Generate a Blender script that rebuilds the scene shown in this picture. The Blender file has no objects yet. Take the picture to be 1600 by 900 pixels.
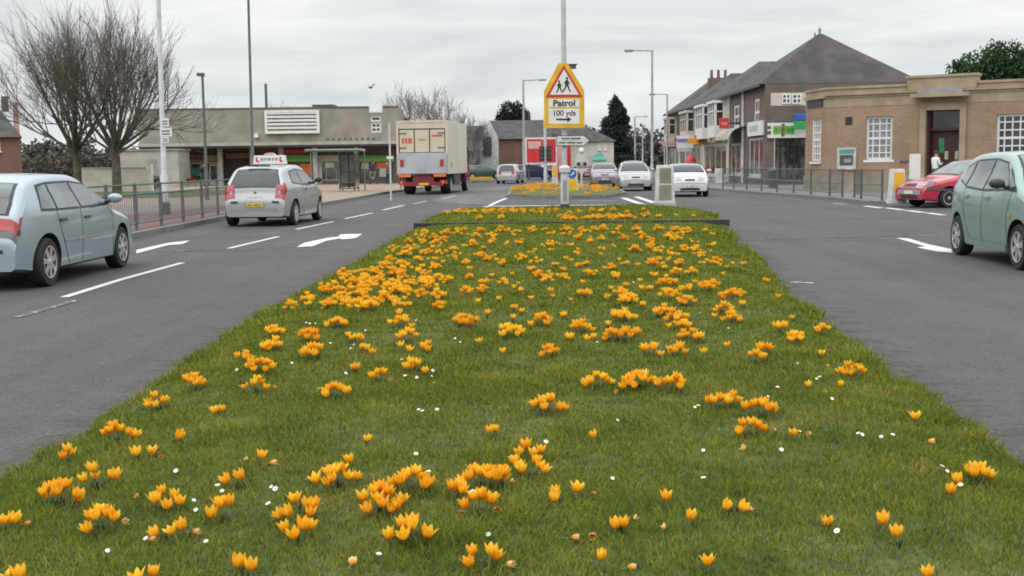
import bpy, bmesh, math, random
import numpy as np
from mathutils import Vector, Matrix, Euler
rnd = random.Random(11)
nr = np.random.RandomState(5)
SC = bpy.context.scene
COL = SC.collection
R = math.radians
# ------------------------------------------------------------------ camera
CAM_H = 1.42
F = 1800.0
PITCH = math.atan(193.4 / F)
ROLL = -0.0125
cam = bpy.data.objects.new('camera', bpy.data.cameras.new('camera'))
COL.objects.link(cam)
cam.data.sensor_width = 36
cam.data.lens = 36 * F / 1600
cam.data.clip_start = 0.1
cam.data.clip_end = 3000
CM = Matrix.Rotation(math.pi / 2 - PITCH, 3, 'X') @ Matrix.Rotation(ROLL, 3, 'Z')
cam.matrix_world = Matrix.Translation((0, 0, CAM_H)) @ CM.to_4x4()
SC.camera = cam
EYE = Vector((0, 0, CAM_H))


def ray(px, py):
    return CM @ Vector((px - 800, -(py - 450), -F))


def P(px, py, z=0.0):
    """ground point (height z) seen at pixel px,py of the 1600x900 photograph"""
    d = ray(px, py)
    t = (z - CAM_H) / d.z
    return Vector((d.x * t, d.y * t, z))


def FR(px, py, Y):
    """point seen at the pixel on the vertical plane y = Y"""
    d = ray(px, py)
    t = Y / d.y
    return Vector((d.x * t, Y, CAM_H + d.z * t))


def FX(px, py, X):
    d = ray(px, py)
    t = X / d.x
    return Vector((X, d.y * t, CAM_H + d.z * t))


# ------------------------------------------------------------------ materials
def nt(m):
    m.use_nodes = True
    return m.node_tree


def mat(name, col, rough=0.6, var=0.12, scale=6.0, bump=0.0, metal=0.0, coat=0.0, spec=0.5, col2=None, detail=5, stretch=None, fac=(0.35, 0.65), bscale=None):
    m = bpy.data.materials.new(name)
    t = nt(m)
    b = t.nodes['Principled BSDF']
    b.inputs['Roughness'].default_value = rough
    b.inputs['Metallic'].default_value = metal
    b.inputs['Specular IOR Level'].default_value = spec
    if coat:
        b.inputs['Coat Weight'].default_value = coat
        b.inputs['Coat Roughness'].default_value = 0.06
    c = (*col, 1)
    if var or col2:
        tc = t.nodes.new('ShaderNodeTexCoord')
        mp = t.nodes.new('ShaderNodeMapping')
        if stretch:
            mp.inputs['Scale'].default_value = stretch
        t.links.new(tc.outputs['Object'], mp.inputs['Vector'])
        n = t.nodes.new('ShaderNodeTexNoise')
        n.inputs['Scale'].default_value = scale
        n.inputs['Detail'].default_value = detail
        t.links.new(mp.outputs['Vector'], n.inputs['Vector'])
        r = t.nodes.new('ShaderNodeValToRGB')
        r.color_ramp.elements[0].position = fac[0]
        r.color_ramp.elements[1].position = fac[1]
        lo = tuple(max(0, v * (1 - var)) for v in col)
        hi = tuple(v * (1 + var) for v in col) if col2 is None else col2
        r.color_ramp.elements[0].color = (*lo, 1)
        r.color_ramp.elements[1].color = (*hi, 1)
        t.links.new(n.outputs['Fac'], r.inputs['Fac'])
        t.links.new(r.outputs['Color'], b.inputs['Base Color'])
        if bump:
            n2 = t.nodes.new('ShaderNodeTexNoise')
            n2.inputs['Scale'].default_value = bscale or scale * 4
            n2.inputs['Detail'].default_value = 4
            t.links.new(mp.outputs['Vector'], n2.inputs['Vector'])
            bp = t.nodes.new('ShaderNodeBump')
            bp.inputs['Strength'].default_value = bump
            bp.inputs['Distance'].default_value = 0.02
            t.links.new(n2.outputs['Fac'], bp.inputs['Height'])
            t.links.new(bp.outputs['Normal'], b.inputs['Normal'])
    else:
        b.inputs['Base Color'].default_value = c
    return m


def brickmat(name, c1, c2, mortar, sx=0.22, sz=0.075, rough=0.85, axis='XZ'):
    m = bpy.data.materials.new(name)
    t = nt(m)
    b = t.nodes['Principled BSDF']
    b.inputs['Roughness'].default_value = rough
    tc = t.nodes.new('ShaderNodeTexCoord')
    sep = t.nodes.new('ShaderNodeSeparateXYZ')
    t.links.new(tc.outputs['Object'], sep.inputs[0])
    add = t.nodes.new('ShaderNodeMath')
    t.links.new(sep.outputs['X'], add.inputs[0])
    t.links.new(sep.outputs['Y'], add.inputs[1])
    com = t.nodes.new('ShaderNodeCombineXYZ')
    t.links.new(add.outputs[0], com.inputs['X'])
    t.links.new(sep.outputs['Z'], com.inputs['Y'])
    br = t.nodes.new('ShaderNodeTexBrick')
    br.inputs['Scale'].default_value = 1
    br.inputs['Brick Width'].default_value = sx
    br.inputs['Row Height'].default_value = sz
    br.inputs['Mortar Size'].default_value = 0.008
    br.inputs['Color1'].default_value = (*c1, 1)
    br.inputs['Color2'].default_value = (*c2, 1)
    br.inputs['Mortar'].default_value = (*mortar, 1)
    t.links.new(com.outputs[0], br.inputs['Vector'])
    n = t.nodes.new('ShaderNodeTexNoise')
    n.inputs['Scale'].default_value = 0.8
    n.inputs['Detail'].default_value = 6
    t.links.new(tc.outputs['Object'], n.inputs['Vector'])
    mr = t.nodes.new('ShaderNodeMapRange')
    mr.inputs['From Min'].default_value = 0.3
    mr.inputs['From Max'].default_value = 0.7
    mr.inputs['To Min'].default_value = 0.82
    mr.inputs['To Max'].default_value = 1.15
    t.links.new(n.outputs['Fac'], mr.inputs['Value'])
    mx = t.nodes.new('ShaderNodeMix')
    mx.data_type = 'RGBA'
    mx.blend_type = 'MULTIPLY'
    mx.inputs['Factor'].default_value = 1
    t.links.new(br.outputs['Color'], mx.inputs['A'])
    t.links.new(mr.outputs['Result'], mx.inputs['B'])
    t.links.new(mx.outputs['Result'], b.inputs['Base Color'])
    return m


M = {}
M['white'] = mat('white_paint', (0.72, 0.72, 0.70), 0.5, 0.06, 3)
M['white_old'] = mat('weathered_white', (0.56, 0.56, 0.53), 0.6, 0.18, 2.5, col2=(0.66, 0.66, 0.63))
M['cream'] = mat('cream_render', (0.56, 0.52, 0.44), 0.8, 0.1, 1.5)
M['black'] = mat('black_paint', (0.02, 0.02, 0.022), 0.45, 0.2, 5)
M['rubber'] = mat('rubber', (0.018, 0.018, 0.019), 0.8, 0.25, 9)
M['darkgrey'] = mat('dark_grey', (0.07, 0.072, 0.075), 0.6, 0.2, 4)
M['grey'] = mat('grey_paint', (0.27, 0.28, 0.28), 0.5, 0.12, 4)
M['galv'] = mat('galvanised_steel', (0.36, 0.38, 0.39), 0.5, 0.15, 5, metal=0.35)
M['lightgalv'] = mat('light_grey_post_paint', (0.46, 0.48, 0.48), 0.5, 0.12, 5)
M['poledark'] = mat('dark_green_grey_paint', (0.085, 0.10, 0.095), 0.5, 0.2, 5)
M['railgreen'] = mat('green_rail_paint', (0.035, 0.115, 0.085), 0.5, 0.25, 6)
M['railgrey'] = mat('grey_rail_paint', (0.12, 0.13, 0.13), 0.5, 0.2, 6)
M['silver_rim'] = mat('alloy_rim', (0.55, 0.56, 0.57), 0.35, 0.1, 10, metal=0.6)
M['yellow_sign'] = mat('yellow_reflective', (0.72, 0.42, 0.015), 0.45, 0.12, 3)
M['red_sign'] = mat('red_sign_paint', (0.50, 0.03, 0.035), 0.45, 0.12, 3)
M['red'] = mat('bright_red_plastic', (0.62, 0.035, 0.03), 0.4, 0.1, 3)
M['blue'] = mat('blue_sign_paint', (0.03, 0.10, 0.42), 0.4, 0.1, 3)
M['green'] = mat('green_sign_paint', (0.03, 0.30, 0.07), 0.4, 0.15, 3)
M['lime'] = mat('lime_fascia', (0.16, 0.40, 0.06), 0.45, 0.15, 3)
M['orange'] = mat('orange_poster', (0.75, 0.16, 0.04), 0.5, 0.15, 3)
M['amber'] = mat('amber_fascia', (0.75, 0.33, 0.03), 0.5, 0.1, 3)
M['purple'] = mat('violet_lettering', (0.22, 0.16, 0.55), 0.5, 0.1, 3)
M['teal'] = mat('teal_awning', (0.08, 0.30, 0.24), 0.8, 0.15, 3)
M['pinkpaint'] = mat('faded_pink', (0.66, 0.40, 0.38), 0.5, 0.1, 3)
M['lamp_red'] = mat('red_lamp_lens', (0.36, 0.008, 0.014), 0.15, 0.15, 14, coat=1)
M['lamp_dark'] = mat('smoked_lamp_lens', (0.06, 0.05, 0.055), 0.15, 0.1, 14, coat=1)
M['lamp_clear'] = mat('clear_lamp_lens', (0.30, 0.32, 0.33), 0.12, 0.35, 20, coat=1)
M['lamp_amber'] = mat('amber_lamp_lens', (0.8, 0.25, 0.02), 0.2, 0.1, 14, coat=1)
M['plate_y'] = mat('yellow_number_plate', (0.70, 0.50, 0.02), 0.4, 0.08, 5)
M['plate_w'] = mat('white_number_plate', (0.66, 0.67, 0.66), 0.4, 0.08, 5)
M['carglass'] = mat('car_glass', (0.024, 0.03, 0.03), 0.05, 0.4, 2.2, spec=0.55, coat=0.25)
M['carglass2'] = mat('pale_car_glass', (0.085, 0.105, 0.102), 0.05, 0.5, 2.0, spec=0.6, coat=0.4)
M['winglass'] = mat('window_glass', (0.035, 0.04, 0.042), 0.06, 0.5, 1.3, spec=0.8)
M['shopglass'] = mat('shop_glass', (0.04, 0.046, 0.048), 0.08, 0.6, 1.3, spec=0.8, col2=(0.19, 0.185, 0.17), fac=(0.42, 0.70))
M['net'] = mat('net_curtained_glass', (0.22, 0.23, 0.23), 0.25, 0.3, 5, spec=0.8)
M['trim'] = mat('black_plastic_trim', (0.03, 0.032, 0.034), 0.55, 0.15, 8)
M['slate'] = mat('roof_slate', (0.066, 0.061, 0.061), 0.9, 0.25, 1.2, bump=0.3, bscale=9)
M['slatebrown'] = mat('weathered_brown_tiles', (0.047, 0.045, 0.046), 0.9, 0.1, 0.7, bump=0.3, bscale=9, col2=(0.078, 0.064, 0.058), fac=(0.40, 0.66), stretch=(1.3, 1.3, 0.5))
M['slatedark'] = mat('dark_roof_tiles', (0.06, 0.056, 0.056), 0.85, 0.25, 1.2, bump=0.3, bscale=9)
M['stone'] = mat('pale_stone', (0.34, 0.27, 0.18), 0.85, 0.14, 1.6, bump=0.1)
M['stone_grey'] = mat('greenish_plinth_stone', (0.27, 0.245, 0.18), 0.85, 0.2, 1.4, bump=0.1)
M['lead'] = mat('lead_flashing', (0.27, 0.28, 0.30), 0.55, 0.15, 3)
M['concrete'] = mat('aged_concrete_panel', (0.275, 0.255, 0.215), 0.85, 0.12, 0.8, bump=0.08, col2=(0.33, 0.31, 0.265))
M['concrete_l'] = mat('pale_concrete', (0.40, 0.385, 0.35), 0.85, 0.12, 1.5)
M['bark'] = mat('bark', (0.085, 0.078, 0.058), 0.9, 0.35, 4, bump=0.4, bscale=20)
M['twig'] = mat('twigs', (0.115, 0.098, 0.082), 0.9, 0.3, 3)
M['palebark'] = mat('pale_birch_bark', (0.26, 0.24, 0.23), 0.9, 0.35, 3)
M['paletwig'] = mat('grey_twigs', (0.17, 0.15, 0.145), 0.9, 0.25, 3)
M['skin'] = mat('skin', (0.50, 0.30, 0.23), 0.6, 0.05, 5)
M['hair'] = mat('dark_hair', (0.03, 0.022, 0.018), 0.7, 0.2, 5)
M['brick_bank'] = brickmat('tan_bank_brick', (0.33, 0.215, 0.135), (0.27, 0.17, 0.105), (0.33, 0.265, 0.19))
M['brick_red'] = brickmat('red_brown_brick', (0.21, 0.095, 0.06), (0.15, 0.07, 0.05), (0.22, 0.18, 0.15))
M['brick_dark'] = brickmat('dark_brown_brick', (0.15, 0.11, 0.092), (0.115, 0.088, 0.077), (0.16, 0.14, 0.125))
M['linepaint'] = mat('road_line_paint', (0.60, 0.60, 0.58), 0.7, 0.1, 30, col2=(0.66, 0.66, 0.64))


def worn(name, cover):
    """road paint that has flaked away in places, down to the tarmac"""
    m = mat(name, (0.085, 0.086, 0.088), 0.8, 0, 11, col2=(0.56, 0.56, 0.54), detail=9, fac=(cover - 0.06, cover + 0.08))
    return m


M['wornpaint'] = worn('worn_line_paint', 0.47)
M['linepaint'] = worn('road_line_paint', 0.30)
M['faintpaint'] = worn('faint_line_paint', 0.60)


def foliage(name, c1, c2, rough=0.7, scale=1.2, trans=0.25):
    m = bpy.data.materials.new(name)
    t = nt(m)
    b = t.nodes['Principled BSDF']
    b.inputs['Roughness'].default_value = rough
    b.inputs['Specular IOR Level'].default_value = 0.25
    tc = t.nodes.new('ShaderNodeTexCoord')
    n = t.nodes.new('ShaderNodeTexNoise')
    n.inputs['Scale'].default_value = scale
    n.inputs['Detail'].default_value = 6
    n.inputs['Roughness'].default_value = 0.7
    t.links.new(tc.outputs['Object'], n.inputs['Vector'])
    r = t.nodes.new('ShaderNodeValToRGB')
    r.color_ramp.elements[0].position = 0.33
    r.color_ramp.elements[1].position = 0.67
    r.color_ramp.elements[0].color = (*c1, 1)
    r.color_ramp.elements[1].color = (*c2, 1)
    t.links.new(n.outputs['Fac'], r.inputs['Fac'])
    t.links.new(r.outputs['Color'], b.inputs['Base Color'])
    if trans:
        tr = t.nodes.new('ShaderNodeBsdfTranslucent')
        t.links.new(r.outputs['Color'], tr.inputs['Color'])
        mx = t.nodes.new('ShaderNodeMixShader')
        mx.inputs[0].default_value = trans
        t.links.new(b.outputs[0], mx.inputs[1])
        t.links.new(tr.outputs[0], mx.inputs[2])
        t.links.new(mx.outputs[0], t.nodes['Material Output'].inputs['Surface'])
    return m


M['evergreen'] = foliage('evergreen_leaves', (0.016, 0.03, 0.018), (0.04, 0.062, 0.03), trans=0.1)
M['conifer'] = foliage('conifer_needles', (0.014, 0.022, 0.018), (0.03, 0.042, 0.03), trans=0.05)
M['bushleaf'] = foliage('bright_evergreen_leaves', (0.02, 0.042, 0.018), (0.055, 0.095, 0.035), trans=0.15)
M['farwood'] = foliage('winter_woodland', (0.075, 0.07, 0.06), (0.125, 0.118, 0.10), trans=0, scale=0.3)


# ------------------------------------------------------------------ mesh builder
class MB:
    def __init__(s):
        s.v, s.f, s.m = [], [], []
        s.mats = []

    def mi(s, m):
        if isinstance(m, str):
            m = M[m]
        if m not in s.mats:
            s.mats.append(m)
        return s.mats.index(m)

    def add(s, vs, fs, m):
        o = len(s.v)
        s.v += [tuple(x) for x in vs]
        k = s.mi(m)
        for f in fs:
            s.f.append(tuple(i + o for i in f))
            s.m.append(k)
        return s

    def box(s, x0, x1, y0, y1, z0, z1, m, mtx=None):
        vs = [(x, y, z) for z in (z0, z1) for y in (y0, y1) for x in (x0, x1)]
        if mtx is not None:
            vs = [mtx @ Vector(v) for v in vs]
        return s.add(vs, [(0, 2, 3, 1), (4, 5, 7, 6), (0, 1, 5, 4), (2, 6, 7, 3), (0, 4, 6, 2), (1, 3, 7, 5)], m)

    def tube(s, pts, rads, m, n=8, cap=True):
        pts = [Vector(p) for p in pts]
        if not hasattr(rads, '__len__'):
            rads = [rads] * len(pts)
        vs, fs = [], []
        prev = None
        for i, p in enumerate(pts):
            d = (pts[min(i + 1, len(pts) - 1)] - pts[max(i - 1, 0)])
            if d.length < 1e-9:
                d = Vector((0, 0, 1))
            d.normalize()
            if prev is None:
                a = d.cross(Vector((0, 0, 1)) if abs(d.z) < 0.95 else Vector((1, 0, 0))).normalized()
            else:
                a = (prev - d * prev.dot(d)).normalized()
            prev = a
            b = d.cross(a)
            for k in range(n):
                t = 2 * math.pi * k / n
                vs.append(p + (a * math.cos(t) + b * math.sin(t)) * rads[i])
        for i in range(len(pts) - 1):
            for k in range(n):
                k2 = (k + 1) % n
                fs.append((i * n + k, i * n + k2, (i + 1) * n + k2, (i + 1) * n + k))
        if cap:
            fs.append(tuple(range(n - 1, -1, -1)))
            fs.append(tuple((len(pts) - 1) * n + k for k in range(n)))
        return s.add(vs, fs, m)

    def lathe(s, prof, m, n=16, axis='Z', at=(0, 0, 0), cap=True):
        """prof: list of (r, h) along the axis"""
        at = Vector(at)
        vs, fs = [], []
        for r, h in prof:
            for k in range(n):
                t = 2 * math.pi * k / n
                c, q = r * math.cos(t), r * math.sin(t)
                v = {'Z': (c, q, h), 'X': (h, c, q), 'Y': (q, h, c)}[axis]
                vs.append(at + Vector(v))
        for i in range(len(prof) - 1):
            for k in range(n):
                k2 = (k + 1) % n
                fs.append((i * n + k, i * n + k2, (i + 1) * n + k2, (i + 1) * n + k))
        if cap:
            fs.append(tuple(range(n - 1, -1, -1)))
            fs.append(tuple((len(prof) - 1) * n + k for k in range(n)))
        return s.add(vs, fs, m)

    def prism(s, poly, a, b, m, axis='Y'):
        """extrude a 2-D polygon between a and b along an axis"""
        n = len(poly)
        vs = []
        for h in (a, b):
            for p, q in poly:
                vs.append({'Y': (p, h, q), 'X': (h, p, q), 'Z': (p, q, h)}[axis])
        fs = [tuple(range(n - 1, -1, -1)), tuple(range(n, 2 * n))]
        for k in range(n):
            k2 = (k + 1) % n
            fs.append((k, k2, n + k2, n + k))
        return s.add(vs, fs, m)

    def grid(s, pts, m, flip=False):
        """pts[i][j] rows of points"""
        ni, nj = len(pts), len(pts[0])
        vs = [p for r_ in pts for p in r_]
        fs = []
        for i in range(ni - 1):
            for j in range(nj - 1):
                q = (i * nj + j, i * nj + j + 1, (i + 1) * nj + j + 1, (i + 1) * nj + j)
                fs.append(q[::-1] if flip else q)
        return s.add(vs, fs, m)

    def build(s, name, parent=None, smooth=False, fix=True, bevel=0):
        me = bpy.data.meshes.new(name)
        me.from_pydata(s.v, [], s.f)
        for m in s.mats:
            me.materials.append(m)
        if len(s.mats) > 1:
            me.polygons.foreach_set('material_index', s.m)
        if fix and len(s.f) < 60000:
            bm = bmesh.new()
            bm.from_mesh(me)
            bmesh.ops.recalc_face_normals(bm, faces=bm.faces)
            if bevel:
                bmesh.ops.bevel(bm, geom=list(bm.edges), offset=bevel, segments=2, affect='EDGES', profile=0.7, clamp_overlap=True)
            bm.to_mesh(me)
            bm.free()
        if smooth:
            me.polygons.foreach_set('use_smooth', [True] * len(me.polygons))
            if smooth != 'all':
                me.set_sharp_from_angle(angle=R(42))
        o = bpy.data.objects.new(name, me)
        COL.objects.link(o)
        if parent is not None:
            o.parent = parent
        return o


def tag(o, label=None, cat=None, group=None, kind=None):
    if label:
        o['label'] = label
    if cat:
        o['category'] = cat
    if group:
        o['group'] = group
    if kind:
        o['kind'] = kind
    return o


def thing(name, label, cat, loc=(0, 0, 0), rz=0.0, group=None):
    o = bpy.data.objects.new(name, None)
    o.empty_display_size = 0.2
    COL.objects.link(o)
    o.location = loc
    o.rotation_euler = (0, 0, rz)
    return tag(o, label, cat, group)


def text(name, body, size, m, parent, loc, rot=(math.pi / 2, 0, 0), ext=0.003, align='CENTER', bold=0.0, sx=1.0):
    cu = bpy.data.curves.new(name, 'FONT')
    cu.body = body
    cu.size = size
    cu.extrude = ext
    cu.offset = bold
    cu.align_x = align
    cu.align_y = 'CENTER'
    ob = bpy.data.objects.new(name, cu)
    COL.objects.link(ob)
    bpy.context.view_layer.update()
    me = bpy.data.meshes.new_from_object(ob.evaluated_get(bpy.context.evaluated_depsgraph_get()))
    bpy.data.objects.remove(ob)
    me.materials.clear()
    me.materials.append(M[m])
    o = bpy.data.objects.new(name, me)
    COL.objects.link(o)
    o.parent = parent
    o.location = loc
    o.rotation_euler = rot
    o.scale = (sx, 1, 1)
    return o


def wall_open(mb, x0, x1, z0, z1, y0, y1, ops, m):
    """wall slab between y0 and y1 with rectangular openings ops = [(xa, xb, za, zb)]"""
    xs = sorted({x0, x1, *[max(x0, min(x1, o[k])) for o in ops for k in (0, 1)]})
    zs = sorted({z0, z1, *[max(z0, min(z1, o[k])) for o in ops for k in (2, 3)]})
    for i in range(len(xs) - 1):
        if xs[i + 1] - xs[i] < 1e-6:
            continue
        run = None
        for j in range(len(zs) - 1):
            cx, cz = (xs[i] + xs[i + 1]) / 2, (zs[j] + zs[j + 1]) / 2
            hole = any(o[0] < cx < o[1] and o[2] < cz < o[3] for o in ops)
            if not hole and run is None:
                run = zs[j]
            if (hole or j == len(zs) - 2) and run is not None:
                mb.box(xs[i], xs[i + 1], y0, y1, run, zs[j] if hole else zs[j + 1], m)
                run = None


def window(par, xa, xb, za, zb, y, nx=2, nz=2, fm='white', gm='winglass', bar=0.04, fr=0.06, depth=0.06, midbar=True, sill=True):
    """recessed window: glass pane as the part, its frame and sill as sub-parts; wall outside face at y (facing -y)"""
    g = MB()
    yy = y + 0.09
    g.box(xa + fr * 0.5, xb - fr * 0.5, yy + 0.012, yy + 0.03, za + fr * 0.5, zb - fr * 0.5, gm)
    w = g.build('window', par)
    f = MB()
    ya, yb = yy - depth * 0.5, yy + 0.04
    f.box(xa, xa + fr, ya, yb, za, zb, fm)
    f.box(xb - fr, xb, ya, yb, za, zb, fm)
    f.box(xa + fr, xb - fr, ya, yb, za, za + fr, fm)
    f.box(xa + fr, xb - fr, ya, yb, zb - fr, zb, fm)
    for i in range(1, nx):
        xx = xa + (xb - xa) * i / nx
        f.box(xx - bar / 2, xx + bar / 2, ya + 0.012, yb, za + fr, zb - fr, fm)
    for j in range(1, nz):
        zz = za + (zb - za) * j / nz
        b2 = bar * (1.9 if midbar and j * 2 == nz else 1)
        f.box(xa + fr, xb - fr, ya + 0.006, yb, zz - b2 / 2, zz + b2 / 2, fm)
    f.build('frame', w)
    if sill:
        q = MB()
        q.box(xa - 0.08, xb + 0.08, y - 0.07, y + 0.08, za - 0.09, za - 0.002, fm if fm != 'black' else 'grey')
        q.build('sill', w)
    return w


def smoothstep(a, b, x):
    t = np.clip((x - a) / (b - a), 0, 1)
    return t * t * (3 - 2 * t)
# ------------------------------------------------------------------ cars
def paint(name, col, metal=0.0, rough=0.32):
    return mat(name, col, rough, 0.05, 1.2, metal=metal, coat=0.8, detail=3)


M['paint_blue'] = paint('pale_blue_car_paint', (0.32, 0.395, 0.43), 0.35)
M['paint_silver'] = paint('silver_car_paint', (0.37, 0.385, 0.40), 0.35)
M['paint_mint'] = paint('mint_green_car_paint', (0.21, 0.325, 0.295), 0.2)
M['paint_red'] = paint('red_car_paint', (0.42, 0.022, 0.05))
M['paint_white'] = paint('white_car_paint', (0.50, 0.50, 0.50))
M['paint_mauve'] = paint('mauve_grey_car_paint', (0.23, 0.19, 0.21), 0.3)
M['paint_dkred'] = paint('dark_red_car_paint', (0.17, 0.02, 0.03))
M['paint_dkblue'] = paint('dark_blue_car_paint', (0.03, 0.045, 0.12))
M['paint_dkgreen'] = paint('dark_green_car_paint', (0.03, 0.075, 0.06))
M['paint_grey'] = paint('grey_car_paint', (0.25, 0.27, 0.28), 0.3)


def cr(pts, sub=7):
    """Catmull-Rom through the points, parameterised by the index of the control point"""
    out = []
    n = len(pts)
    for i in range(n - 1):
        p0, p1, p2, p3 = pts[max(i - 1, 0)], pts[i], pts[i + 1], pts[min(i + 2, n - 1)]
        for k in range(sub):
            t = k / sub
            out.append(tuple(0.5 * ((2 * b) + (c - a) * t + (2 * a - 5 * b + 4 * c - d) * t * t + (-a + 3 * b - 3 * c + d) * t ** 3) for a, b, c, d in zip(p0, p1, p2, p3)))
    out.append(tuple(pts[-1]))
    return out


class CarShape:
    def __init__(s, L, W, prof, zbelt=0.92, tumble=0.30, zbot=0.19, ends=0.17, endpow=5, rc=0.11, crown=0.035, barrel=0.05):
        s.L, s.W, s.zb, s.tumble, s.bot, s.ends, s.ep, s.rc, s.crown, s.barrel = L, W, zbelt, tumble, zbot, ends, endpow, rc, crown, barrel
        s.prof = prof
        s.sub = 7
        s.pl = cr(prof, s.sub)

    def pp(s, t):
        t = max(0.0, min(t, len(s.prof) - 1.0)) * s.sub
        i = min(int(t), len(s.pl) - 2)
        f = t - i
        return tuple(a + (b - a) * f for a, b in zip(s.pl[i], s.pl[i + 1]))

    def ztop(s, y):
        best = 0
        for (ya, za), (yb, zb) in zip(s.pl, s.pl[1:]):
            lo, hi = min(ya, yb), max(ya, yb)
            if lo <= y <= hi:
                best = max(best, za + (zb - za) * ((y - ya) / (yb - ya) if abs(yb - ya) > 1e-6 else 0))
        return best

    def hw(s, y, z):
        u = min(1.0, abs(y) / (s.L / 2))
        w = s.W / 2 * (1 - s.ends * u ** s.ep)
        q = (z - 0.62) / 0.45
        w *= 1 - s.barrel * min(q * q, 1.6)
        if z > s.zb:
            d = z - s.zb
            w -= s.tumble * d + 0.12 * d * d
        return w

    def section(s, y, zt):
        zb = s.bot + 0.05 * max(0, abs(y) / (s.L / 2) - 0.8) * 5
        zt = max(zt, zb + 0.03)
        rc = min(s.rc, (zt - zb) * 0.45)
        pts = [(0, zb), (s.hw(y, zb) * 0.6, zb), (s.hw(y, zb + 0.03) - 0.05, zb)]
        for k in range(13):
            z = zb + 0.03 + (zt - rc - zb - 0.03) * k / 12
            pts.append((s.hw(y, z), z))
        xw = pts[-1][0]
        for k in range(1, 6):
            a = k / 5 * math.pi / 2
            pts.append((xw - rc + rc * math.cos(a), zt - rc - s.crown + (rc) * math.sin(a) + s.crown * k / 5 * 0.35))
        xt, ze = pts[-1]
        for k in range(1, 5):
            f = 1 - k / 4
            pts.append((xt * f, zt + (ze - zt) * f * f))
        return pts

    def top(s, t, u, off=0.0):
        """a point on the upper surface: t along the profile, u across from -1 to 1"""
        y, z = s.pp(t)
        y2, z2 = s.pp(t + 0.06)
        y1, z1 = s.pp(t - 0.06)
        n = Vector((0, -(z2 - z1), y2 - y1))
        if n.length < 1e-6:
            n = Vector((0, 0, 1))
        n.normalize()
        # the profile runs from nose to tail (y falling): the outward normal points up or away
        if abs(y) > 0.42 * s.L and abs(n.y) > abs(n.z):
            if n.y * y < 0:
                n = -n
        elif n.z < 0:
            n = -n
        sec = s.section(y, z)
        rc = min(s.rc, (z - sec[0][1]) * 0.45)
        xt, ze = sec[20]
        if abs(u) > 1:
            # beyond the edge of the top: round the corner (1.5 = where the flank begins)
            a_ = min((abs(u) - 1) * 10, 4.999)
            i = int(a_)
            p0, p1 = sec[20 - i], sec[19 - i]
            f = a_ - i
            sg = 1 if u > 0 else -1
            nx = Vector((sg * min(1, a_ / 5), 0, 0)) + n * (1 - a_ / 5)
            return Vector((sg * (p0[0] + (p1[0] - p0[0]) * f), y, p0[1] + (p1[1] - p0[1]) * f)) + nx.normalized() * off
        x = u * xt
        zz = z + (ze - z) * u * u
        return Vector((x, y, zz)) + n * off

    def side(s, y, z, sgn, off=0.0):
        return Vector((sgn * (s.hw(y, z) + off), y, z))

    def body(s, paintm, parent, axles, wr, cut=True, n_extra=0):
        mb = MB()
        rows = []
        ys_ = [q[0] for q in s.pl]
        i0, i1 = ys_.index(max(ys_)), ys_.index(min(ys_))
        last = 99
        for (y, z) in s.pl[i0:i1 + 1]:
            if y > last - 0.0008:
                continue
            last = y
            sec = s.section(y, z)
            full = [(x, y, zz) for x, zz in sec] + [(-x, y, zz) for x, zz in sec[-2:0:-1]]
            rows.append(full)
        n = len(rows[0])
        vs = [p for r_ in rows for p in r_]
        fs = []
        for i in range(len(rows) - 1):
            for k in range(n):
                k2 = (k + 1) % n
                fs.append((i * n + k, i * n + k2, (i + 1) * n + k2, (i + 1) * n + k))
        fs.append(tuple(range(n)))
        fs.append(tuple((len(rows) - 1) * n + k for k in range(n - 1, -1, -1)))
        mb.add(vs, fs, paintm)
        o = mb.build('body', parent, smooth=False)
        if cut:
            c = MB()
            for ya in axles:
                for sg in (-1, 1):
                    c.lathe([(wr + 0.062, sg * (s.W / 2 - 0.263)), (wr + 0.062, sg * (s.W / 2 + 0.2))], M['trim'], 36, 'X', (0, ya, wr))
            co = c.build('cutter', parent)
            md = o.modifiers.new('b', 'BOOLEAN')
            md.object = co
            md.operation = 'DIFFERENCE'
            md.solver = 'EXACT'
            md.material_mode = 'TRANSFER'
            nf = len(o.data.polygons)
            for mode in (False, True, None):
                if mode is None:
                    md.solver = 'FAST'
                else:
                    md.use_self = mode
                bpy.context.view_layer.update()
                me = bpy.data.meshes.new_from_object(o.evaluated_get(bpy.context.evaluated_depsgraph_get()))
                if len(me.polygons) > nf * 0.8:
                    break
                print('boolean retry', parent.name, mode, len(me.polygons), nf)
            o.modifiers.clear()
            old = o.data
            o.data = me
            bpy.data.meshes.remove(old)
            bpy.data.objects.remove(co)
        me = o.data
        me.polygons.foreach_set('use_smooth', [True] * len(me.polygons))
        me.set_sharp_from_angle(angle=R(38))
        return o

    def patch_top(s, mb, t0, t1, u0, u1, m, off=0.006, nt_=6, nu=8, taper=0.0):
        pts = []
        nt_ = max(nt_, int(abs(t1 - t0) * 10))
        for i in range(nt_ + 1):
            f = i / nt_
            t = t0 + (t1 - t0) * f
            k = 1 - taper * f
            pts.append([s.top(t, (u0 + (u1 - u0) * j / nu) * k, off) for j in range(nu + 1)])
        mb.grid(pts, m)

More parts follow.
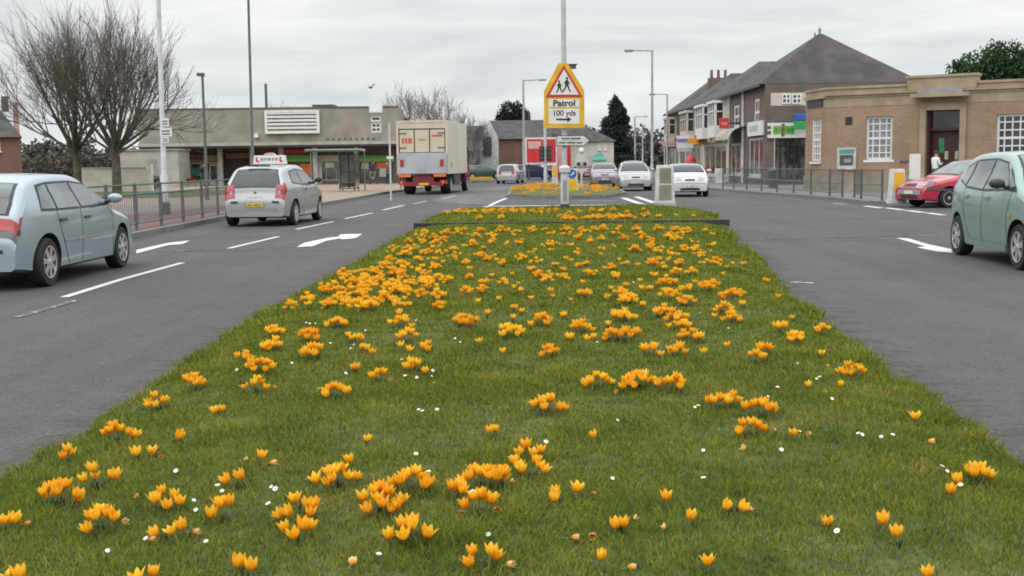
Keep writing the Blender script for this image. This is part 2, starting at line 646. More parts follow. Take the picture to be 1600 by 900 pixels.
    def patch_side(s, mb, bot, topl, sgn, m, off=0.006, n=8, rows=4):
        def along(pl, f):
            ls = [math.dist(a, b) for a, b in zip(pl, pl[1:])]
            d = f * sum(ls)
            for a, b, l in zip(pl, pl[1:], ls):
                if d <= l or (a, b) == (pl[-2], pl[-1]):
                    q = min(1, d / l) if l else 0
                    return a[0] + (b[0] - a[0]) * q, a[1] + (b[1] - a[1]) * q
                d -= l
        pts = []
        for j in range(rows + 1):
            g = j / rows
            row = []
            for i in range(n + 1):
                a, b = along(bot, i / n), along(topl, i / n)
                row.append(s.side(a[0] + (b[0] - a[0]) * g, a[1] + (b[1] - a[1]) * g, sgn, off))
            pts.append(row)
        mb.grid(pts, m)


def wheel_part(parent, x, y, r, w=0.19, spokes=5, rimr=0.66, sgn=1, cap=False, simple=False):
    t = MB()
    h = w / 2
    t.lathe([(r * 0.6, -h), (r * 0.93, -h), (r * 0.985, -h * 0.8), (r, -h * 0.4), (r, h * 0.4), (r * 0.985, h * 0.8), (r * 0.93, h), (r * 0.6, h * 0.92)], 'rubber', 28, 'X')
    o = t.build('wheel', parent, smooth=True)
    o.location = (x, y, r)
    if simple:
        return o
    m = MB()
    R1 = r * rimr
    s = sgn
    m.lathe([(R1, s * h * 0.99), (R1 * 1.03, s * h * 1.04), (R1 * 0.93, s * h * 1.02), (R1 * 0.9, s * h * 0.55)], 'silver_rim', 28, 'X', cap=False)
    m.lathe([(0.001, s * h * 0.5), (R1 * 0.92, s * h * 0.5)], 'darkgrey', 24, 'X', cap=False)
    for k in range(spokes):
        a = 2 * math.pi * k / spokes + 0.3
        ca, sa = math.cos(a), math.sin(a)
        def q(rad, wd, xx):
            return (xx, rad * ca - wd * sa, rad * sa + wd * ca)
        i0, i1, w0, w1 = R1 * 0.12, R1 * 0.93, R1 * 0.15, R1 * (0.24 if cap else 0.17)
        vs = [q(i0, -w0, s * h * 1.0), q(i0, w0, s * h * 1.0), q(i1, w1, s * h * 0.97), q(i1, -w1, s * h * 0.97),
              q(i0, -w0, s * h * 0.6), q(i0, w0, s * h * 0.6), q(i1, w1, s * h * 0.6), q(i1, -w1, s * h * 0.6)]
        m.add(vs, [(0, 1, 2, 3), (0, 1, 5, 4), (1, 2, 6, 5), (2, 3, 7, 6), (3, 0, 4, 7)], 'silver_rim')
    m.lathe([(R1 * 0.24, s * h * 0.7), (R1 * 0.23, s * h * 1.06), (R1 * 0.12, s * h * 1.12)], 'silver_rim', 14, 'X')
    m.build('rim', o, smooth=True)
    return o


def mirror(par, shp, y, z, sgn, m, arm='trim'):
    b = MB()
    x0 = shp.hw(y, z)
    b.lathe([(0.02, -0.075), (0.055, -0.07), (0.07, -0.03), (0.068, 0.02), (0.05, 0.07), (0.015, 0.085)], m, 12, 'Y', (0, 0, 0))
    for i in range(len(b.v)):
        vx, vy, vz = b.v[i]
        b.v[i] = (sgn * (x0 + 0.14) + vx * 1.45, y + vy * 0.9, z + 0.06 + vz * 0.95)
    b.tube([(sgn * (x0 - 0.03), y + 0.03, z), (sgn * (x0 + 0.09), y, z + 0.03)], [0.03, 0.022], arm, 8)
    return b.build('wing_mirror', par, smooth='all')


def handles(par, shp, ys, z, sides, m):
    for y in ys:
        for sg in sides:
            b = MB()
            x = shp.hw(y, z)
            b.box(min(sg * x, sg * (x + 0.035)), max(sg * x, sg * (x + 0.035)), y - 0.085, y + 0.085, z - 0.018, z + 0.018, m)
            b.build('door_handle', par, bevel=0.008)


def plate(par, shp, t, m, width=0.26, hh=0.3):
    b = MB()
    shp.patch_top(b, t - hh, t + hh, -width, width, M[m], 0.016, 2, 3)
    o = b.build('number_plate', par)
    return o


def sidewin(par, shp, wins, sides, gm, surround=True):
    """wins: list of (bottom polyline, top polyline); a dark surround below, a pane each"""
    for sg in sides:
        for bot, topl in wins:
            g = MB()
            shp.patch_side(g, bot, topl, sg, M[gm], 0.009)
            w = g.build('side_window', par, smooth='all')
            if surround:
                f = MB()
                e = 0.028
                ym = sum(p[0] for p in bot) / len(bot)
                def grow(p, dz):
                    return (p[0] + (e if p[0] > ym else -e) * 0.8, p[1] + dz)
                shp.patch_side(f, [grow(p, -e) for p in bot], [grow(p, e) for p in topl], sg, M['trim'], 0.004)
                f.build('frame', w, smooth='all')


def lines(par, shp, segs, sides, m='trim', wd=0.006, name='door_gap'):
    """shut lines: thin dark strips on the flank; segs = polylines of (y, z)"""
    for sg in sides:
        for pl in segs:
            b = MB()
            for a, c in zip(pl, pl[1:]):
                d = Vector((c[0] - a[0], c[1] - a[1]))
                n = Vector((-d.y, d.x)).normalized() * wd
                k = max(1, int(d.length / 0.06))
                row = []
                for i in range(k + 1):
                    y, z = a[0] + d.x * i / k, a[1] + d.y * i / k
                    row.append([shp.side(y + n.x, z + n.y, sg, 0.003), shp.side(y - n.x, z - n.y, sg, 0.003)])
                b.grid(row, M[m])
            b.build(name, par)


def chars(par, shp, t, m='black', width=0.22, n=7, hh=0.16):
    """the dark characters of a number plate, too small to read"""
    b = MB()
    w = 2 * width / n
    for k in range(n):
        if k == 4:
            continue
        u = -width + w * (k + 0.18)
        shp.patch_top(b, t - hh, t + hh, u, u + w * 0.5, M[m], 0.02, 1, 1)
    b.build('lettering', par)


def hatch(name, label, group, paintm, loc, rz, L=4.0, W=1.68, H=1.47, wb=2.5, wr=0.29, kind='hatch', cut=True, detail=2, gm='carglass', front='a', spokes=5, cap=False):
    """a small family car; local +y is the way it drives"""
    c = thing(name, label, 'car', loc, rz, group)
    h = L / 2
    fo = (L - wb) * 0.54
    fa, ra = h - fo, h - fo - wb
    if kind == 'mpv':
        prof = [(h - 0.012, 0.26), (h, 0.45), (h - 0.02, 0.66), (h - 0.20, 0.80), (h - 0.62, 0.985), (h - 0.86, 1.06), (h - 1.30, 1.30), (h - 1.72, H - 0.04), (h - 2.2, H), (h - 2.9, H - 0.015),
                (-h + 0.42, H - 0.10), (-h + 0.20, 1.23), (-h + 0.07, 0.98), (-h + 0.03, 0.80), (-h, 0.62), (-h, 0.45), (-h + 0.012, 0.28)]
    elif kind == 'saloonhatch':
        prof = [(h - 0.012, 0.26), (h, 0.42), (h - 0.03, 0.60), (h - 0.22, 0.74), (h - 0.75, 0.85), (h - 1.12, 0.93), (h - 1.55, 1.17), (h - 1.95, H - 0.035), (h - 2.4, H), (h - 3.05, H - 0.02),
                (-h + 0.55, H - 0.10), (-h + 0.28, 1.13), (-h + 0.11, 0.945), (-h + 0.06, 0.79), (-h, 0.61), (-h, 0.44), (-h + 0.012, 0.28)]
    elif kind == 'estate':
        prof = [(h - 0.012, 0.26), (h, 0.42), (h - 0.03, 0.60), (h - 0.22, 0.74), (h - 0.8, 0.87), (h - 1.18, 0.95), (h - 1.6, 1.19), (h - 2.0, H - 0.035), (h - 2.5, H), (h - 3.4, H - 0.02),
                (-h + 0.36, H - 0.09), (-h + 0.16, 1.14), (-h + 0.06, 0.94), (-h + 0.04, 0.78), (-h, 0.60), (-h, 0.44), (-h + 0.012, 0.28)]
    else:
        prof = [(h - 0.012, 0.26), (h, 0.42), (h - 0.03, 0.62), (h - 0.20, 0.76), (h - 0.68, 0.91), (h - 0.98, 0.98), (h - 1.42, 1.24), (h - 1.82, H - 0.035), (h - 2.3, H), (h - 2.9, H - 0.02),
                (-h + 0.44, H - 0.10), (-h + 0.20, 1.17), (-h + 0.08, 0.97), (-h + 0.05, 0.80), (-h, 0.62), (-h, 0.44), (-h + 0.012, 0.28)]
    s = CarShape(L, W, prof, zbelt=0.93 if kind != 'mpv' else 0.98)
    body = s.body(M[paintm], c, (fa, ra), wr, cut)
    for ya in (fa, ra):
        for sg in (-1, 1):
            wheel_part(c, sg * (W / 2 - 0.115), ya, wr, sgn=sg, spokes=spokes, cap=cap, simple=(detail < 1))
    # glass: windscreen (profile points 5..7) and back window (10..12)
    g = MB()
    s.patch_top(g, 5.25, 6.85, -0.93, 0.93, M[gm], 0.008, 7, 10)
    w = g.build('windscreen', c, smooth='all')
    if detail:
        f = MB()
        s.patch_top(f, 5.1, 6.95, -0.985, 0.985, M['trim'], 0.003, 7, 10)
        f.build('frame', w, smooth='all')
    g = MB()
    s.patch_top(g, 10.12, 12.1 if kind != 'mpv' else 11.9, -0.90, 0.90, M[gm], 0.008, 7, 10, taper=-0.02)
    w = g.build('back_window', c, smooth='all')
    if detail:
        f = MB()
        s.patch_top(f, 10.02, 12.2 if kind != 'mpv' else 12.0, -0.96, 0.96, M['trim'], 0.003, 7, 10, taper=-0.02)
        f.build('frame', w, smooth='all')
    return c, s, body, fa, ra


def face_front(c, s, grille=True, pw='plate_w', badge=True, lamps=(2.25, 3.15), lu=(0.50, 0.96), low=True, name_plate=True):
    """nose: lamps, grille, lower intake, plate"""
    for sg in (-1, 1):
        b = MB()
        s.patch_top(b, lamps[0], lamps[1], sg * lu[0], sg * lu[1], M['lamp_clear'], 0.008, 5, 6)
        o = b.build('headlight', c, smooth='all')
        d = MB()
        mt = (lamps[0] + lamps[1]) / 2
        s.patch_top(d, mt - 0.22, mt + 0.22, sg * (lu[0] + lu[1]) / 2 - 0.12, sg * (lu[0] + lu[1]) / 2 + 0.12, M['grey'], 0.012, 3, 4)
        d.build('bulb', o)
    for (ta, tb, uu, nm) in ((3.30, 3.36, 1.3, 'bonnet_gap'), (1.72, 1.78, 1.42, 'bumper_gap')):
        b = MB()
        s.patch_top(b, ta, tb, -uu, uu, M['trim'], 0.007, 1, 14)
        b.build(nm, c)
    if grille:
        b = MB()
        s.patch_top(b, 2.2, 2.72, -0.34, 0.34, M['trim'], 0.009, 3, 6)
        b.build('grille', c)
    if badge:
        b = MB()
        s.patch_top(b, 2.78, 3.0, -0.06, 0.06, M['silver_rim'], 0.014, 2, 2)
        b.build('badge', c)
    if low:
        b = MB()
        s.patch_top(b, 0.15, 0.75, -0.62, 0.62, M['trim'], 0.024, 3, 8)
        b.build('lower_intake', c)
    if name_plate:
        plate(c, s, 1.18, pw, 0.36, 0.26)


def face_rear(c, s, pw='plate_y', lamps=(12.3, 13.6), lu=(0.62, 0.99), lm='lamp_red', wrap=None, pt=14.2, strip=False):
    for sg in (-1, 1):
        b = MB()
        s.patch_top(b, lamps[0], lamps[1], sg * lu[0], sg * lu[1], M[lm], 0.010, 6, 6)
        if wrap:
            s.patch_side(b, wrap[0], wrap[1], sg, M[lm], 0.010)
        b.build('tail_lamp', c, smooth='all')
    plate(c, s, pt, pw, 0.34, 0.28)
# ------------------------------------------------------------------ sky and light
SUN_EL, SUN_AZ = R(48), R(215)      # the brighter part of the overcast: behind the camera, to its left
w = bpy.data.worlds.new('World')
SC.world = w
w.use_nodes = True
t = w.node_tree
bg = t.nodes['Background']
bg.inputs['Strength'].default_value = 0.1
sky = t.nodes.new('ShaderNodeTexSky')
sky.sky_type = 'NISHITA'
sky.sun_disc = False
sky.sun_elevation = SUN_EL
sky.sun_rotation = SUN_AZ
sky.air_density = 1.2
sky.dust_density = 3.0
tc = t.nodes.new('ShaderNodeTexCoord')
sep = t.nodes.new('ShaderNodeSeparateXYZ')
t.links.new(tc.outputs['Generated'], sep.inputs[0])
# an overcast sky is about three times as bright overhead as at the horizon
ov = t.nodes.new('ShaderNodeValToRGB')
cr_ = ov.color_ramp
cr_.elements[0].position, cr_.elements[0].color = 0.0, (0.80, 0.85, 0.865, 1)
cr_.elements[1].position, cr_.elements[1].color = 1.0, (2.6, 2.62, 2.66, 1)
e = cr_.elements.new(0.07)
e.color = (0.90, 0.925, 0.925, 1)
e = cr_.elements.new(0.15)
e.color = (0.95, 0.96, 0.955, 1)
e = cr_.elements.new(0.30)
e.color = (1.25, 1.27, 1.29, 1)
t.links.new(sep.outputs['Z'], ov.inputs['Fac'])


def cloud_noise(scale, detail, stretch, rough=0.55, loc=(0, 0, 0)):
    mp = t.nodes.new('ShaderNodeMapping')
    mp.inputs['Scale'].default_value = stretch
    mp.inputs['Location'].default_value = loc
    t.links.new(tc.outputs['Generated'], mp.inputs['Vector'])
    n = t.nodes.new('ShaderNodeTexNoise')
    n.inputs['Scale'].default_value = scale
    n.inputs['Detail'].default_value = detail
    n.inputs['Roughness'].default_value = rough
    n.inputs['Distortion'].default_value = 0.6
    t.links.new(mp.outputs[0], n.inputs['Vector'])
    mr = t.nodes.new('ShaderNodeMapRange')
    mr.inputs['From Min'].default_value = 0.32
    mr.inputs['From Max'].default_value = 0.68
    t.links.new(n.outputs['Fac'], mr.inputs['Value'])
    return mr.outputs['Result']


def mulc(a, fac, lo, hi):
    r = t.nodes.new('ShaderNodeValToRGB')
    r.color_ramp.elements[0].color = (*lo, 1)
    r.color_ramp.elements[1].color = (*hi, 1)
    t.links.new(fac, r.inputs['Fac'])
    m = t.nodes.new('ShaderNodeMix')
    m.data_type = 'RGBA'
    m.blend_type = 'MULTIPLY'
    m.inputs['Factor'].default_value = 1
    t.links.new(a, m.inputs['A'])
    t.links.new(r.outputs['Color'], m.inputs['B'])
    return m.outputs['Result']


c1 = mulc(ov.outputs['Color'], cloud_noise(2.8, 7, (1, 1, 6.5), loc=(0.3, 0.1, 0.4)), (0.76, 0.785, 0.81), (1.10, 1.09, 1.075))
c1 = mulc(c1, cloud_noise(5.5, 6, (1, 1, 9), 0.6, loc=(1.3, 0.7, 0.1)), (0.92, 0.93, 0.94), (1.04, 1.04, 1.04))
# the cloud layer, in the units of the sky texture (strength 0.1)
sc = t.nodes.new('ShaderNodeMix')
sc.data_type = 'RGBA'
sc.blend_type = 'MULTIPLY'
sc.inputs['Factor'].default_value = 1
sc.inputs['B'].default_value = (10, 10, 10, 1)
t.links.new(c1, sc.inputs['A'])
mx = t.nodes.new('ShaderNodeMix')
mx.data_type = 'RGBA'
mx.inputs['Factor'].default_value = 0.93
t.links.new(sky.outputs[0], mx.inputs['A'])
t.links.new(sc.outputs['Result'], mx.inputs['B'])
t.links.new(mx.outputs['Result'], bg.inputs['Color'])

sl = bpy.data.lights.new('sun', 'SUN')
sl.energy = 0.9
sl.angle = R(75)
sl.color = (1, 0.965, 0.91)
so = bpy.data.objects.new('sun', sl)
COL.objects.link(so)
# direction towards the sun: azimuth measured like the sky's sun_rotation
sd = Vector((math.sin(SUN_AZ) * math.cos(SUN_EL), math.cos(SUN_AZ) * math.cos(SUN_EL), math.sin(SUN_EL)))
so.rotation_euler = sd.to_track_quat('Z', 'Y').to_euler()
vs_ = SC.view_settings
vs_.view_transform = 'Standard'
vs_.look = 'None'
vs_.gamma = 1
vs_.exposure = 0
vs_.use_curve_mapping = False
SC.render.engine = 'CYCLES'
SC.cycles.max_bounces = 5
SC.cycles.diffuse_bounces = 3
SC.cycles.glossy_bounces = 3
SC.cycles.transmission_bounces = 3
SC.cycles.transparent_max_bounces = 4
SC.cycles.caustics_reflective = False
SC.cycles.caustics_refractive = False
SC.cycles.use_denoising = True
SC.cycles.filter_width = 1.8


# ------------------------------------------------------------------ tarmac
def asphalt(name, base, dark, light):
    m = bpy.data.materials.new(name)
    q = nt(m)
    b = q.nodes['Principled BSDF']
    b.inputs['Roughness'].default_value = 0.82
    b.inputs['Specular IOR Level'].default_value = 0.35
    tcx = q.nodes.new('ShaderNodeTexCoord')

    def noise(scale, detail=4, st=None, rough=0.6):
        n = q.nodes.new('ShaderNodeTexNoise')
        n.inputs['Scale'].default_value = scale
        n.inputs['Detail'].default_value = detail
        n.inputs['Roughness'].default_value = rough
        if st:
            mp = q.nodes.new('ShaderNodeMapping')
            mp.inputs['Scale'].default_value = st
            q.links.new(tcx.outputs['Object'], mp.inputs['Vector'])
            q.links.new(mp.outputs[0], n.inputs['Vector'])
        else:
            q.links.new(tcx.outputs['Object'], n.inputs['Vector'])
        return n.outputs['Fac']

    def ramp(fac, a, bb, pa=0.35, pb=0.65):
        r = q.nodes.new('ShaderNodeValToRGB')
        r.color_ramp.elements[0].position = pa
        r.color_ramp.elements[1].position = pb
        r.color_ramp.elements[0].color = (*a, 1)
        r.color_ramp.elements[1].color = (*bb, 1)
        q.links.new(fac, r.inputs['Fac'])
        return r.outputs['Color']

    def mul(a, bb, mode='MULTIPLY', f=1.0):
        x = q.nodes.new('ShaderNodeMix')
        x.data_type = 'RGBA'
        x.blend_type = mode
        x.inputs['Factor'].default_value = f
        q.links.new(a, x.inputs['A'])
        q.links.new(bb, x.inputs['B'])
        return x.outputs['Result']
    c = ramp(noise(0.35, 6), dark, base, 0.36, 0.62)
    # long worn wheel tracks, stretched along the road
    c = mul(c, ramp(noise(1.2, 4, (1, 0.03, 1)), (0.88, 0.88, 0.88), (1.12, 1.11, 1.1)))
    # oil and damp stains, pale scuffs
    c = mul(c, ramp(noise(0.9, 7, (1, 0.35, 1), 0.68), (0.86, 0.86, 0.865), (1.06, 1.055, 1.05), 0.33, 0.56))
    c = mul(c, ramp(noise(3.4, 6, None, 0.7), (0.92, 0.92, 0.918), (1.06, 1.06, 1.06), 0.36, 0.62))
    # pale chippings in the surface, large enough to see near the camera
    v = q.nodes.new('ShaderNodeTexVoronoi')
    v.inputs['Scale'].default_value = 75
    q.links.new(tcx.outputs['Object'], v.inputs['Vector'])
    c = mul(c, ramp(v.outputs['Color'], (0.70, 0.70, 0.70), (1.36, 1.34, 1.32), 0.1, 0.95))
    v2 = q.nodes.new('ShaderNodeTexVoronoi')
    v2.inputs['Scale'].default_value = 16
    q.links.new(tcx.outputs['Object'], v2.inputs['Vector'])
    sel = ramp(v2.outputs['Distance'], (1, 1, 1), (0, 0, 0), 0.10, 0.16)
    rarefy = ramp(v2.outputs['Color'], (0, 0, 0), (1, 1, 1), 0.80, 0.86)
    x = q.nodes.new('ShaderNodeMix')
    x.data_type = 'RGBA'
    q.links.new(mul(sel, rarefy), x.inputs['Factor'])
    q.links.new(c, x.inputs['A'])
    x.inputs['B'].default_value = (*light, 1)
    q.links.new(x.outputs['Result'], b.inputs['Base Color'])
    bp = q.nodes.new('ShaderNodeBump')
    bp.inputs['Strength'].default_value = 0.5
    bp.inputs['Distance'].default_value = 0.006
    q.links.new(noise(110, 3), bp.inputs['Height'])
    q.links.new(bp.outputs[0], b.inputs['Normal'])
    return m


M['asphalt'] = asphalt('asphalt', (0.070, 0.070, 0.0715), (0.060, 0.060, 0.0615), (0.22, 0.215, 0.21))
M['asphalt_pale'] = asphalt('pale_patch_asphalt', (0.115, 0.117, 0.116), (0.10, 0.102, 0.102), (0.22, 0.215, 0.21))
M['paving'] = mat('paving', (0.16, 0.15, 0.14), 0.85, 0.14, 1.2, bump=0.15, bscale=30)
M['redpaving'] = mat('red_tarmac', (0.125, 0.068, 0.060), 0.9, 0.18, 1.2, bump=0.15, bscale=30)
M['tanpaving'] = mat('buff_paving', (0.30, 0.225, 0.145), 0.9, 0.12, 0.6, bump=0.12, bscale=30, col2=(0.25, 0.20, 0.15))
M['kerbstone'] = mat('kerb_concrete', (0.17, 0.165, 0.155), 0.85, 0.15, 2, bump=0.15, bscale=20)
M['kerbdark'] = mat('dark_edging', (0.035, 0.034, 0.036), 0.85, 0.25, 3, bump=0.2, bscale=20)
M['earth'] = mat('open_land', (0.09, 0.10, 0.06), 0.95, 0.2, 0.02)
M['lawn'] = mat('far_lawn', (0.062, 0.090, 0.018), 0.95, 0.25, 1.6, col2=(0.10, 0.115, 0.03))

g = MB()
g.box(-1500, 1500, -200, 2500, -0.6, -0.03, 'earth')
tag(g.build('ground'), kind='structure')


def sheet(name, poly, z, m):
    b = MB()
    b.add([(p[0], p[1], z) for p in poly], [tuple(range(len(poly)))], m)
    o = b.build(name)
    me = o.data
    for pl in me.polygons:
        if pl.normal.z < 0:
            me.flip_normals()
            break
    return tag(o, kind='structure')


sheet('road', [(-60, -20), (70, -20), (70, 48), (12.0, 60), (12, 260), (-12, 260), (-14, 80), (-60, 80)], 0.0, 'asphalt')
sheet('road_patch', [tuple(P(x, y)[:2]) for x, y in ((672, 313), (700, 303), (735, 296), (830, 287), (880, 288), (800, 297), (794, 309), (760, 320), (690, 317))], 0.004, 'asphalt_pale')


def line(pts, wd, m='linepaint', z=0.006, name='road_marking'):
    """painted strip through ground points"""
    b = MB()
    pts = [Vector((p[0], p[1], z)) for p in pts]
    row = []
    for i, p in enumerate(pts):
        d = (pts[min(i + 1, len(pts) - 1)] - pts[max(i - 1, 0)]).normalized()
        n = Vector((-d.y, d.x, 0)) * wd / 2
        row.append([p + n, p - n])
    b.grid(row, M[m])
    o = b.build(name)
    return tag(o, kind='structure')


def PX(*pp):
    return [P(x, y) for x, y in pp]


def poly_mark(pp, m='linepaint', z=0.006):
    b = MB()
    b.add([P(x, y, z) for x, y in pp], [tuple(range(len(pp)))], m)
    return tag(b.build('road_marking'), kind='structure')


# lane line dashes of the left carriageway
line(PX((100, 465), (190, 437), (285, 411)), 0.105)
line(PX((28, 496), (66, 485), (118, 470)), 0.11, 'faintpaint')
line(PX((357, 388.5), (435, 370)), 0.105)
line(PX((463, 358.5), (521, 346.5)), 0.11)
line(PX((539, 342), (582, 333)), 0.11)
line(PX((598, 328.5), (631, 321)), 0.12)
line(PX((645, 319), (668, 314)), 0.12, 'wornpaint')
line(PX((690, 311), (712, 306)), 0.12, 'wornpaint')
# arrows
poly_mark([(213, 396), (213, 390.5), (262, 379.5), (297, 375.5), (286, 381), (262, 383)])
poly_mark([(463, 386), (476, 379), (512, 371.5), (529, 369.8), (532, 366), (566, 365.2), (556, 371.8), (536, 374), (530, 372.5), (510, 376), (489, 384.5)])
poly_mark([(1400, 371.5), (1420, 372.6), (1452, 382), (1486, 389), (1488, 395), (1462, 392.4), (1432, 386.4), (1446, 385)])
# faint joints in the tarmac across both carriageways
line(PX((1165, 375), (1280, 371.5), (1400, 369), (1480, 368)), 0.10, 'faintpaint')
line(PX((250, 394), (420, 387), (465, 386)), 0.06, 'faintpaint')
line(PX((1234, 441), (1272, 443)), 0.09, 'wornpaint')
# end of the planted strip: stop line, give-way bars and hatching
line([P(754, 322.6), P(880, 321.2), P(1000, 320)], 0.46)
line([P(757, 325.5), P(774, 317), P(791, 310)], 0.16)
line([P(905, 314), P(963, 314)], 0.24, 'wornpaint')
line([P(974, 309.5), P(1008, 321)], 0.26)
line([P(994, 307.5), P(1022, 317)], 0.24)
# sealed cracks, joints and covers
M['sealant'] = mat('bitumen_sealant', (0.03, 0.03, 0.031), 0.6, 0.2, 8)
line([(-2.6, 19.6), (-4.4, 19.75), (-7.7, 19.7)], 0.035, 'sealant', 0.0045)
line([(4.3, 20.5), (6, 20.4), (8, 20.6), (11, 20.4)], 0.03, 'sealant', 0.0045)
sheet('road_patch', [(-7.5, 9.0), (-5.9, 9.0), (-5.9, 11.6), (-7.5, 11.5)], 0.0038, 'asphalt_pale')
# junction mouth on the right
for a in ((1352, 322), (1385, 325), (1417, 329), (1449, 333)):
    line([P(a[0], a[1]), P(a[0] + 26, a[1] + 3.4)], 0.22)
line([P(1302, 318), P(1322, 319.5)], 0.16, 'wornpaint')
line([P(600, 325.5), P(640, 316.5)], 0.06, 'faintpaint')


def slab(name, poly, z0, z1, m):
    b = MB()
    n = len(poly)
    b.prism([(p[0], p[1]) for p in poly], z0, z1, m, 'Z')
    return tag(b.build(name), kind='structure')


def kerb(pts, wd=0.13, h=0.115, m='kerbstone', name='kerb'):
    b = MB()
    pts = [Vector((p[0], p[1], 0)) for p in pts]
    A, B = [], []
    for i, p in enumerate(pts):
        d = (pts[min(i + 1, len(pts) - 1)] - pts[max(i - 1, 0)]).normalized()
        n = Vector((-d.y, d.x, 0))
        A.append(p + n * wd / 2)
        B.append(p - n * wd / 2)
    row = [[(a.x, a.y, -0.02), (a.x, a.y, h - 0.012), (a.x + (c.x - a.x) * 0.12, a.y + (c.y - a.y) * 0.12, h), (c.x, c.y, h), (c.x, c.y, -0.02)] for a, c in zip(A, B)]
    b.grid(row, M[m])
    b.add(row[0], [(0, 1, 2, 3, 4)], m)
    b.add(row[-1], [(0, 1, 2, 3, 4)], m)
    return tag(b.build(name), kind='structure')


KL = [(-7.85, 2), (-7.8, 24), (-7.9, 32), (-7.35, 38), (-6.95, 42), (-6.6, 50), (-6.4, 58.7), (-5.6, 67), (-4.2, 76), (-3.4, 84), (-3.0, 95)]
kerb(KL)
off = [(x - 0.067, y) for x, y in KL]
slab('pavement', off[:5] + [(-60, 42), (-60, 2)], -0.02, 0.112, 'paving')
slab('pavement', off[4:] + [(-60, 95), (-60, 42)], -0.02, 0.1125, 'tanpaving')
sheet('path', [(-8.0, 6), (-7.98, 24), (-8.06, 32), (-7.5, 38.5), (-9.8, 40), (-11.4, 32), (-11.4, 6)], 0.117, 'redpaving')
sheet('lawn', [(-14.5, 52), (-13.2, 66), (-60, 74), (-60, 50)], 0.122, 'lawn')
KR = [(11.5, 37.2), (11.6, 41), (11.3, 45), (10.7, 50), (10.3, 56), (10.1, 70), (10.1, 110), (10.6, 150)]
kerb([(40, 30.5), (22, 33.4), (14.5, 34.8), (12.4, 35.6)] + KR)
slab('pavement', [(x + 0.067, y) for x, y in KR] + [(60, 150), (60, 27.5), (40, 30.6), (22, 33.5), (14.5, 34.9), (12.5, 35.7)], -0.02, 0.112, 'paving')

# ------------------------------------------------------------------ planted strip between the carriageways
EY = np.array([1.2, 5.35, 6.7, 8.3, 9.0, 10.0, 10.7, 12.3, 15.7, 19.3, 20.4, 23.4, 24.9, 25.55])
EL = np.array([-2.42, -2.41, -2.40, -2.42, -2.44, -2.46, -2.47, -2.43, -2.33, -2.27, -2.25, -2.16, -2.12, -2.10])
ER = np.array([2.2, 2.44, 2.58, 2.70, 2.74, 2.82, 2.88, 3.07, 3.5, 3.93, 4.06, 4.44, 4.62, 4.66])
EL = EL + np.interp(EY, [5, 25], [0.10, 0.03])
ER = ER - np.interp(EY, [5, 25], [0.15, 0.05])
EY2 = np.array([25.75, 27.0, 28.0, 30.0, 32.2, 33.6, 34.5, 35.1])
EL2 = np.array([-2.08, -2.12, -2.14, -2.1, -2.0, -1.86, -1.55, -1.0])
ER2 = np.array([4.78, 4.95, 5.05, 5.3, 5.35, 5.2, 4.9, 4.4])


def vnoise(x, y, seed=0):
    """smooth value noise on arrays"""
    xi, yi = np.floor(x).astype(int), np.floor(y).astype(int)
    fx, fy = x - xi, y - yi
    fx, fy = fx * fx * (3 - 2 * fx), fy * fy * (3 - 2 * fy)

    def h(a, b):
        v = np.sin(a * 127.1 + b * 311.7 + seed * 74.7) * 43758.5453
        return v - np.floor(v)
    return (h(xi, yi) * (1 - fx) + h(xi + 1, yi) * fx) * (1 - fy) + (h(xi, yi + 1) * (1 - fx) + h(xi + 1, yi + 1) * fx) * fy


def edges(y):
    y = np.asarray(y, float)
    l = np.where(y < 25.62, np.interp(y, EY, EL), np.interp(y, EY2, EL2))
    r = np.where(y < 25.62, np.interp(y, EY, ER), np.interp(y, EY2, ER2))
    wob = 0.075 * (vnoise(y * 2.3, y * 0 + 1, 3) - 0.5) + 0.06 * (vnoise(y * 7, y * 0 + 1, 4) - 0.5)
    wob2 = 0.11 * (vnoise(y * 1.9, y * 0 + 5, 5) - 0.5) + 0.08 * (vnoise(y * 6, y * 0 + 5, 6) - 0.5)
    return l + wob, r + wob2


def gz(x, y):
    """height of the turf"""
    x, y = np.asarray(x, float), np.asarray(y, float)
    l, r = edges(y)
    d = np.minimum(x - l, r - x)
    d = np.where(y > 25.62, np.minimum(d, (35.25 - y) * 1.0), d)
    z = 0.012 + 0.075 * smoothstep(0, 0.55, d) + np.where(y > 25.62, 0.04 * smoothstep(0, 0.1, d), 0)
    return z + 0.018 * (vnoise(x * 2.2, y * 2.2, 7) - 0.5) * smoothstep(0, 0.2, d) + 0.03 * (vnoise(x * 0.7, y * 0.7, 8) - 0.5) * smoothstep(0, 0.4, d)


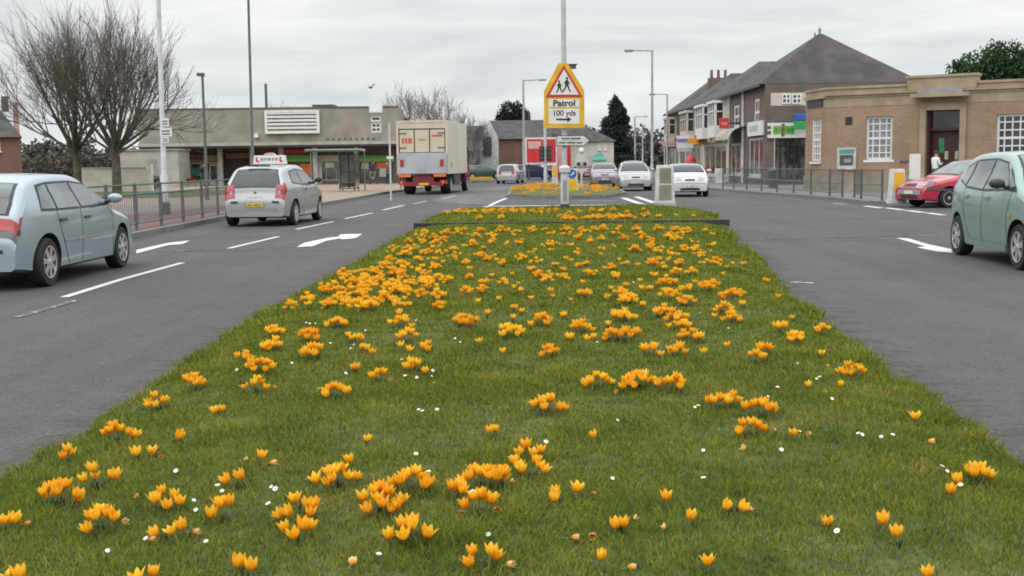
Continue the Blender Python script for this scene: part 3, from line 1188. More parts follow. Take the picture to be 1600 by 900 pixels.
def turfmat(name, c1, c2, c3):
    m = bpy.data.materials.new(name)
    q = nt(m)
    b = q.nodes['Principled BSDF']
    b.inputs['Roughness'].default_value = 0.75
    b.inputs['Specular IOR Level'].default_value = 0.2
    geo = q.nodes.new('ShaderNodeNewGeometry')
    tcx = q.nodes.new('ShaderNodeTexCoord')
    n = q.nodes.new('ShaderNodeTexNoise')
    n.inputs['Scale'].default_value = 2.2
    n.inputs['Detail'].default_value = 7
    n.inputs['Roughness'].default_value = 0.68
    q.links.new(tcx.outputs['Object'], n.inputs['Vector'])
    r = q.nodes.new('ShaderNodeValToRGB')
    r.color_ramp.elements[0].position, r.color_ramp.elements[0].color = 0.34, (*c1, 1)
    r.color_ramp.elements[1].position, r.color_ramp.elements[1].color = 0.68, (*c3, 1)
    e = r.color_ramp.elements.new(0.5)
    e.color = (*c2, 1)
    q.links.new(n.outputs['Fac'], r.inputs['Fac'])
    rr = q.nodes.new('ShaderNodeValToRGB')
    rr.color_ramp.elements[0].color = (0.55, 0.6, 0.6, 1)
    rr.color_ramp.elements[1].color = (1.6, 1.5, 1.45, 1)
    q.links.new(geo.outputs['Random Per Island'], rr.inputs['Fac'])
    mx = q.nodes.new('ShaderNodeMix')
    mx.data_type = 'RGBA'
    mx.blend_type = 'MULTIPLY'
    mx.inputs['Factor'].default_value = 1
    q.links.new(r.outputs['Color'], mx.inputs['A'])
    q.links.new(rr.outputs['Color'], mx.inputs['B'])
    q.links.new(mx.outputs['Result'], b.inputs['Base Color'])
    tr = q.nodes.new('ShaderNodeBsdfTranslucent')
    q.links.new(mx.outputs['Result'], tr.inputs['Color'])
    ms = q.nodes.new('ShaderNodeMixShader')
    ms.inputs[0].default_value = 0.3
    q.links.new(b.outputs[0], ms.inputs[1])
    q.links.new(tr.outputs[0], ms.inputs[2])
    q.links.new(ms.outputs[0], q.nodes['Material Output'].inputs['Surface'])
    return m


M['turf'] = turfmat('grass_blades', (0.090, 0.134, 0.013), (0.152, 0.188, 0.021), (0.240, 0.228, 0.042))
M['soil'] = mat('turf_base', (0.052, 0.072, 0.016), 0.95, 0.35, 9, col2=(0.092, 0.115, 0.026), detail=8)


def strip(y0, y1, n):
    ys = np.linspace(y0, y1, n)
    rows = []
    for y in ys:
        l, r = edges(y)
        u = np.concatenate([[0], np.linspace(0.004, 0.996, 46), [1]])
        xs = l + (r - l) * u
        zs = gz(xs, np.full_like(xs, y))
        zs[0] = zs[-1] = -0.02
        rows.append([(float(a), float(y), float(b)) for a, b in zip(xs, zs)])
    return rows


# dirt, moss and grit washed against the turf edge: broken patches on the tarmac
def gritmat():
    m = bpy.data.materials.new('edge_grit')
    q = nt(m)
    b_ = q.nodes['Principled BSDF']
    b_.inputs['Roughness'].default_value = 0.95
    tcx = q.nodes.new('ShaderNodeTexCoord')
    n1 = q.nodes.new('ShaderNodeTexNoise')
    n1.inputs['Scale'].default_value = 45
    n1.inputs['Detail'].default_value = 5
    q.links.new(tcx.outputs['Object'], n1.inputs['Vector'])
    r1 = q.nodes.new('ShaderNodeValToRGB')
    r1.color_ramp.elements[0].position, r1.color_ramp.elements[1].position = 0.35, 0.7
    r1.color_ramp.elements[0].color = (0.06, 0.052, 0.042, 1)
    r1.color_ramp.elements[1].color = (0.17, 0.145, 0.12, 1)
    q.links.new(n1.outputs['Fac'], r1.inputs['Fac'])
    q.links.new(r1.outputs[0], b_.inputs['Base Color'])
    uv = q.nodes.new('ShaderNodeUVMap')
    sp_ = q.nodes.new('ShaderNodeSeparateXYZ')
    q.links.new(uv.outputs[0], sp_.inputs[0])
    n2 = q.nodes.new('ShaderNodeTexNoise')
    n2.inputs['Scale'].default_value = 3.5
    n2.inputs['Detail'].default_value = 9
    n2.inputs['Roughness'].default_value = 0.72
    q.links.new(tcx.outputs['Object'], n2.inputs['Vector'])
    su = q.nodes.new('ShaderNodeMath')
    su.operation = 'SUBTRACT'
    q.links.new(n2.outputs['Fac'], su.inputs[0])
    ml = q.nodes.new('ShaderNodeMath')
    ml.operation = 'MULTIPLY'
    ml.inputs[1].default_value = 0.42
    q.links.new(sp_.outputs['X'], ml.inputs[0])
    q.links.new(ml.outputs[0], su.inputs[1])
    r2 = q.nodes.new('ShaderNodeMapRange')
    r2.inputs['From Min'].default_value = 0.27
    r2.inputs['From Max'].default_value = 0.47
    r2.inputs['To Max'].default_value = 0.5
    q.links.new(su.outputs[0], r2.inputs['Value'])
    q.links.new(r2.outputs['Result'], b_.inputs['Alpha'])
    return m


M['grit'] = gritmat()
for sd_ in (0, 1):
    vs, fs, uvs = [], [], []
    ys = np.linspace(1.4, 25.4, 120)
    for i, y in enumerate(ys):
        e_ = float(edges(y)[sd_])
        o_ = -0.45 if sd_ == 0 else 0.6
        vs += [(e_ - o_ * 0.06, float(y), 0.0085), (e_ + o_, float(y), 0.0085)]
        if i:
            k = 2 * i
            f = (k - 2, k - 1, k + 1, k)
            fs.append(f if sd_ else f[::-1])
            uv4 = [(0, 0), (1, 0), (1, 1), (0, 1)]
            uvs += uv4 if sd_ else uv4[::-1]
    me = bpy.data.meshes.new('road_edge')
    me.from_pydata(vs, [], fs)
    u_ = me.uv_layers.new(name='UVMap')
    u_.data.foreach_set('uv', [c for p in uvs for c in p])
    me.materials.append(M['grit'])
    ob = bpy.data.objects.new('road_edge', me)
    COL.objects.link(ob)
    tag(ob, kind='structure')

b = MB()
b.grid(strip(1.3, 25.56, 170), M['soil'])
b.grid(strip(25.76, 35.1, 60), M['soil'])
tag(b.build('verge_ground', smooth='all'), kind='structure')

# the dark edging that steps up across the strip
b = MB()
row = []
for i in range(40):
    u = i / 39
    x = -2.17 + (4.84 + 2.17) * u
    y = 25.66 - 0.1 * u
    row.append([(x, y - 0.055, -0.02), (x, y - 0.055, 0.135), (x, y - 0.045, 0.145), (x, y + 0.055, 0.145), (x, y + 0.055, -0.02)])
b.grid(row, M['kerbdark'])
b.add(row[0], [(0, 1, 2, 3, 4)], 'kerbdark')
b.add(row[-1], [(0, 1, 2, 3, 4)], 'kerbdark')
tag(b.build('edging_kerb'), 'low dark edging kerb crossing the flower strip from side to side', 'kerb')


def blades(x, y, z, ln, wd, lean, seg=2):
    """arrays of blades -> vertices and triangles"""
    n = len(x)
    az = nr.rand(n) * 2 * np.pi
    la = nr.rand(n) * 2 * np.pi
    dx, dy = np.cos(az) * wd / 2, np.sin(az) * wd / 2
    lx, ly = np.cos(la) * lean * ln, np.sin(la) * lean * ln
    V = np.empty((n, 5, 3), np.float32)
    mh = ln * 0.6
    V[:, 0] = np.stack([x - dx, y - dy, z - 0.006], 1)
    V[:, 1] = np.stack([x + dx, y + dy, z - 0.006], 1)
    V[:, 2] = np.stack([x + dx * 0.8 + lx * 0.4, y + dy * 0.8 + ly * 0.4, z + mh * (1 - lean * 0.3)], 1)
    V[:, 3] = np.stack([x - dx * 0.8 + lx * 0.4, y - dy * 0.8 + ly * 0.4, z + mh * (1 - lean * 0.3)], 1)
    V[:, 4] = np.stack([x + lx, y + ly, z + ln * (1 - lean * 0.55)], 1)
    base = (np.arange(n) * 5)[:, None]
    quads = base + np.array([[0, 1, 2, 3]])
    tris = base + np.array([[3, 2, 4]])
    return V.reshape(-1, 3), quads, tris


def grass_object(name, bands, m='turf'):
    VS, LO, ST, TOT = [], [], [], []
    o = 0
    ls = 0
    for (y0, y1, dens, ln0, wd0, lean0) in bands:
        area = float(np.mean([edges(yy)[1] - edges(yy)[0] for yy in np.linspace(y0, y1, 8)])) * (y1 - y0)
        n = int(area * dens)
        y = y0 + (y1 - y0) * nr.rand(n)
        l, r = edges(y)
        ex = 0.035
        x = l - ex + (r - l + 2 * ex) * nr.rand(n)
        n = len(x)
        pt = vnoise(x * 1.6, y * 1.6, 11) * 0.5 + vnoise(x * 5, y * 5, 12) * 0.3 + vnoise(x * 13, y * 13, 13) * 0.2
        l, r = edges(y)
        ed = 1 - smoothstep(0.0, 0.22, np.minimum(x - l, r - x))
        ln = ln0 * (0.55 + 0.9 * pt) * (0.6 + 0.8 * nr.rand(n)) * (1 + 0.55 * ed)
        wd = wd0 * (0.7 + 0.6 * nr.rand(n))
        big = vnoise(x * 0.9 + 3, y * 0.9, 21) * 0.6 + vnoise(x * 2.7, y * 2.7, 22) * 0.4
        ln = ln * (0.62 + 0.85 * big)
        thin = (pt * 0.6 + vnoise(x * 8, y * 8, 23) * 0.4) < 0.33
        kp = ~(thin & (nr.rand(n) < 0.4))
        # coarse tufts along the right-hand edge and here and there
        tuft = (vnoise(x * 3.3 + 9, y * 3.3, 24) > 0.83) | ((vnoise(x * 4, y * 4, 25) > 0.72) & (r - x < 0.45))
        ln = np.where(tuft, ln * 1.75, ln)
        x, y, ln, wd, l, r = x[kp], y[kp], ln[kp], wd[kp], l[kp], r[kp]
        n = len(x)
        lean = np.clip(lean0 * (0.4 + 1.0 * nr.rand(n)), 0.05, 0.95)
        v, q, t3 = blades(x, y, gz(x, y), ln, wd, lean)
        VS.append(v)
        n = len(q)
        lo = np.concatenate([q, t3], 1).reshape(-1) + o
        LO.append(lo)
        tot = np.tile([4, 3], n)
        TOT.append(tot)
        o += len(v)
    V = np.concatenate(VS)
    L_ = np.concatenate(LO).astype(np.int32)
    T_ = np.concatenate(TOT).astype(np.int32)
    S_ = np.concatenate([[0], np.cumsum(T_)[:-1]]).astype(np.int32)
    me = bpy.data.meshes.new(name)
    me.vertices.add(len(V))
    me.vertices.foreach_set('co', V.reshape(-1))
    me.loops.add(len(L_))
    me.loops.foreach_set('vertex_index', L_)
    me.polygons.add(len(T_))
    me.polygons.foreach_set('loop_start', S_)
    me.polygons.foreach_set('loop_total', T_)
    me.update()
    me.validate()
    me.materials.append(M[m])
    ob = bpy.data.objects.new(name, me)
    COL.objects.link(ob)
    return ob


gr = grass_object('grass', [(1.4, 3.0, 4500, 0.036, 0.0045, 0.8), (3.0, 5.2, 11000, 0.034, 0.0032, 0.85), (5.2, 7.2, 8500, 0.034, 0.0038, 0.85), (7.2, 10, 5200, 0.034, 0.005, 0.8), (10, 15, 2600, 0.036, 0.008, 0.75),
                           (15, 25.55, 1000, 0.038, 0.014, 0.7), (25.78, 35.05, 560, 0.042, 0.02, 0.7)])
tag(gr, 'short mown grass of the central reservation', 'grass', kind='stuff')
# ------------------------------------------------------------------ crocuses, daisies
def petalmat(name, deep, mid, tip):
    m = bpy.data.materials.new(name)
    q = nt(m)
    b = q.nodes['Principled BSDF']
    b.inputs['Roughness'].default_value = 0.5
    b.inputs['Specular IOR Level'].default_value = 0.3
    tcx = q.nodes.new('ShaderNodeTexCoord')
    uv = q.nodes.new('ShaderNodeUVMap')
    sp = q.nodes.new('ShaderNodeSeparateXYZ')
    q.links.new(uv.outputs[0], sp.inputs[0])
    r = q.nodes.new('ShaderNodeValToRGB')
    r.color_ramp.elements[0].position, r.color_ramp.elements[0].color = 0.05, (*deep, 1)
    r.color_ramp.elements[1].position, r.color_ramp.elements[1].color = 1.0, (*tip, 1)
    e = r.color_ramp.elements.new(0.55)
    e.color = (*mid, 1)
    q.links.new(sp.outputs['Y'], r.inputs['Fac'])
    oi = q.nodes.new('ShaderNodeObjectInfo')
    geo = q.nodes.new('ShaderNodeNewGeometry')
    ad = q.nodes.new('ShaderNodeMath')
    ad.operation = 'MULTIPLY_ADD'
    q.links.new(geo.outputs['Random Per Island'], ad.inputs[0])
    ad.inputs[1].default_value = 0.5
    hf = q.nodes.new('ShaderNodeMath')
    hf.operation = 'MULTIPLY'
    hf.inputs[1].default_value = 0.5
    q.links.new(oi.outputs['Random'], hf.inputs[0])
    q.links.new(hf.outputs[0], ad.inputs[2])
    h = q.nodes.new('ShaderNodeValToRGB')
    h.color_ramp.elements[0].color = (0.95, 0.66, 0.6, 1)
    h.color_ramp.elements[1].color = (1.08, 1.26, 2.2, 1)
    q.links.new(ad.outputs[0], h.inputs['Fac'])
    mx = q.nodes.new('ShaderNodeMix')
    mx.data_type = 'RGBA'
    mx.blend_type = 'MULTIPLY'
    mx.inputs['Factor'].default_value = 1
    q.links.new(r.outputs[0], mx.inputs['A'])
    q.links.new(h.outputs[0], mx.inputs['B'])
    q.links.new(mx.outputs['Result'], b.inputs['Base Color'])
    tr = q.nodes.new('ShaderNodeBsdfTranslucent')
    q.links.new(mx.outputs['Result'], tr.inputs['Color'])
    ms = q.nodes.new('ShaderNodeMixShader')
    ms.inputs[0].default_value = 0.35
    q.links.new(b.outputs[0], ms.inputs[1])
    q.links.new(tr.outputs[0], ms.inputs[2])
    q.links.new(ms.outputs[0], q.nodes['Material Output'].inputs['Surface'])
    return m


M['petal'] = petalmat('crocus_petal', (0.87, 0.33, 0.003), (0.92, 0.50, 0.007), (0.93, 0.63, 0.05))
M['petal_wilt'] = petalmat('wilted_petal', (0.74, 0.30, 0.015), (0.80, 0.50, 0.08), (0.84, 0.68, 0.30))
M['petal_white'] = mat('daisy_petal', (0.78, 0.78, 0.76), 0.6, 0.05, 60)
M['daisy_eye'] = mat('daisy_eye', (0.75, 0.45, 0.02), 0.7, 0.1, 60)
M['stem'] = mat('pale_crocus_stem', (0.17, 0.22, 0.10), 0.6, 0.15, 30)
M['leaf'] = mat('dark_crocus_leaf', (0.028, 0.062, 0.018), 0.5, 0.25, 30)


class FB:
    """flower mesh builder with a uv along each petal"""
    def __init__(s):
        s.v, s.f, s.m, s.uv = [], [], [], []

    def patch(s, rows, k, vs):
        o = len(s.v)
        n = len(rows[0])
        for r_ in rows:
            s.v += [tuple(p) for p in r_]
        for i in range(len(rows) - 1):
            for j in range(n - 1):
                s.f.append((o + i * n + j, o + i * n + j + 1, o + (i + 1) * n + j + 1, o + (i + 1) * n + j))
                s.m.append(k)
                s.uv += [(0.5, vs[i]), (0.5, vs[i]), (0.5, vs[i + 1]), (0.5, vs[i + 1])]

    def mesh(s, name, mats):
        me = bpy.data.meshes.new(name)
        me.from_pydata(s.v, [], s.f)
        for m in mats:
            me.materials.append(M[m])
        me.polygons.foreach_set('material_index', s.m)
        uv = me.uv_layers.new(name='UVMap')
        uv.data.foreach_set('uv', [c for p in s.uv for c in p])
        me.polygons.foreach_set('use_smooth', [True] * len(me.polygons))
        return me


def petals(fb, base, axis, size, openness, k=0, rr=rnd, np_=6, nv=6):
    """six petals round an axis; openness 0 = closed bud, 1 = wide open"""
    ax = Vector(axis).normalized()
    a = ax.orthogonal().normalized()
    b = ax.cross(a)
    rot = rr.random() * 6.28
    for p in range(np_):
        ph = rot + 2 * math.pi * p / np_ + rr.uniform(-0.1, 0.1)
        inner = p % 2
        op = openness * rr.uniform(0.8, 1.2) * (0.85 if inner else 1.0)
        L = size * rr.uniform(0.92, 1.06) * (0.95 if inner else 1)
        rad = a * math.cos(ph) + b * math.sin(ph)
        tan = ax.cross(rad)
        rows, vs = [], []
        r_, h = 0.05 * size, 0.0
        ang = 0.95                     # start leaning outwards, then rise into a goblet
        for i in range(nv + 1):
            t_ = i / nv
            wd = size * 0.25 * (math.sin(math.pi * (0.10 + 0.90 * t_ ** 0.72)) ** 0.8 if t_ < 1 else 0.02) * (1 + 0.2 * t_)
            cup = 0.30 * wd
            c = Vector(base) + rad * r_ + ax * h
            rows.append([c + tan * (-wd) - rad * cup * 0.9 + ax * 0.0, c - tan * wd * 0.45 - rad * cup * 0.2, c + rad * 0.02 * size, c + tan * wd * 0.45 - rad * cup * 0.2, c + tan * wd - rad * cup * 0.9])
            vs.append(t_)
            # outward lean: strong at the base, upright in the middle, flaring at the tip when open
            lean = 0.95 * (1 - t_) ** 2.2 + op * (0.12 + 0.95 * t_ ** 1.6) - 0.22 * (1 - op) * t_
            st = L / nv
            r_ += math.sin(lean) * st
            h += math.cos(lean) * st
        fb.patch(rows, k, vs)


def stalk(fb, p0, p1, r0, r1, k, n=5):
    p0, p1 = Vector(p0), Vector(p1)
    d = (p1 - p0).normalized()
    a = d.orthogonal().normalized()
    b = d.cross(a)
    rows = []
    for f in (0, 0.5, 1):
        c = p0.lerp(p1, f)
        r_ = r0 + (r1 - r0) * f
        rows.append([c + (a * math.cos(2 * math.pi * i / n) + b * math.sin(2 * math.pi * i / n)) * r_ for i in range(n + 1)])
    fb.patch(rows, k, (0, 0.5, 1))


def leaf_fan(fb, n, rad, k, rr=rnd):
    for i in range(n):
        az = rr.random() * 6.28
        c = Vector((rr.uniform(-rad, rad) * 0.7, rr.uniform(-rad, rad) * 0.7, -0.01))
        d = Vector((math.cos(az), math.sin(az), 0))
        s_ = Vector((-d.y, d.x, 0))
        L = rr.uniform(0.05, 0.085)
        rows = []
        for j in range(5):
            t_ = j / 4
            wd = 0.0024 * (1 - t_ ** 3) + 0.0002
            p = c + d * (L * 0.75 * t_ ** 1.5) + Vector((0, 0, 0.055 * math.sin(min(1.0, t_ * 1.05) * 1.9)))
            rows.append([p - s_ * wd, p + s_ * wd])
        fb.patch(rows, k, [j / 4 for j in range(5)])


def one_flower(op, seed, size=0.052):
    rr = random.Random(seed)
    fb = FB()
    petals(fb, (0, 0, 0), (0, 0, 1), size, op, 0, rr, nv=8)
    # orange style in the cup
    stalk(fb, (0, 0, 0.004), (0, 0, size * 0.6), 0.0022, 0.0032, 0)
    return fb.mesh('crocus_petals', ['petal'])


FLOWERS = [one_flower(op, 40 + i) for i, op in enumerate((0.22, 0.34, 0.45, 0.56, 0.68, 0.40, 0.78, 0.50, 0.05))]
fb = FB()
stalk(fb, (0, 0, -0.062), (0, 0, 0.003), 0.0022, 0.0030, 0)
STEM = fb.mesh('crocus_stem', ['stem'])
LEAVES = []
for n in (4, 7, 12, 18):
    fb = FB()
    leaf_fan(fb, n, 0.012 * math.sqrt(n), 0, random.Random(n))
    LEAVES.append(fb.mesh('crocus_leaves', ['leaf']))


def layout(n, rr):
    """flower places in a clump: spread without overlapping"""
    pts = []
    rad = 0.0 if n == 1 else 0.0215 * math.sqrt(n) * 1.06
    tries = 0
    while len(pts) < n and tries < 900:
        tries += 1
        a, q = rr.random() * 6.28, math.sqrt(rr.random()) * rad
        p = (q * math.cos(a) * 1.25, q * math.sin(a))
        if all(math.dist(p, o) > (0.027 if tries < 400 else 0.017) for o in pts):
            pts.append(p)
    return pts, max(rad, 0.01)


def clump_mesh(n, seed, coarse=False):
    """a clump small in the picture: petals, stems and leaves in one mesh"""
    rr = random.Random(seed)
    fb = FB()
    pts, rad = layout(n if n < 3 else round(n * 1.4), rr)
    for x, y in pts:
        out = Vector((x, y, 0)) * 5.0
        ax = (Vector((rr.uniform(-0.15, 0.15), rr.uniform(-0.15, 0.15), 1)) + out * 0.6).normalized()
        hgt = 0.020 + 0.042 * (1 - min(1, math.hypot(x, y) / max(rad, .02)) ** 2) * (n > 2) + rr.uniform(0, 0.03)
        b0 = Vector((x * 0.7, y * 0.7, -0.01))
        top = Vector((x, y, hgt))
        stalk(fb, b0, top, 0.0022, 0.003, 1, 4)
        petals(fb, top, ax, rr.uniform(0.046, 0.060), rr.uniform(0.25, 0.8), 0, rr, nv=4 if coarse else 5)
    leaf_fan(fb, 4 + 2 * n, rad * 0.8, 2, rr)
    return fb.mesh('crocus_clump', ['petal', 'stem', 'leaf'])


CL = {n: [clump_mesh(n, 100 * n + k) for k in range(3)] for n in (1, 2, 3, 4, 5, 6, 7, 8, 12)}

# bloom centres read off the photograph: (pixel x, pixel y, flowers); near ones with a label of their own
NEAR = [
    (108, 704, 3, 'three tall orange crocuses touching, close to the road at the left border of the lawn'),
    (187, 672, 5, 'wide orange crocus clump at the grass border beside the left road, above a lone pair'),
    (277, 677, 1, 'single drooping orange crocus between the wide border clump and the empty lawn'),
    (212, 701, 1, 'left crocus of an upright pair on separate long pale stems'),
    (237, 700, 1, 'right crocus of an upright pair on separate long pale stems'),
    (155, 742, 5, 'spreading five-flowered crocus clump just below the upright pair on the left'),
    (90, 768, 7, 'broad dense dome of orange crocuses, the fullest clump in the lower left corner'),
    (156, 808, 4, 'compact bunch of orange crocuses standing below the broad left dome'),
    (3, 810, 2, 'orange crocuses cut off by the left edge of the photo'),
    (261, 775, 4, 'ragged crocus bunch with a pale fallen bloom at its left side'),
    (368, 743, 2, 'two leaning crocuses below and left of a small single bloom with pale neighbours'),
    (408, 708, 1, 'small single crocus above two pale collapsed blooms'),
    (350, 791, 4, 'straggling row of four crocuses beside three white daisies'),
    (257, 822, 2, 'twin crocuses leaning left above a fallen pale stalk'),
    (287, 817, 1, 'lone crocus to the right of the leaning twins near the lower left'),
    (372, 872, 1, 'left flower of the open pair close to the bottom edge, left of the white daisies'),
    (392, 878, 1, 'right flower of the open pair close to the bottom edge, fully cupped'),
    (26, 892, 2, 'orange blooms cut by the bottom edge in the far lower left corner'),
    (227, 890, 2, 'small crocus bunch half cut off by the bottom edge left of the open pair'),
    (575, 678, 1, 'tiny single crocus on a bare stem in the open middle lawn, left of centre'),
    (546, 714, 1, 'small low orange crocus above the full round clump with a pale fallen bloom'),
    (525, 741, 7, 'full round crocus clump with a pale fallen bloom lying at its left'),
    (467, 776, 2, 'upper left pair of the scattered ring of crocuses left of the large middle clump'),
    (484, 787, 2, 'right pair in the scattered ring of crocuses left of the large middle clump'),
    (440, 796, 2, 'deep orange crocuses lying low at the left of the scattered ring'),
    (464, 821, 3, 'row of closing crocuses forming the lowest part of the scattered ring'),
    (644, 747, 6, 'wide low crocus clump up and right of the tallest middle dome'),
    (598, 778, 8, 'tallest heaped dome of crocuses near the lower middle of the lawn'),
    (638, 826, 4, 'star-shaped open crocuses below the heaped dome'),
    (755, 743, 7, 'large crocus clump joined by smaller bunches on both sides in the lower middle'),
    (715, 760, 3, 'small bunch attached at the left of the large lower middle clump'),
    (779, 742, 3, 'small bunch attached at the right of the large lower middle clump'),
    (747, 782, 3, 'tall little bunch straight below the large lower middle clump'),
    (818, 696, 2, 'upper left crocuses of the four-part group near the middle of the photo'),
    (841, 701, 2, 'upper right crocuses of the four-part group near the middle of the photo'),
    (811, 720, 2, 'lower left crocuses of the four-part group near the middle of the photo'),
    (833, 727, 3, 'lower right crocuses of the four-part group near the middle of the photo'),
    (772, 667, 2, 'small pair alone in the open grass above the lower middle clump'),
    (754, 862, 3, 'big glossy goblet crocuses at the bottom edge with a daisy behind'),
    (928, 676, 1, 'tiny yellow crocus alone in the bare turf right of the middle'),
    (869, 767, 2, 'tall double crocus at the left of a spaced pair in the lower middle'),
    (902, 761, 1, 'slender crocus at the right of a spaced pair in the lower middle'),
    (1041, 773, 1, 'single open crocus with pointed petals up and left of another single'),
    (1079, 803, 1, 'single plump crocus below and right of a similar single bloom'),
    (1147, 781, 2, 'orange crocuses leaning together above a faded drooping bloom'),
    (966, 806, 2, 'dishevelled crocuses with blooms lying on the turf beside them'),
    (940, 866, 1, 'closed egg-shaped crocus bud near the bottom edge'),
    (1107, 870, 1, 'widely opened six-pointed crocus near the bottom edge'),
    (1174, 665, 4, 'lower clump of the pair of wide clumps on the right side'),
    (1190, 635, 6, 'upper clump of the pair of wide clumps on the right side'),
    (1239, 670, 1, 'single crocus immediately right of the two wide right-hand clumps'),
    (1333, 576, 6, 'bright full clump next to a dark grass tuft by the right road'),
    (1264, 593, 1, 'single round crocus left of the bright clump by the dark grass tuft'),
    (1431, 646, 1, 'lone crocus nearest the right-hand road edge, above three daisies'),
    (1525, 736, 4, 'short-stemmed clump in the bare lower right corner of the lawn'),
    (1486, 757, 1, 'low crocus just left of the short-stemmed lower right clump'),
    (1292, 804, 1, 'single yellow crocus low on the right, left of three others'),
    (1380, 808, 1, 'half-open crocus above a taller one in the lower right'),
    (1402, 830, 1, 'tall upright crocus below the half-open one in the lower right'),
    (1451, 888, 1, 'small crocus at the very bottom edge on the right'),
    (300, 596, 6, 'long twin-lobed clump standing alone at the left grass border'),
    (248, 625, 4, 'narrow low row of crocuses nearest the left road, below the twin-lobed clump'),
    (342, 632, 2, 'two small stacked crocuses right of the narrow low row'),
    (523, 608, 5, 'rounded clump flanked by a pale bloom in the left half of the lawn'),
    (593, 584, 3, 'small clump right of the rounded one with faded petals below'),
    (855, 629, 7, 'full clump standing alone in the centre of the lawn'),
    (935, 593, 6, 'left clump of the row of three in the centre right'),
    (1000, 593, 12, 'largest and densest clump, the middle one of a row of three'),
    (1052, 598, 5, 'right clump of the row of three in the centre right'),
    (1121, 624, 3, 'left part of the joined small clumps above the wide right pair'),
    (1139, 619, 3, 'right part of the joined small clumps above the wide right pair'),
    (400, 599, 4, 'upright bunch below the fullest clump at the left border'),
    (403, 569, 8, 'fullest clump at the left grass border with a smaller one touching behind'),
    (381, 557, 4, 'smaller clump touching the back of the fullest left border clump'),
    (1314, 594, 1, 'faded crocus just under the bright clump by the dark grass tuft'),
    (1497, 741, 1, 'tiny half-open crocus between two low clumps in the lower right corner'),
]
MID = '''427,516,6 427,537,7 483,523,7 525,503,7 552,524,3 571,539,2 490,549,6 552,571,2 626,501,4 627,486,2 634,493,2 638,524,4 670,538,3 644,571,4 664,576,1 720,500,6 737,504,4
581,477,6 603,467,7 453,476,5 480,465,7 507,452,6 512,472,4 531,465,6 536,425,6 552,440,7 571,437,7 568,451,7 587,424,6 603,412,6 613,425,6 627,413,4 627,429,5 613,443,6 630,452,8 603,448,5 657,460,4 656,424,4 680,416,7 667,437,8 684,433,5 702,437,5 685,461,7 688,477,5 731,455,4 731,431,3 728,409,3 676,447,5 548,452,5 592,440,4
784,411,2 760,403,2 814,403,2 767,428,2 756,439,3 754,452,3 779,464,1 800,427,1 790,437,1 803,447,1 840,429,5 856,437,4 831,419,2 880,429,3 867,411,2 864,460,1 919,427,5 912,457,3 907,412,3 954,417,6 960,431,3 979,442,2 955,449,1 983,466,8 968,457,4 1003,474,2 976,492,7 962,485,2 1019,409,5 1036,416,2 1019,428,3 1015,448,2 1032,441,4 1049,441,4 1057,426,4 1081,423,6 1086,439,1 1102,448,6 1118,440,3 1049,460,5 1070,468,8 1063,408,2 1119,408,4 1163,411,2 1150,457,8 1134,460,3 1131,480,6 1143,494,5 1155,497,2 1162,471,2 1035,484,7 1054,494,7 1060,505,7 1078,520,8 1094,525,3 1059,546,6 1014,543,3 992,516,3 974,522,6 956,522,5 928,522,1 950,503,1 910,509,6 892,523,2 884,489,2 846,499,5 830,503,1 798,516,8 802,477,2 816,483,1 802,493,1 762,487,1 858,546,5 1183,554,3 1195,543,3 1220,509,3 1243,524,7 1285,512,3 1284,549,1 1197,436,2 1215,461,1 1238,494,1
664,365,5 677,370,6 693,375,5 698,364,7 715,365,4 725,360,3 751,360,5 745,368,6 783,358,5 832,359,6 810,361,1 770,379,4 774,369,3 738,381,5 811,379,3 659,377,5 681,381,4 640,378,4 666,394,7 632,396,7 609,405,6 630,414,4 711,399,2 728,409,3 753,399,3 762,404,3 813,402,4 785,411,3 830,418,3 868,411,2 880,419,2 858,381,3 889,382,3 883,358,7
909,358,6 928,358,7 943,357,5 967,357,4 994,358,7 1028,357,7 1055,357,9 1074,361,5 1000,364,3 905,371,4 921,377,3 940,373,4 975,372,6 1006,370,6 1018,376,5 1057,373,8 1043,370,4 992,390,5 1017,387,5 1028,393,3 1045,396,3 1068,388,5 1087,390,4 1100,395,2 1021,410,6 1032,403,2 1037,416,2 1062,411,4 915,409,2 974,410,2
713,331,6 728,330,6 742,330,7 756,329,7 770,329,6 785,328,7 800,328,7 815,328,7 832,330,5 846,327,4 749,341,4 783,340,4 883,340,6 897,341,6 917,341,6 927,340,6 938,339,7 951,338,6 968,338,7 979,331,5 983,339,6 1011,336,4 1029,338,3 1057,336,2 1083,337,3 905,331,6 925,329,5 940,330,6 958,328,4 868,328,5 890,333,4 700,333,4 1005,327,3'''


def zone(x, y):
    if y < 345:
        return 'beyond the dark edging kerb'
    if y < 366:
        return 'close along the near side of the dark edging kerb'
    if x < 760 and y < 490:
        return 'in the crowded drift along the left grass edge'
    if y < 402:
        return 'in the loose band a little nearer than the dark edging kerb'
    if y < 450:
        return 'sprinkled over the upper middle lawn'
    if x < 760:
        return 'around the daisies left of the middle lawn'
    if x < 905:
        return 'thinly scattered down the very middle of the lawn'
    if x < 1110:
        return 'in the bold diagonal group right of the middle lawn'
    return 'near the right-hand grass edge by the road'


n_mid = 0
placed = []


def put_clump(px, py, zz=0.145):
    p = P(px, py, zz)
    for _ in range(2):
        p = P(px, py, float(gz(p.x, p.y)) + 0.062)
    return Vector((p.x, p.y, float(gz(p.x, p.y)) - 0.004))


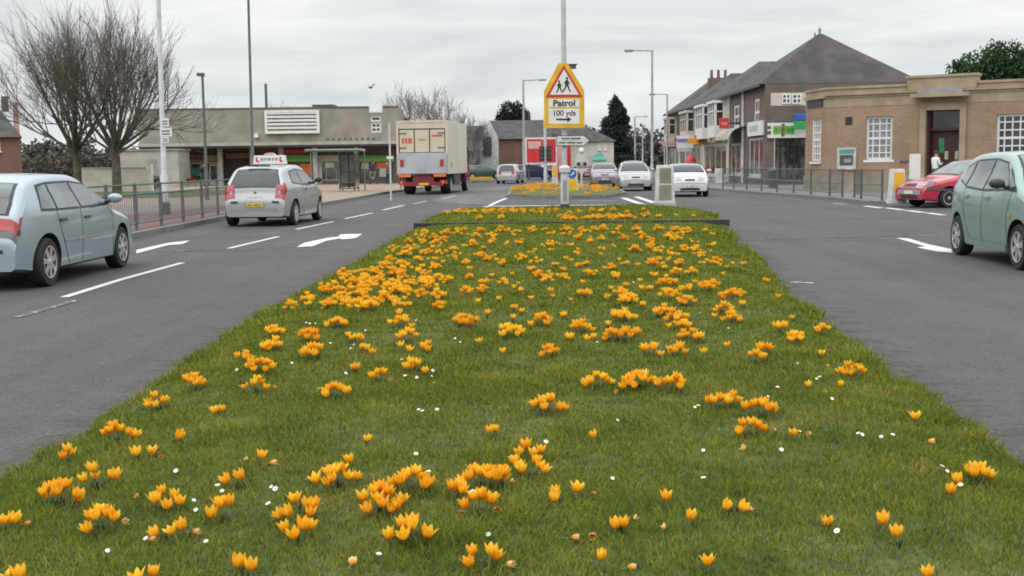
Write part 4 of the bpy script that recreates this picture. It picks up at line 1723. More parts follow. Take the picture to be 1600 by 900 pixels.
for i, (px, py, n, label) in enumerate(NEAR):
    rr = random.Random(900 + i)
    p = put_clump(px, py)
    root = thing('crocus_clump' if n > 1 else 'crocus', label, 'crocus', p, rr.random() * 0.5 - 0.25, 'crocuses large in the foreground')
    pts, rad = layout(n if n < 3 or any(w_ in label for w_ in ('three tall', 'five-flowered', 'row of four', 'four crocuses')) else round(n * 1.5), rr)
    for k, (x, y) in enumerate(pts):
        bud = 'bud' in label
        me = FLOWERS[8] if bud else FLOWERS[6] if 'widely' in label else rr.choice(FLOWERS[:8])
        f = bpy.data.objects.new('flower', me)
        COL.objects.link(f)
        f.parent = root
        out = Vector((x, y, 0)) * 4.2
        ax = (Vector((rr.uniform(-0.16, 0.16), rr.uniform(-0.16, 0.16), 1)) + out).normalized()
        if 'leaning' in label or 'lying low' in label or 'drooping' in label:
            ax = (ax + Vector((-0.5 if 'left' in label else 0.5, -0.2, 0))).normalized()
        hg = 0.020 + 0.045 * (1 - min(1, math.hypot(x, y) / max(rad, .02)) ** 2) * (n > 2) + rr.uniform(0, 0.028)
        f.location = (x, y, hg)
        f.rotation_euler = (Matrix.Rotation(rr.random() * 6.28, 3, 'Z') if False else ax.to_track_quat('Z', 'Y').to_matrix() @ Matrix.Rotation(rr.random() * 6.28, 3, 'Z')).to_euler()
        sc_ = rr.uniform(0.86, 1.12)
        f.scale = (sc_, sc_, sc_)
        st = bpy.data.objects.new('stem', STEM)
        COL.objects.link(st)
        st.parent = f
        st.scale = (1, 1, (hg + 0.02) / 0.062 / sc_)
    lf = bpy.data.objects.new('leaves', LEAVES[0 if n == 1 else 1 if n < 4 else 2 if n < 7 else 3])
    COL.objects.link(lf)
    lf.parent = root
    lf.rotation_euler = (0, 0, rr.random() * 6.28)
    placed.append(p)

mids = [tuple(int(v) for v in q.split(',')) for q in MID.split()]
for i, (px, py, n) in enumerate(mids):
    rr = random.Random(3000 + i)
    p = put_clump(px, py)
    key = min(CL, key=lambda k: abs(k - n))
    o = bpy.data.objects.new('crocus_clump', rr.choice(CL[key]))
    COL.objects.link(o)
    o.location = p
    o.rotation_euler = (0, 0, rr.random() * 6.28)
    s_ = rr.uniform(0.92, 1.12) * (1.0 if py > 400 else 1.12)
    o.scale = (s_, s_, s_)
    z_ = zone(px, py)
    size = 'single orange crocus' if n == 1 else 'small orange crocus clump' if n < 4 else 'medium orange crocus clump' if n < 6 else 'large orange crocus clump'
    tag(o, size + ' ' + z_, 'crocus', 'crocuses ' + z_)
    placed.append(p)

# wilted blooms lying on the turf
fb = FB()
petals(fb, (0, 0, 0.012), (1, 0.1, 0.25), 0.05, 0.12, 0, random.Random(3))
stalk(fb, (0, 0, 0.012), (-0.045, 0.01, 0.004), 0.0028, 0.002, 1)
W1 = fb.mesh('wilted_crocus', ['petal_wilt', 'stem'])
fb = FB()
petals(fb, (0, 0, 0.010), (1, -0.3, 0.45), 0.042, 0.35, 0, random.Random(5), np_=4)
W2 = fb.mesh('fallen_petals', ['petal_wilt', 'stem'])
WILT = [(387, 721), (421, 729), (232, 851), (218, 783), (38, 827), (487, 752), (798, 757), (550, 891), (791, 889), (991, 820), (926, 845), (1213, 676), (1166, 704), (982, 894), (1168, 798), (556, 750), (250, 716),
        (414, 580), (428, 604), (675, 600), (612, 592), (500, 605), (1293, 614), (1268, 682), (1037, 834), (893, 848), (1298, 567), (240, 712), (932, 778), (502, 484), (560, 487), (1450, 685), (1052, 600), (965, 613), (723, 806), (775, 803), (190, 822), (300, 838)]
for i, (px, py) in enumerate(WILT):
    rr = random.Random(70 + i)
    p = P(px, py, 0.10)
    o = bpy.data.objects.new('wilted_crocus', W1 if i % 3 else W2)
    COL.objects.link(o)
    o.location = (p.x, p.y, float(gz(p.x, p.y)) + 0.012)
    o.rotation_euler = (rr.uniform(-0.2, 0.2), rr.uniform(-0.15, 0.25), rr.random() * 6.28)
    s_ = rr.uniform(0.55, 0.85)
    o.scale = (s_, s_, s_ * 0.8)
    tag(o, 'pale wilted crocus bloom collapsed on the grass between the fresh clumps', 'wilted crocus', 'wilted crocus blooms lying on the grass')

# daisies
fb = FB()
for k in range(14):
    a = 2 * math.pi * k / 14
    rad, tan = Vector((math.cos(a), math.sin(a), 0)), Vector((-math.sin(a), math.cos(a), 0))
    fb.patch([[rad * 0.003 - tan * 0.0012, rad * 0.003 + tan * 0.0012], [rad * 0.008 - tan * 0.0024 + Vector((0, 0, 0.001)), rad * 0.008 + tan * 0.0024 + Vector((0, 0, 0.001))],
              [rad * 0.0125 - tan * 0.0012 + Vector((0, 0, 0.003)), rad * 0.0125 + tan * 0.0012 + Vector((0, 0, 0.003))]], 0, (0, .5, 1))
for z0, z1, r0, r1 in ((0, 0.002, 0.0045, 0.004), (0.002, 0.004, 0.004, 0.0002)):
    fb.patch([[Vector((r_ * math.cos(2 * math.pi * i / 10), r_ * math.sin(2 * math.pi * i / 10), z)) for i in range(11)] for r_, z in ((r0, z0), (r1, z1))], 1, (0, 1))
stalk(fb, (0, 0, -0.035), (0, 0, 0), 0.0012, 0.0012, 2, 4)
DAISY = fb.mesh('daisy', ['petal_white', 'daisy_eye', 'leaf'])
DA = '''275,737 347,769 340,760 419,785 303,784 306,797 322,849 168,864 228,844 424,760 650,708 670,735 738,767 592,867 763,836 430,761 853,688 957,749 1099,705 1099,745 1250,676 1221,701 1246,564 1276,590 1281,585 1300,623
1341,677 1347,679 1377,681 1395,677 1472,724 1480,731 1501,749 493,504 571,515 516,535 456,564 370,576 472,553 540,577 548,543 553,537 628,560 651,588 633,584 676,577 675,585 711,529 719,535 650,501 683,637 654,636 933,532 990,439
816,455 1094,487 1138,511 1091,632 1086,637 478,502 1215,604 1200,618 965,655 1308,822 660,640 484,505'''
for i, q in enumerate(DA.split()):
    px, py = (int(v) for v in q.split(','))
    rr = random.Random(500 + i)
    p = P(px, py, 0.125)
    o = bpy.data.objects.new('daisy', DAISY)
    COL.objects.link(o)
    o.location = (p.x, p.y, float(gz(p.x, p.y)) + rr.uniform(0.026, 0.036))
    o.rotation_euler = (rr.uniform(0.1, 0.75), rr.uniform(-0.4, 0.4), rr.uniform(-0.6, 0.6))
    s_ = rr.uniform(0.62, 0.95)
    o.scale = (s_, s_, s_)
    tag(o, 'tiny white daisy with yellow eye, low among the grass blades', 'daisy', 'white daisies sprinkled in the grass')

# past three hundred clumps, the smaller ones scattered between them
rr = random.Random(77)
fb = FB()


def scatter(n, x0, x1, y0, y1, fn, big):
    k = 0
    tries = 0
    while k < n and tries < 20000:
        tries += 1
        px, py = rr.uniform(x0, x1), rr.uniform(y0, y1)
        if not fn(px, py):
            continue
        p = put_clump(px, py)
        l, r = edges(p.y)
        if not (l + 0.12 < p.x < r - 0.12) or 25.4 < p.y < 25.9 or p.y > 34.8:
            continue
        k += 1
        for _ in range(rr.randint(*big)):
            x, y = p.x + rr.gauss(0, 0.035), p.y + rr.gauss(0, 0.035)
            h = rr.uniform(0.03, 0.075)
            stalk(fb, (x, y, p.z), (x, y, p.z + h), 0.002, 0.003, 1, 3)
            petals(fb, (x, y, p.z + h), (rr.uniform(-0.25, 0.25), rr.uniform(-0.25, 0.25), 1), rr.uniform(0.042, 0.058), rr.uniform(0.2, 0.8), 0, rr, nv=3)


def drift(px, py):
    c = 640 - (py - 385) * 1.15
    return abs(px - c) < 105 and rr.random() < 1 - abs(px - c) / 130


scatter(95, 470, 730, 385, 478, drift, (2, 5))
scatter(55, 640, 1120, 366, 408, lambda a, c: True, (1, 3))
scatter(45, 720, 1150, 405, 470, lambda a, c: True, (1, 2))
scatter(40, 640, 1110, 357, 366, lambda a, c: True, (1, 4))
scatter(40, 690, 860, 327, 332, lambda a, c: True, (2, 4))
scatter(34, 870, 1010, 335, 342, lambda a, c: True, (2, 4))
scatter(14, 480, 1200, 480, 560, lambda a, c: True, (1, 1))
o = bpy.data.objects.new('crocus_scatter', fb.mesh('crocus_scatter', ['petal', 'stem']))
COL.objects.link(o)
tag(o, 'smaller orange crocuses scattered between the larger clumps', 'crocuses', kind='stuff')
# ------------------------------------------------------------------ street furniture
def flat(par, name, poly, y, m, th=0.012, z=None):
    """a flat plate from (x, z) points, facing -y"""
    b = MB()
    b.prism(poly, y - th, y, m, 'Y')
    return b.build(name, par)


# lamp column with the school patrol sign
SX, SY = 1.56, 33.4
col = thing('lamp_column', 'tall grey lamp column rising from the flower strip behind the yellow patrol sign', 'lamp column', (SX, SY, 0.10))
b = MB()
b.lathe([(0.14, -0.05), (0.14, 0.02), (0.118, 0.03), (0.118, 1.02), (0.10, 1.08), (0.08, 1.14)], 'lightgalv', 20)
b.build('base_section', col, smooth=True)
b = MB()
b.lathe([(0.078, 1.12), (0.074, 4.5), (0.06, 9.2)], 'lightgalv', 16)
b.build('shaft', col, smooth=True)
b = MB()
b.lathe([(0.12, 1.03), (0.165, 1.07), (0.165, 1.20), (0.11, 1.26), (0.085, 1.27)], 'white_old', 18)
b.build('collar', col, smooth=True)
b = MB()
b.tube([(0, 0, 9.1), (0.1, 0, 9.35), (0.9, 0, 9.5), (1.4, 0, 9.5)], 0.035, 'lightgalv', 8)
b.box(1.2, 1.75, -0.1, 0.1, 9.44, 9.55, 'grey')
b.build('lantern', col)
b = MB()
b.box(-0.055, 0.055, -0.125, -0.1175, 0.25, 0.85, 'grey')
b.build('access_door', col)
b = MB()
b.lathe([(0.15, 0.0), (0.124, 0.16)], 'black', 14)
b.build('black_band', col, smooth=True)

sg = thing('warning_sign', 'yellow backed school children warning sign reading Patrol 100 yds', 'road sign', (SX, SY - 0.16, 0))


def sp(px, py):
    q = FR(px, py, SY - 0.16)
    return (q.x - SX, q.z)


def shp(pts, name, m, dy, th=0.006, par=sg):
    return flat(par, name, [sp(*p) for p in pts], dy, m, th)


shp([(872.7, 98.7), (887, 98.7), (913, 142), (913.5, 200), (850.5, 200), (850, 142)], 'backing_board', 'yellow_sign', 0.03, 0.03)
tri = shp([(881, 101.5), (911, 152), (852.5, 152)], 'red_triangle', 'red_sign', -0.001)
shp([(881.2, 108.5), (904.5, 148), (859, 148)], 'white_centre', 'white', -0.008, par=tri)


def person_shape(par, cx, cy, s, flip):
    f = -1 if flip else 1
    mb = MB()

    def pg(pts):
        mb.prism([sp(cx + f * x * s, cy + y * s) for x, y in pts], -0.019, -0.013, 'black')
    pg([(1.6 * math.cos(a * 0.7854) + 0.4, 1.7 * math.sin(a * 0.7854) - 10.2) for a in range(8)])
    pg([(-1.4, -8), (1.9, -8), (2.4, -1), (-2.2, -1)])
    pg([(-2.2, -1), (0.3, -1), (-1.8, 4.0), (-4.6, 7.4), (-5.8, 6.4), (-3.4, 3)])
    pg([(0, -1), (2.4, -1), (3.6, 3.4), (5.6, 7.2), (4.2, 7.8), (1.8, 4)])
    pg([(1.6, -7.4), (4.6, -3.2), (3.8, -2.4), (1.2, -5.4)])
    pg([(-1.2, -7.4), (-4.2, -3.4), (-3.6, -2.6), (-1.0, -5.2)])
    return mb.build('walking_figure', par)


person_shape(sg, 885.5, 134.5, 1.18, False)
person_shape(sg, 874, 137.5, 1.0, True)
pn = shp([(857.3, 155), (905.5, 155), (905.5, 167.3), (857.3, 167.3)], 'name_panel', 'white', -0.002)
q = sp(881.5, 161.4)
text('lettering', 'Patrol', 0.235, 'black', sg, (q[0], -0.013, q[1]), bold=0.006, sx=1.12)
shp([(857.3, 169.8), (905.5, 169.8), (905.5, 193.5), (857.3, 193.5)], 'distance_panel', 'white', -0.002)
q = sp(881.5, 176.8)
text('lettering', '100 yds', 0.215, 'black', sg, (q[0], -0.013, q[1]), bold=0.002)
b = MB()
b.prism([sp(*p) for p in ((869, 185.2), (886.5, 185.2), (886.5, 182.5), (893, 186.5), (886.5, 190.5), (886.5, 187.8), (869, 187.8))], -0.016, -0.009, 'black')
b.build('arrow', sg)
b = MB()
for z in (3.0, 4.2):
    b.box(-0.10, 0.10, 0.031, 0.09, z - 0.03, z + 0.03, 'galv')
b.build('clamp', sg)

lt = thing('flashing_lamp', 'small grey green flashing lamp poking out behind the top right of the patrol sign', 'lamp', (SX, SY, 0))
p0 = FR(893, 104, SY)
b = MB()
b.box(p0.x - SX - 0.13, p0.x - SX + 0.13, -0.05, 0.10, p0.z - 0.06, p0.z + 0.05, 'poledark')
b.box(p0.x - SX - 0.16, p0.x - SX + 0.17, -0.07, 0.12, p0.z + 0.05, p0.z + 0.075, 'grey')
b.build('housing', lt, bevel=0.01)
b = MB()
b.tube([(0.02, 0, p0.z - 0.2), (p0.x - SX, 0.02, p0.z - 0.05)], 0.02, 'poledark', 8)
b.build('bracket', lt)

fs = thing('finger_sign', 'white arrow shaped direction sign pointing right below the yellow patrol sign', 'direction sign', (SX, SY - 0.13, 0))
shp([(869.5, 211.5), (913, 211), (923, 219.5), (913, 228.5), (869.5, 228)], 'border', 'black', 0.02, 0.018, fs)
shp([(870.6, 212.6), (912.4, 212.2), (921, 219.6), (912.4, 227.4), (870.6, 227)], 'white_face', 'white_old', -0.0015, 0.006, fs)
b = MB()
for (x0, x1, y) in ((878, 890, 216.5), (892, 907, 216.5), (873, 884, 223), (886, 899, 223), (901, 910, 223)):
    a, c = sp(x0, y - 1.0), sp(x1, y + 1.0)
    b.box(a[0], c[0], -0.011, -0.0078, c[1], a[1], 'darkgrey')
b.build('lettering', fs)
b = MB()
b.box(-0.09, 0.09, 0.021, 0.06, sp(881, 222)[1], sp(881, 217)[1], 'galv')
b.build('clamp', fs)


def bollard(px, py, w_, h_, label, style, z0=0.0, rz=0.0):
    p = P(px, py, z0)
    o = thing('traffic_bollard', label, 'bollard', p, rz)
    hw_, d = w_ / 2, w_ * 0.28
    b = MB()
    b.box(-hw_ * 1.12, hw_ * 1.12, -d * 1.15, d * 1.15, -0.02, h_ * 0.10, 'concrete_l' if style == 'grey' else 'white_old')
    b.build('plinth', o, bevel=0.012)
    m = 'white_old'
    b = MB()
    z1, z2 = h_ * 0.10, h_
    tp = 0.86
    vs = []
    rows = []
    for z, k in ((z1, 1.0), (z1 + (z2 - z1) * 0.93, tp), (z2 - 0.01, tp * 0.94), (z2, tp * 0.8)):
        rows.append([(-hw_ * k, -d * k, z), (hw_ * k, -d * k, z), (hw_ * k, d * k, z), (-hw_ * k, d * k, z), (-hw_ * k, -d * k, z)])
    b.grid(rows, M[m])
    b.add(rows[-1][:4], [(0, 1, 2, 3)], m)
    b.build('housing', o)

    def panel(name, zl, zh, mm, f=0.66):
        q = MB()
        kl, kh = 1 - (1 - tp) * (zl - z1) / (z2 - z1), 1 - (1 - tp) * (zh - z1) / (z2 - z1)
        vs = [(-hw_ * f * kl, -d * kl - 0.012, zl), (hw_ * f * kl, -d * kl - 0.012, zl), (hw_ * f * kh, -d * kh - 0.012, zh), (-hw_ * f * kh, -d * kh - 0.012, zh)]
        vs += [(x, y + 0.014, z) for x, y, z in vs]
        q.add(vs, [(0, 1, 2, 3), (0, 1, 5, 4), (1, 2, 6, 5), (2, 3, 7, 6), (3, 0, 4, 7)], mm)
        return q.build(name, o)
    if style == 'grey':
        panel('lower_panel', h_ * 0.16, h_ * 0.52, 'stone_grey')
        panel('upper_panel', h_ * 0.57, h_ * 0.93, 'stone_grey')
    else:
        panel('yellow_panel', h_ * (0.14 if style == 'keep' else 0.36), h_ * (0.60 if style == 'keep' else 0.90), 'yellow_sign', 0.8)
        if style == 'keep':
            q = MB()
            zc = h_ * 0.80
            q.lathe([(w_ * 0.36, -0.006), (w_ * 0.36, 0.006)], 'blue', 20, 'Y', (0, -d * 0.93 - 0.012, zc))
            dsk = q.build('blue_disc', o)
            q = MB()
            q.prism([(0.10, 0.10), (0.02, 0.06), (0.045, 0.03), (-0.10, -0.06), (-0.07, -0.10), (0.075, -0.01), (0.10, -0.04)], -d * 0.93 - 0.024, -d * 0.93 - 0.0185, 'white')
            q.build('arrow', dsk).location = (0, 0, zc)
    return o


bollard(1038.5, 322.5, 0.62, 1.33, 'big grey keep left bollard with two dull panels at the right end of the strip', 'grey')
bollard(893.5, 303, 0.60, 1.18, 'white bollard with blue arrow disc and yellow front beside the sign column', 'keep')
bollard(1400.5, 317, 0.46, 1.02, 'yellow fronted white bollard in front of the brown brick bank', 'plain', 0.112, 0.25)
bollard(867, 287, 0.42, 1.45, 'plain whitish bollard left of the sign column on the far island', 'plain')

# white topped beacon on the far island
p = P(909, 296, 0)
be = thing('island_beacon', 'white domed beacon post with two dark lamp hoods right of the sign column', 'beacon', (p.x, p.y, 0))
s_ = p.y / 1800
zt = CAM_H + (255 - 231) * s_
b = MB()
b.lathe([(0.06, 0), (0.055, zt - 1.2)], 'white_old', 12)
b.build('post', be, smooth=True)
b = MB()
b.lathe([(0.10, zt - 0.30), (0.155, zt - 0.24), (0.16, zt - 0.12), (0.11, zt - 0.02), (0.01, zt)], 'white', 16)
b.build('dome', be, smooth=True)
b = MB()
W_ = 0.36
b.prism([(-W_, zt - 1.02), (-W_ * 1.02, zt - 0.62), (-0.16, zt - 0.28), (0.16, zt - 0.28), (W_ * 1.02, zt - 0.62), (W_, zt - 1.02), (W_ * 0.6, zt - 1.02), (W_ * 0.5, zt - 0.75), (-W_ * 0.5, zt - 0.75), (-W_ * 0.6, zt - 1.02)], -0.05, 0.05, 'white_old')
b.build('hood', be)
for sx_ in (-1, 1):
    b = MB()
    b.lathe([(0.10, -0.16), (0.10, 0.02)], 'black', 14, 'Y', (sx_ * 0.17, 0, zt - 0.88))
    b.build('lamp_hood', be)

# traffic signal on the island
p = P(852.5, 290, 0)
ts = thing('traffic_signal', 'slim pale signal post with black lamp heads in front of the red billboard', 'traffic signal', (p.x, p.y, 0))
b = MB()
b.lathe([(0.13, -0.02), (0.13, 0.9), (0.10, 1.0), (0.10, 4.4), (0.03, 4.45)], 'lightgalv', 12)
b.build('post', ts, smooth=True)
for sx_ in (-1, 1):
    b = MB()
    zc = CAM_H + 16 * p.y / 1800
    b.box(sx_ * 0.24 - 0.15, sx_ * 0.24 + 0.15, -0.2, 0.1, zc - 0.48, zc + 0.48, 'black')
    h = b.build('signal_head', ts, bevel=0.03)
    for k in (-1, 0, 1):
        b = MB()
        b.lathe([(0.10, -0.02), (0.10, 0.01)], 'darkgrey', 12, 'Y', (sx_ * 0.24, -0.21, zc + k * 0.28))
        b.build('lens', h)


def lamppost(px_base, Y, py_top, arm, label, m='galv', r=0.085, arm_len=1.8, px_top=None, head=True, z0=0.112):
    """arm: -1 left, +1 right, 0 none"""
    q = FR(px_base, py_top, Y)
    o = thing('street_lamp', label, 'street lamp', (q.x, Y, z0))
    h = q.z - z0
    b = MB()
    b.lathe([(r * 1.55, -0.05), (r * 1.5, 1.1), (r * 1.05, 1.2), (r, h * 0.5), (r * 0.72, h)], m, 14)
    b.build('column', o, smooth=True)
    if arm:
        b = MB()
        b.tube([(0, 0, h - 0.06), (arm * 0.12, 0, h - 0.02), (arm * arm_len * 0.75, 0, h + 0.02)], [r * 0.65, r * 0.55, r * 0.5], m, 8)
        b.build('bracket_arm', o, smooth=True)
        b = MB()
        x0 = arm * arm_len * 0.66
        x1 = arm * arm_len
        xa, xb = min(x0, x1), max(x0, x1)
        b.box(xa, xb, -0.11, 0.11, h - 0.045, h + 0.055, 'grey')
        ln = b.build('lantern', o, bevel=0.03)
        b = MB()
        b.box(xa + 0.06, xb - 0.06, -0.09, 0.09, h - 0.10, h - 0.046, 'lamp_clear')
        b.build('lens', ln, bevel=0.02)
    return o


lamppost(1019, 75, 78.5, -1, 'tallest street lamp with left pointing arm, in front of the row of shops')
lamppost(1042.5, 96, 147, -1, 'shorter street lamp standing at the far corner of the shops', arm_len=1.5)
lamppost(992, 150, 182, 1, 'faraway street lamp with arm pointing right, between conifer and tall lamp', r=0.12, arm_len=1.7)
lamppost(1004, 175, 196, 0, 'faint distant post just right of the faraway lamp', r=0.12)
lamppost(817.5, 95, 125, 1, 'street lamp with right pointing arm rising left of the yellow patrol sign', arm_len=1.9, r=0.10, z0=0)


def tallpole(x0, y0, x1, y1, Y, label, m, r, name='street_lamp'):
    a, c = FR(x0, y0, Y), FR(x1, y1, Y)
    d = (c - a).normalized()
    base = a + d * ((0.112 - a.z) / d.z)
    top = a + d * ((9.3 - a.z) / d.z)
    o = thing(name, label, 'street lamp', base)
    rel = top - base
    b = MB()
    b.tube([(0, 0, -0.05), rel * 0.12, rel * 0.125, rel], [r * 1.5, r * 1.5, r * 1.0, r * 0.75], m, 12)
    b.build('column', o, smooth=True)
    b = MB()
    b.tube([rel, rel + Vector((0.5, 0, 0.15)), rel + Vector((1.3, 0, 0.2))], r * 0.5, m, 8)
    b.box(rel.x + 1.0, rel.x + 1.6, rel.y - 0.1, rel.y + 0.1, rel.z + 0.13, rel.z + 0.24, 'grey')
    b.build('lantern', o)
    return o, base, d


lp, lbase, ld = tallpole(258, 330, 247.5, 0, 33, 'pale lamp column carrying three small white plates behind the left railings', 'lightgalv', 0.075)
for (px, py, w_, h_) in ((258, 191, 0.22, 0.22), (259.5, 206.5, 0.34, 0.24), (258.5, 218.5, 0.19, 0.17)):
    q = FR(px, py, 32.88) - lbase
    b = MB()
    b.box(q.x - w_ / 2, q.x + w_ / 2, -0.14, -0.125, q.z - h_ / 2, q.z + h_ / 2, 'white')
    s = b.build('plate', lp)
    b = MB()
    for k in (-0.22, 0.12):
        b.box(q.x - w_ * 0.34, q.x + w_ * 0.34, -0.146, -0.1405, q.z + h_ * k - h_ * 0.06, q.z + h_ * k + h_ * 0.08, 'darkgrey')
    b.build('lettering', s)
b = MB()
b.lathe([(0.16, -0.02), (0.16, 0.32), (0.12, 0.36)], 'darkgrey', 12)
b.build('base_cover', lp)
tallpole(394.5, 240, 388, 0, 46, 'dark slender column running out of the top of the photo above the silver car', 'poledark', 0.06)
p = FR(318, 115, 48)
o = thing('street_lamp', 'dark short lamp post with small bracket head left of the silver car', 'street lamp', (p.x - 0.05, 48, 0.112))
b = MB()
b.lathe([(0.085, -0.05), (0.085, 1.1), (0.065, 1.2), (0.05, p.z - 0.2)], 'poledark', 12)
b.build('column', o, smooth=True)
b = MB()
b.box(-0.22, 0.08, -0.1, 0.1, p.z - 0.22, p.z - 0.08, 'poledark')
b.build('lantern', o, bevel=0.03)


# ------------------------------------------------------------------ pedestrian guard rails
def guard(pts, label, m_top, m_bar, posts_m, h=1.0, visi=True, nb=16, group=None, bar=True):
    """panels between consecutive points, each panel a part"""
    o = thing('guard_rail', label, 'guard rail', (pts[0][0], pts[0][1], 0.112), 0, group)
    o0 = Vector((pts[0][0], pts[0][1], 0))
    for i, p in enumerate(pts):
        q = Vector((p[0], p[1], 0)) - o0
        b = MB()
        b.box(q.x - 0.03, q.x + 0.03, q.y - 0.03, q.y + 0.03, -0.03, h, posts_m)
        b.build('post', o)
    for a, c in zip(pts, pts[1:]):
        a, c = Vector((a[0], a[1], 0)) - o0, Vector((c[0], c[1], 0)) - o0
        d = (c - a).normalized()
        a2, c2 = a + d * 0.035, c - d * 0.035
        b = MB()
        for z, m in ((h - 0.03, m_top), (h - 0.24 if visi else 0.50, m_top if visi else m_bar), (0.14, m_bar)):
            b.tube([a2 + Vector((0, 0, z)), c2 + Vector((0, 0, z))], 0.021, m, 6)
        if bar:
            for k in range(1, nb):
                q = a2.lerp(c2, k / nb)
                b.tube([q + Vector((0, 0, 0.14)), q + Vector((0, 0, (h - 0.24) if visi else h - 0.03))], 0.0075, m_bar, 4, cap=False)
        b.build('rail_panel', o)
    return o


guard([(-8.08, 12.4 + 1.78 * k) if k < 11 else (-8.12, 12.4 + 1.78 * k) for k in range(13)], 'green topped pedestrian railing along the left kerb behind the pale blue car', 'railgreen', 'railgrey', 'railgrey', nb=15)
gp = [P(1314, 308, 0.112), P(1294, 306.3, 0.112), P(1265, 304, 0.112), P(1238, 302, 0.112), P(1212, 300, 0.112), P(1188, 298.4, 0.112), P(1165, 297, 0.112), P(1145, 295.6, 0.112), P(1128, 294.6, 0.112)]
guard([(p.x + 0.05, p.y) for p in gp], 'dark pedestrian railing along the right kerb in front of the shops', 'poledark', 'railgrey', 'poledark', visi=False, nb=12)
a, c = P(1316, 308.3, 0.112), P(1378, 313.5, 0.112)
guard([(a.x + 0.4, a.y - 0.1), (a.x + (c.x - a.x) * 0.5, a.y + (c.y - a.y) * 0.5), (c.x, c.y)], 'short dark railing across the corner in front of the cash machine', 'poledark', 'railgrey', 'poledark', visi=False, nb=12)

# white notice on a post in front of the bank
p = P(1427, 312, 0.112)
o = thing('post_sign', 'small blank white notice on a bent white post in front of the bank', 'notice', p)
k = p.y / 1800
b = MB()
b.tube([(0, 0, -0.03), (0, 0, 26 * k), (0.08, 0, 29 * k), (0.30, 0, 29 * k)], 0.028, 'white_old', 8)
b.build('post', o)
b = MB()
b.box(-0.16, 0.20, -0.03, 0.0, 32 * k, 73 * k * 0.97, 'white')
b.build('plate', o, bevel=0.01)

# bus shelter
p = P(527, 299, 0.112)
k = p.y / 1800
sh = thing('bus_shelter', 'glass bus shelter with flat pale roof in front of the green fronted shop', 'bus shelter', (p.x, p.y, 0.112))
b = MB()
b.box(-46 * k, 41 * k, -0.5, 1.1, 62 * k, 65.5 * k, 'lightgalv')
b.box(-46.3 * k, 41.3 * k, -0.52, -0.49, 61.5 * k, 64 * k, 'railgreen')
b.build('roof', sh)
for x in (-44, 0, 30, 40):
    b = MB()
    b.tube([(x * k, 0.9, -0.02), (x * k, 0.9, 62 * k)], 0.035, 'grey', 8)
    b.build('post', sh)
b = MB()
b.box(1 * k, 29 * k, 0.88, 0.92, 6 * k, 56 * k, 'shopglass')
pn = b.build('glass_panel', sh)
b = MB()
for x in (1, 15, 29):
    b.box(x * k - 0.03, x * k + 0.03, 0.84, 0.95, 4 * k, 58 * k, 'darkgrey')
for z in (4, 30, 57):
    b.box(1 * k, 29 * k, 0.85, 0.94, z * k - 0.025, z * k + 0.025, 'darkgrey')
b.build('frame', pn)
b = MB()
b.box(29.5 * k, 31 * k, -0.4, 0.85, 6 * k, 57 * k, 'shopglass')
b.build('end_panel', sh)
b = MB()
b.box(4 * k, 26 * k, 0.5, 0.8, 0.42, 0.48, 'railgrey')
for x in (6, 24):
    b.box(x * k - 0.03, x * k + 0.03, 0.62, 0.68, 0, 0.42, 'railgrey')
b.build('bench', sh)

# bollard-like white sign left of the truck
p = P(611, 312, 0.112)
o = thing('bus_stop_pole', 'thin white pole with small flag plate at the left edge of the lorry', 'bus stop', p)
k = p.y / 1800
b = MB()
b.tube([(0, 0, -0.03), (0, 0, 118 * k)], 0.035, 'white_old', 8)
b.build('post', o)
b = MB()
b.box(-5 * k, 5 * k, -0.06, -0.04, 63 * k, 67 * k, 'white')
b.build('plate', o)
# ------------------------------------------------------------------ long flat-roofed shop block on the left
Y0 = 85.0
bl = thing('shop_block', 'long flat roofed grey brown shop block with blank upper wall on the left', 'shop block', (0, Y0, 0))


def B(px, py, dy=0.0):
    q = FR(px, py, Y0 + dy)
    return q.x, q.z


xl, xr = B(216, 200)[0], B(622, 200)[0]
zt, zb = B(400, 170)[1], B(400, 227)[1]
nx0, nx1 = B(577, 200)[0], B(598, 200)[0]
b = MB()
zn = B(590, 176)[1]
w0, w1 = B(587, 190)[1], B(587, 181)[1]
u0, u1 = B(587, 207)[1], B(587, 191.5)[1]
wall_open(b, xl, xr, zb, zt, 0.0, 0.35, [(nx0, nx1, zn, zt + 0.1), (nx0 + 0.12, nx1 - 0.12, w0, w1), (nx0 + 0.12, nx1 - 0.12, u0, u1)], 'concrete')
b.box(xl, xl + 0.3, 0.352, 14, zb, zt, 'concrete')
b.box(xr - 0.3, xr, 0.352, 5, zb, zt, 'concrete')
b.build('wall', bl)
b = MB()
b.box(xl - 0.06, nx0 - 0.02, -0.06, 0.5, zt, zt + 0.09, 'poledark')
b.box(nx1 + 0.02, xr + 0.06, -0.06, 0.5, zt, zt + 0.09, 'poledark')
b.box(nx0 + 0.01, nx1 - 0.01, -0.04, 0.5, zn + 0.002, zn + 0.07, 'white')
b.build('coping', bl)
b = MB()
b.box(xl, xr - 0.31, 0.36, 14, zt - 0.5, zt - 0.35, 'darkgrey')
b.build('roof', bl)
b = MB()
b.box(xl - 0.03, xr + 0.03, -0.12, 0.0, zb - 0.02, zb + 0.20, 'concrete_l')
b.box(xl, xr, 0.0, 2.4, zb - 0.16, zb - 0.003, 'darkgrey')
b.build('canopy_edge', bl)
b = MB()
for k in range(9):
    x = B(512 + 9 * k, 215)[0]
    b.box(x - 0.07, x + 0.07, -0.05, -0.002, zb + 0.32, zb + 0.44, 'darkgrey')
b.build('bracket', bl)
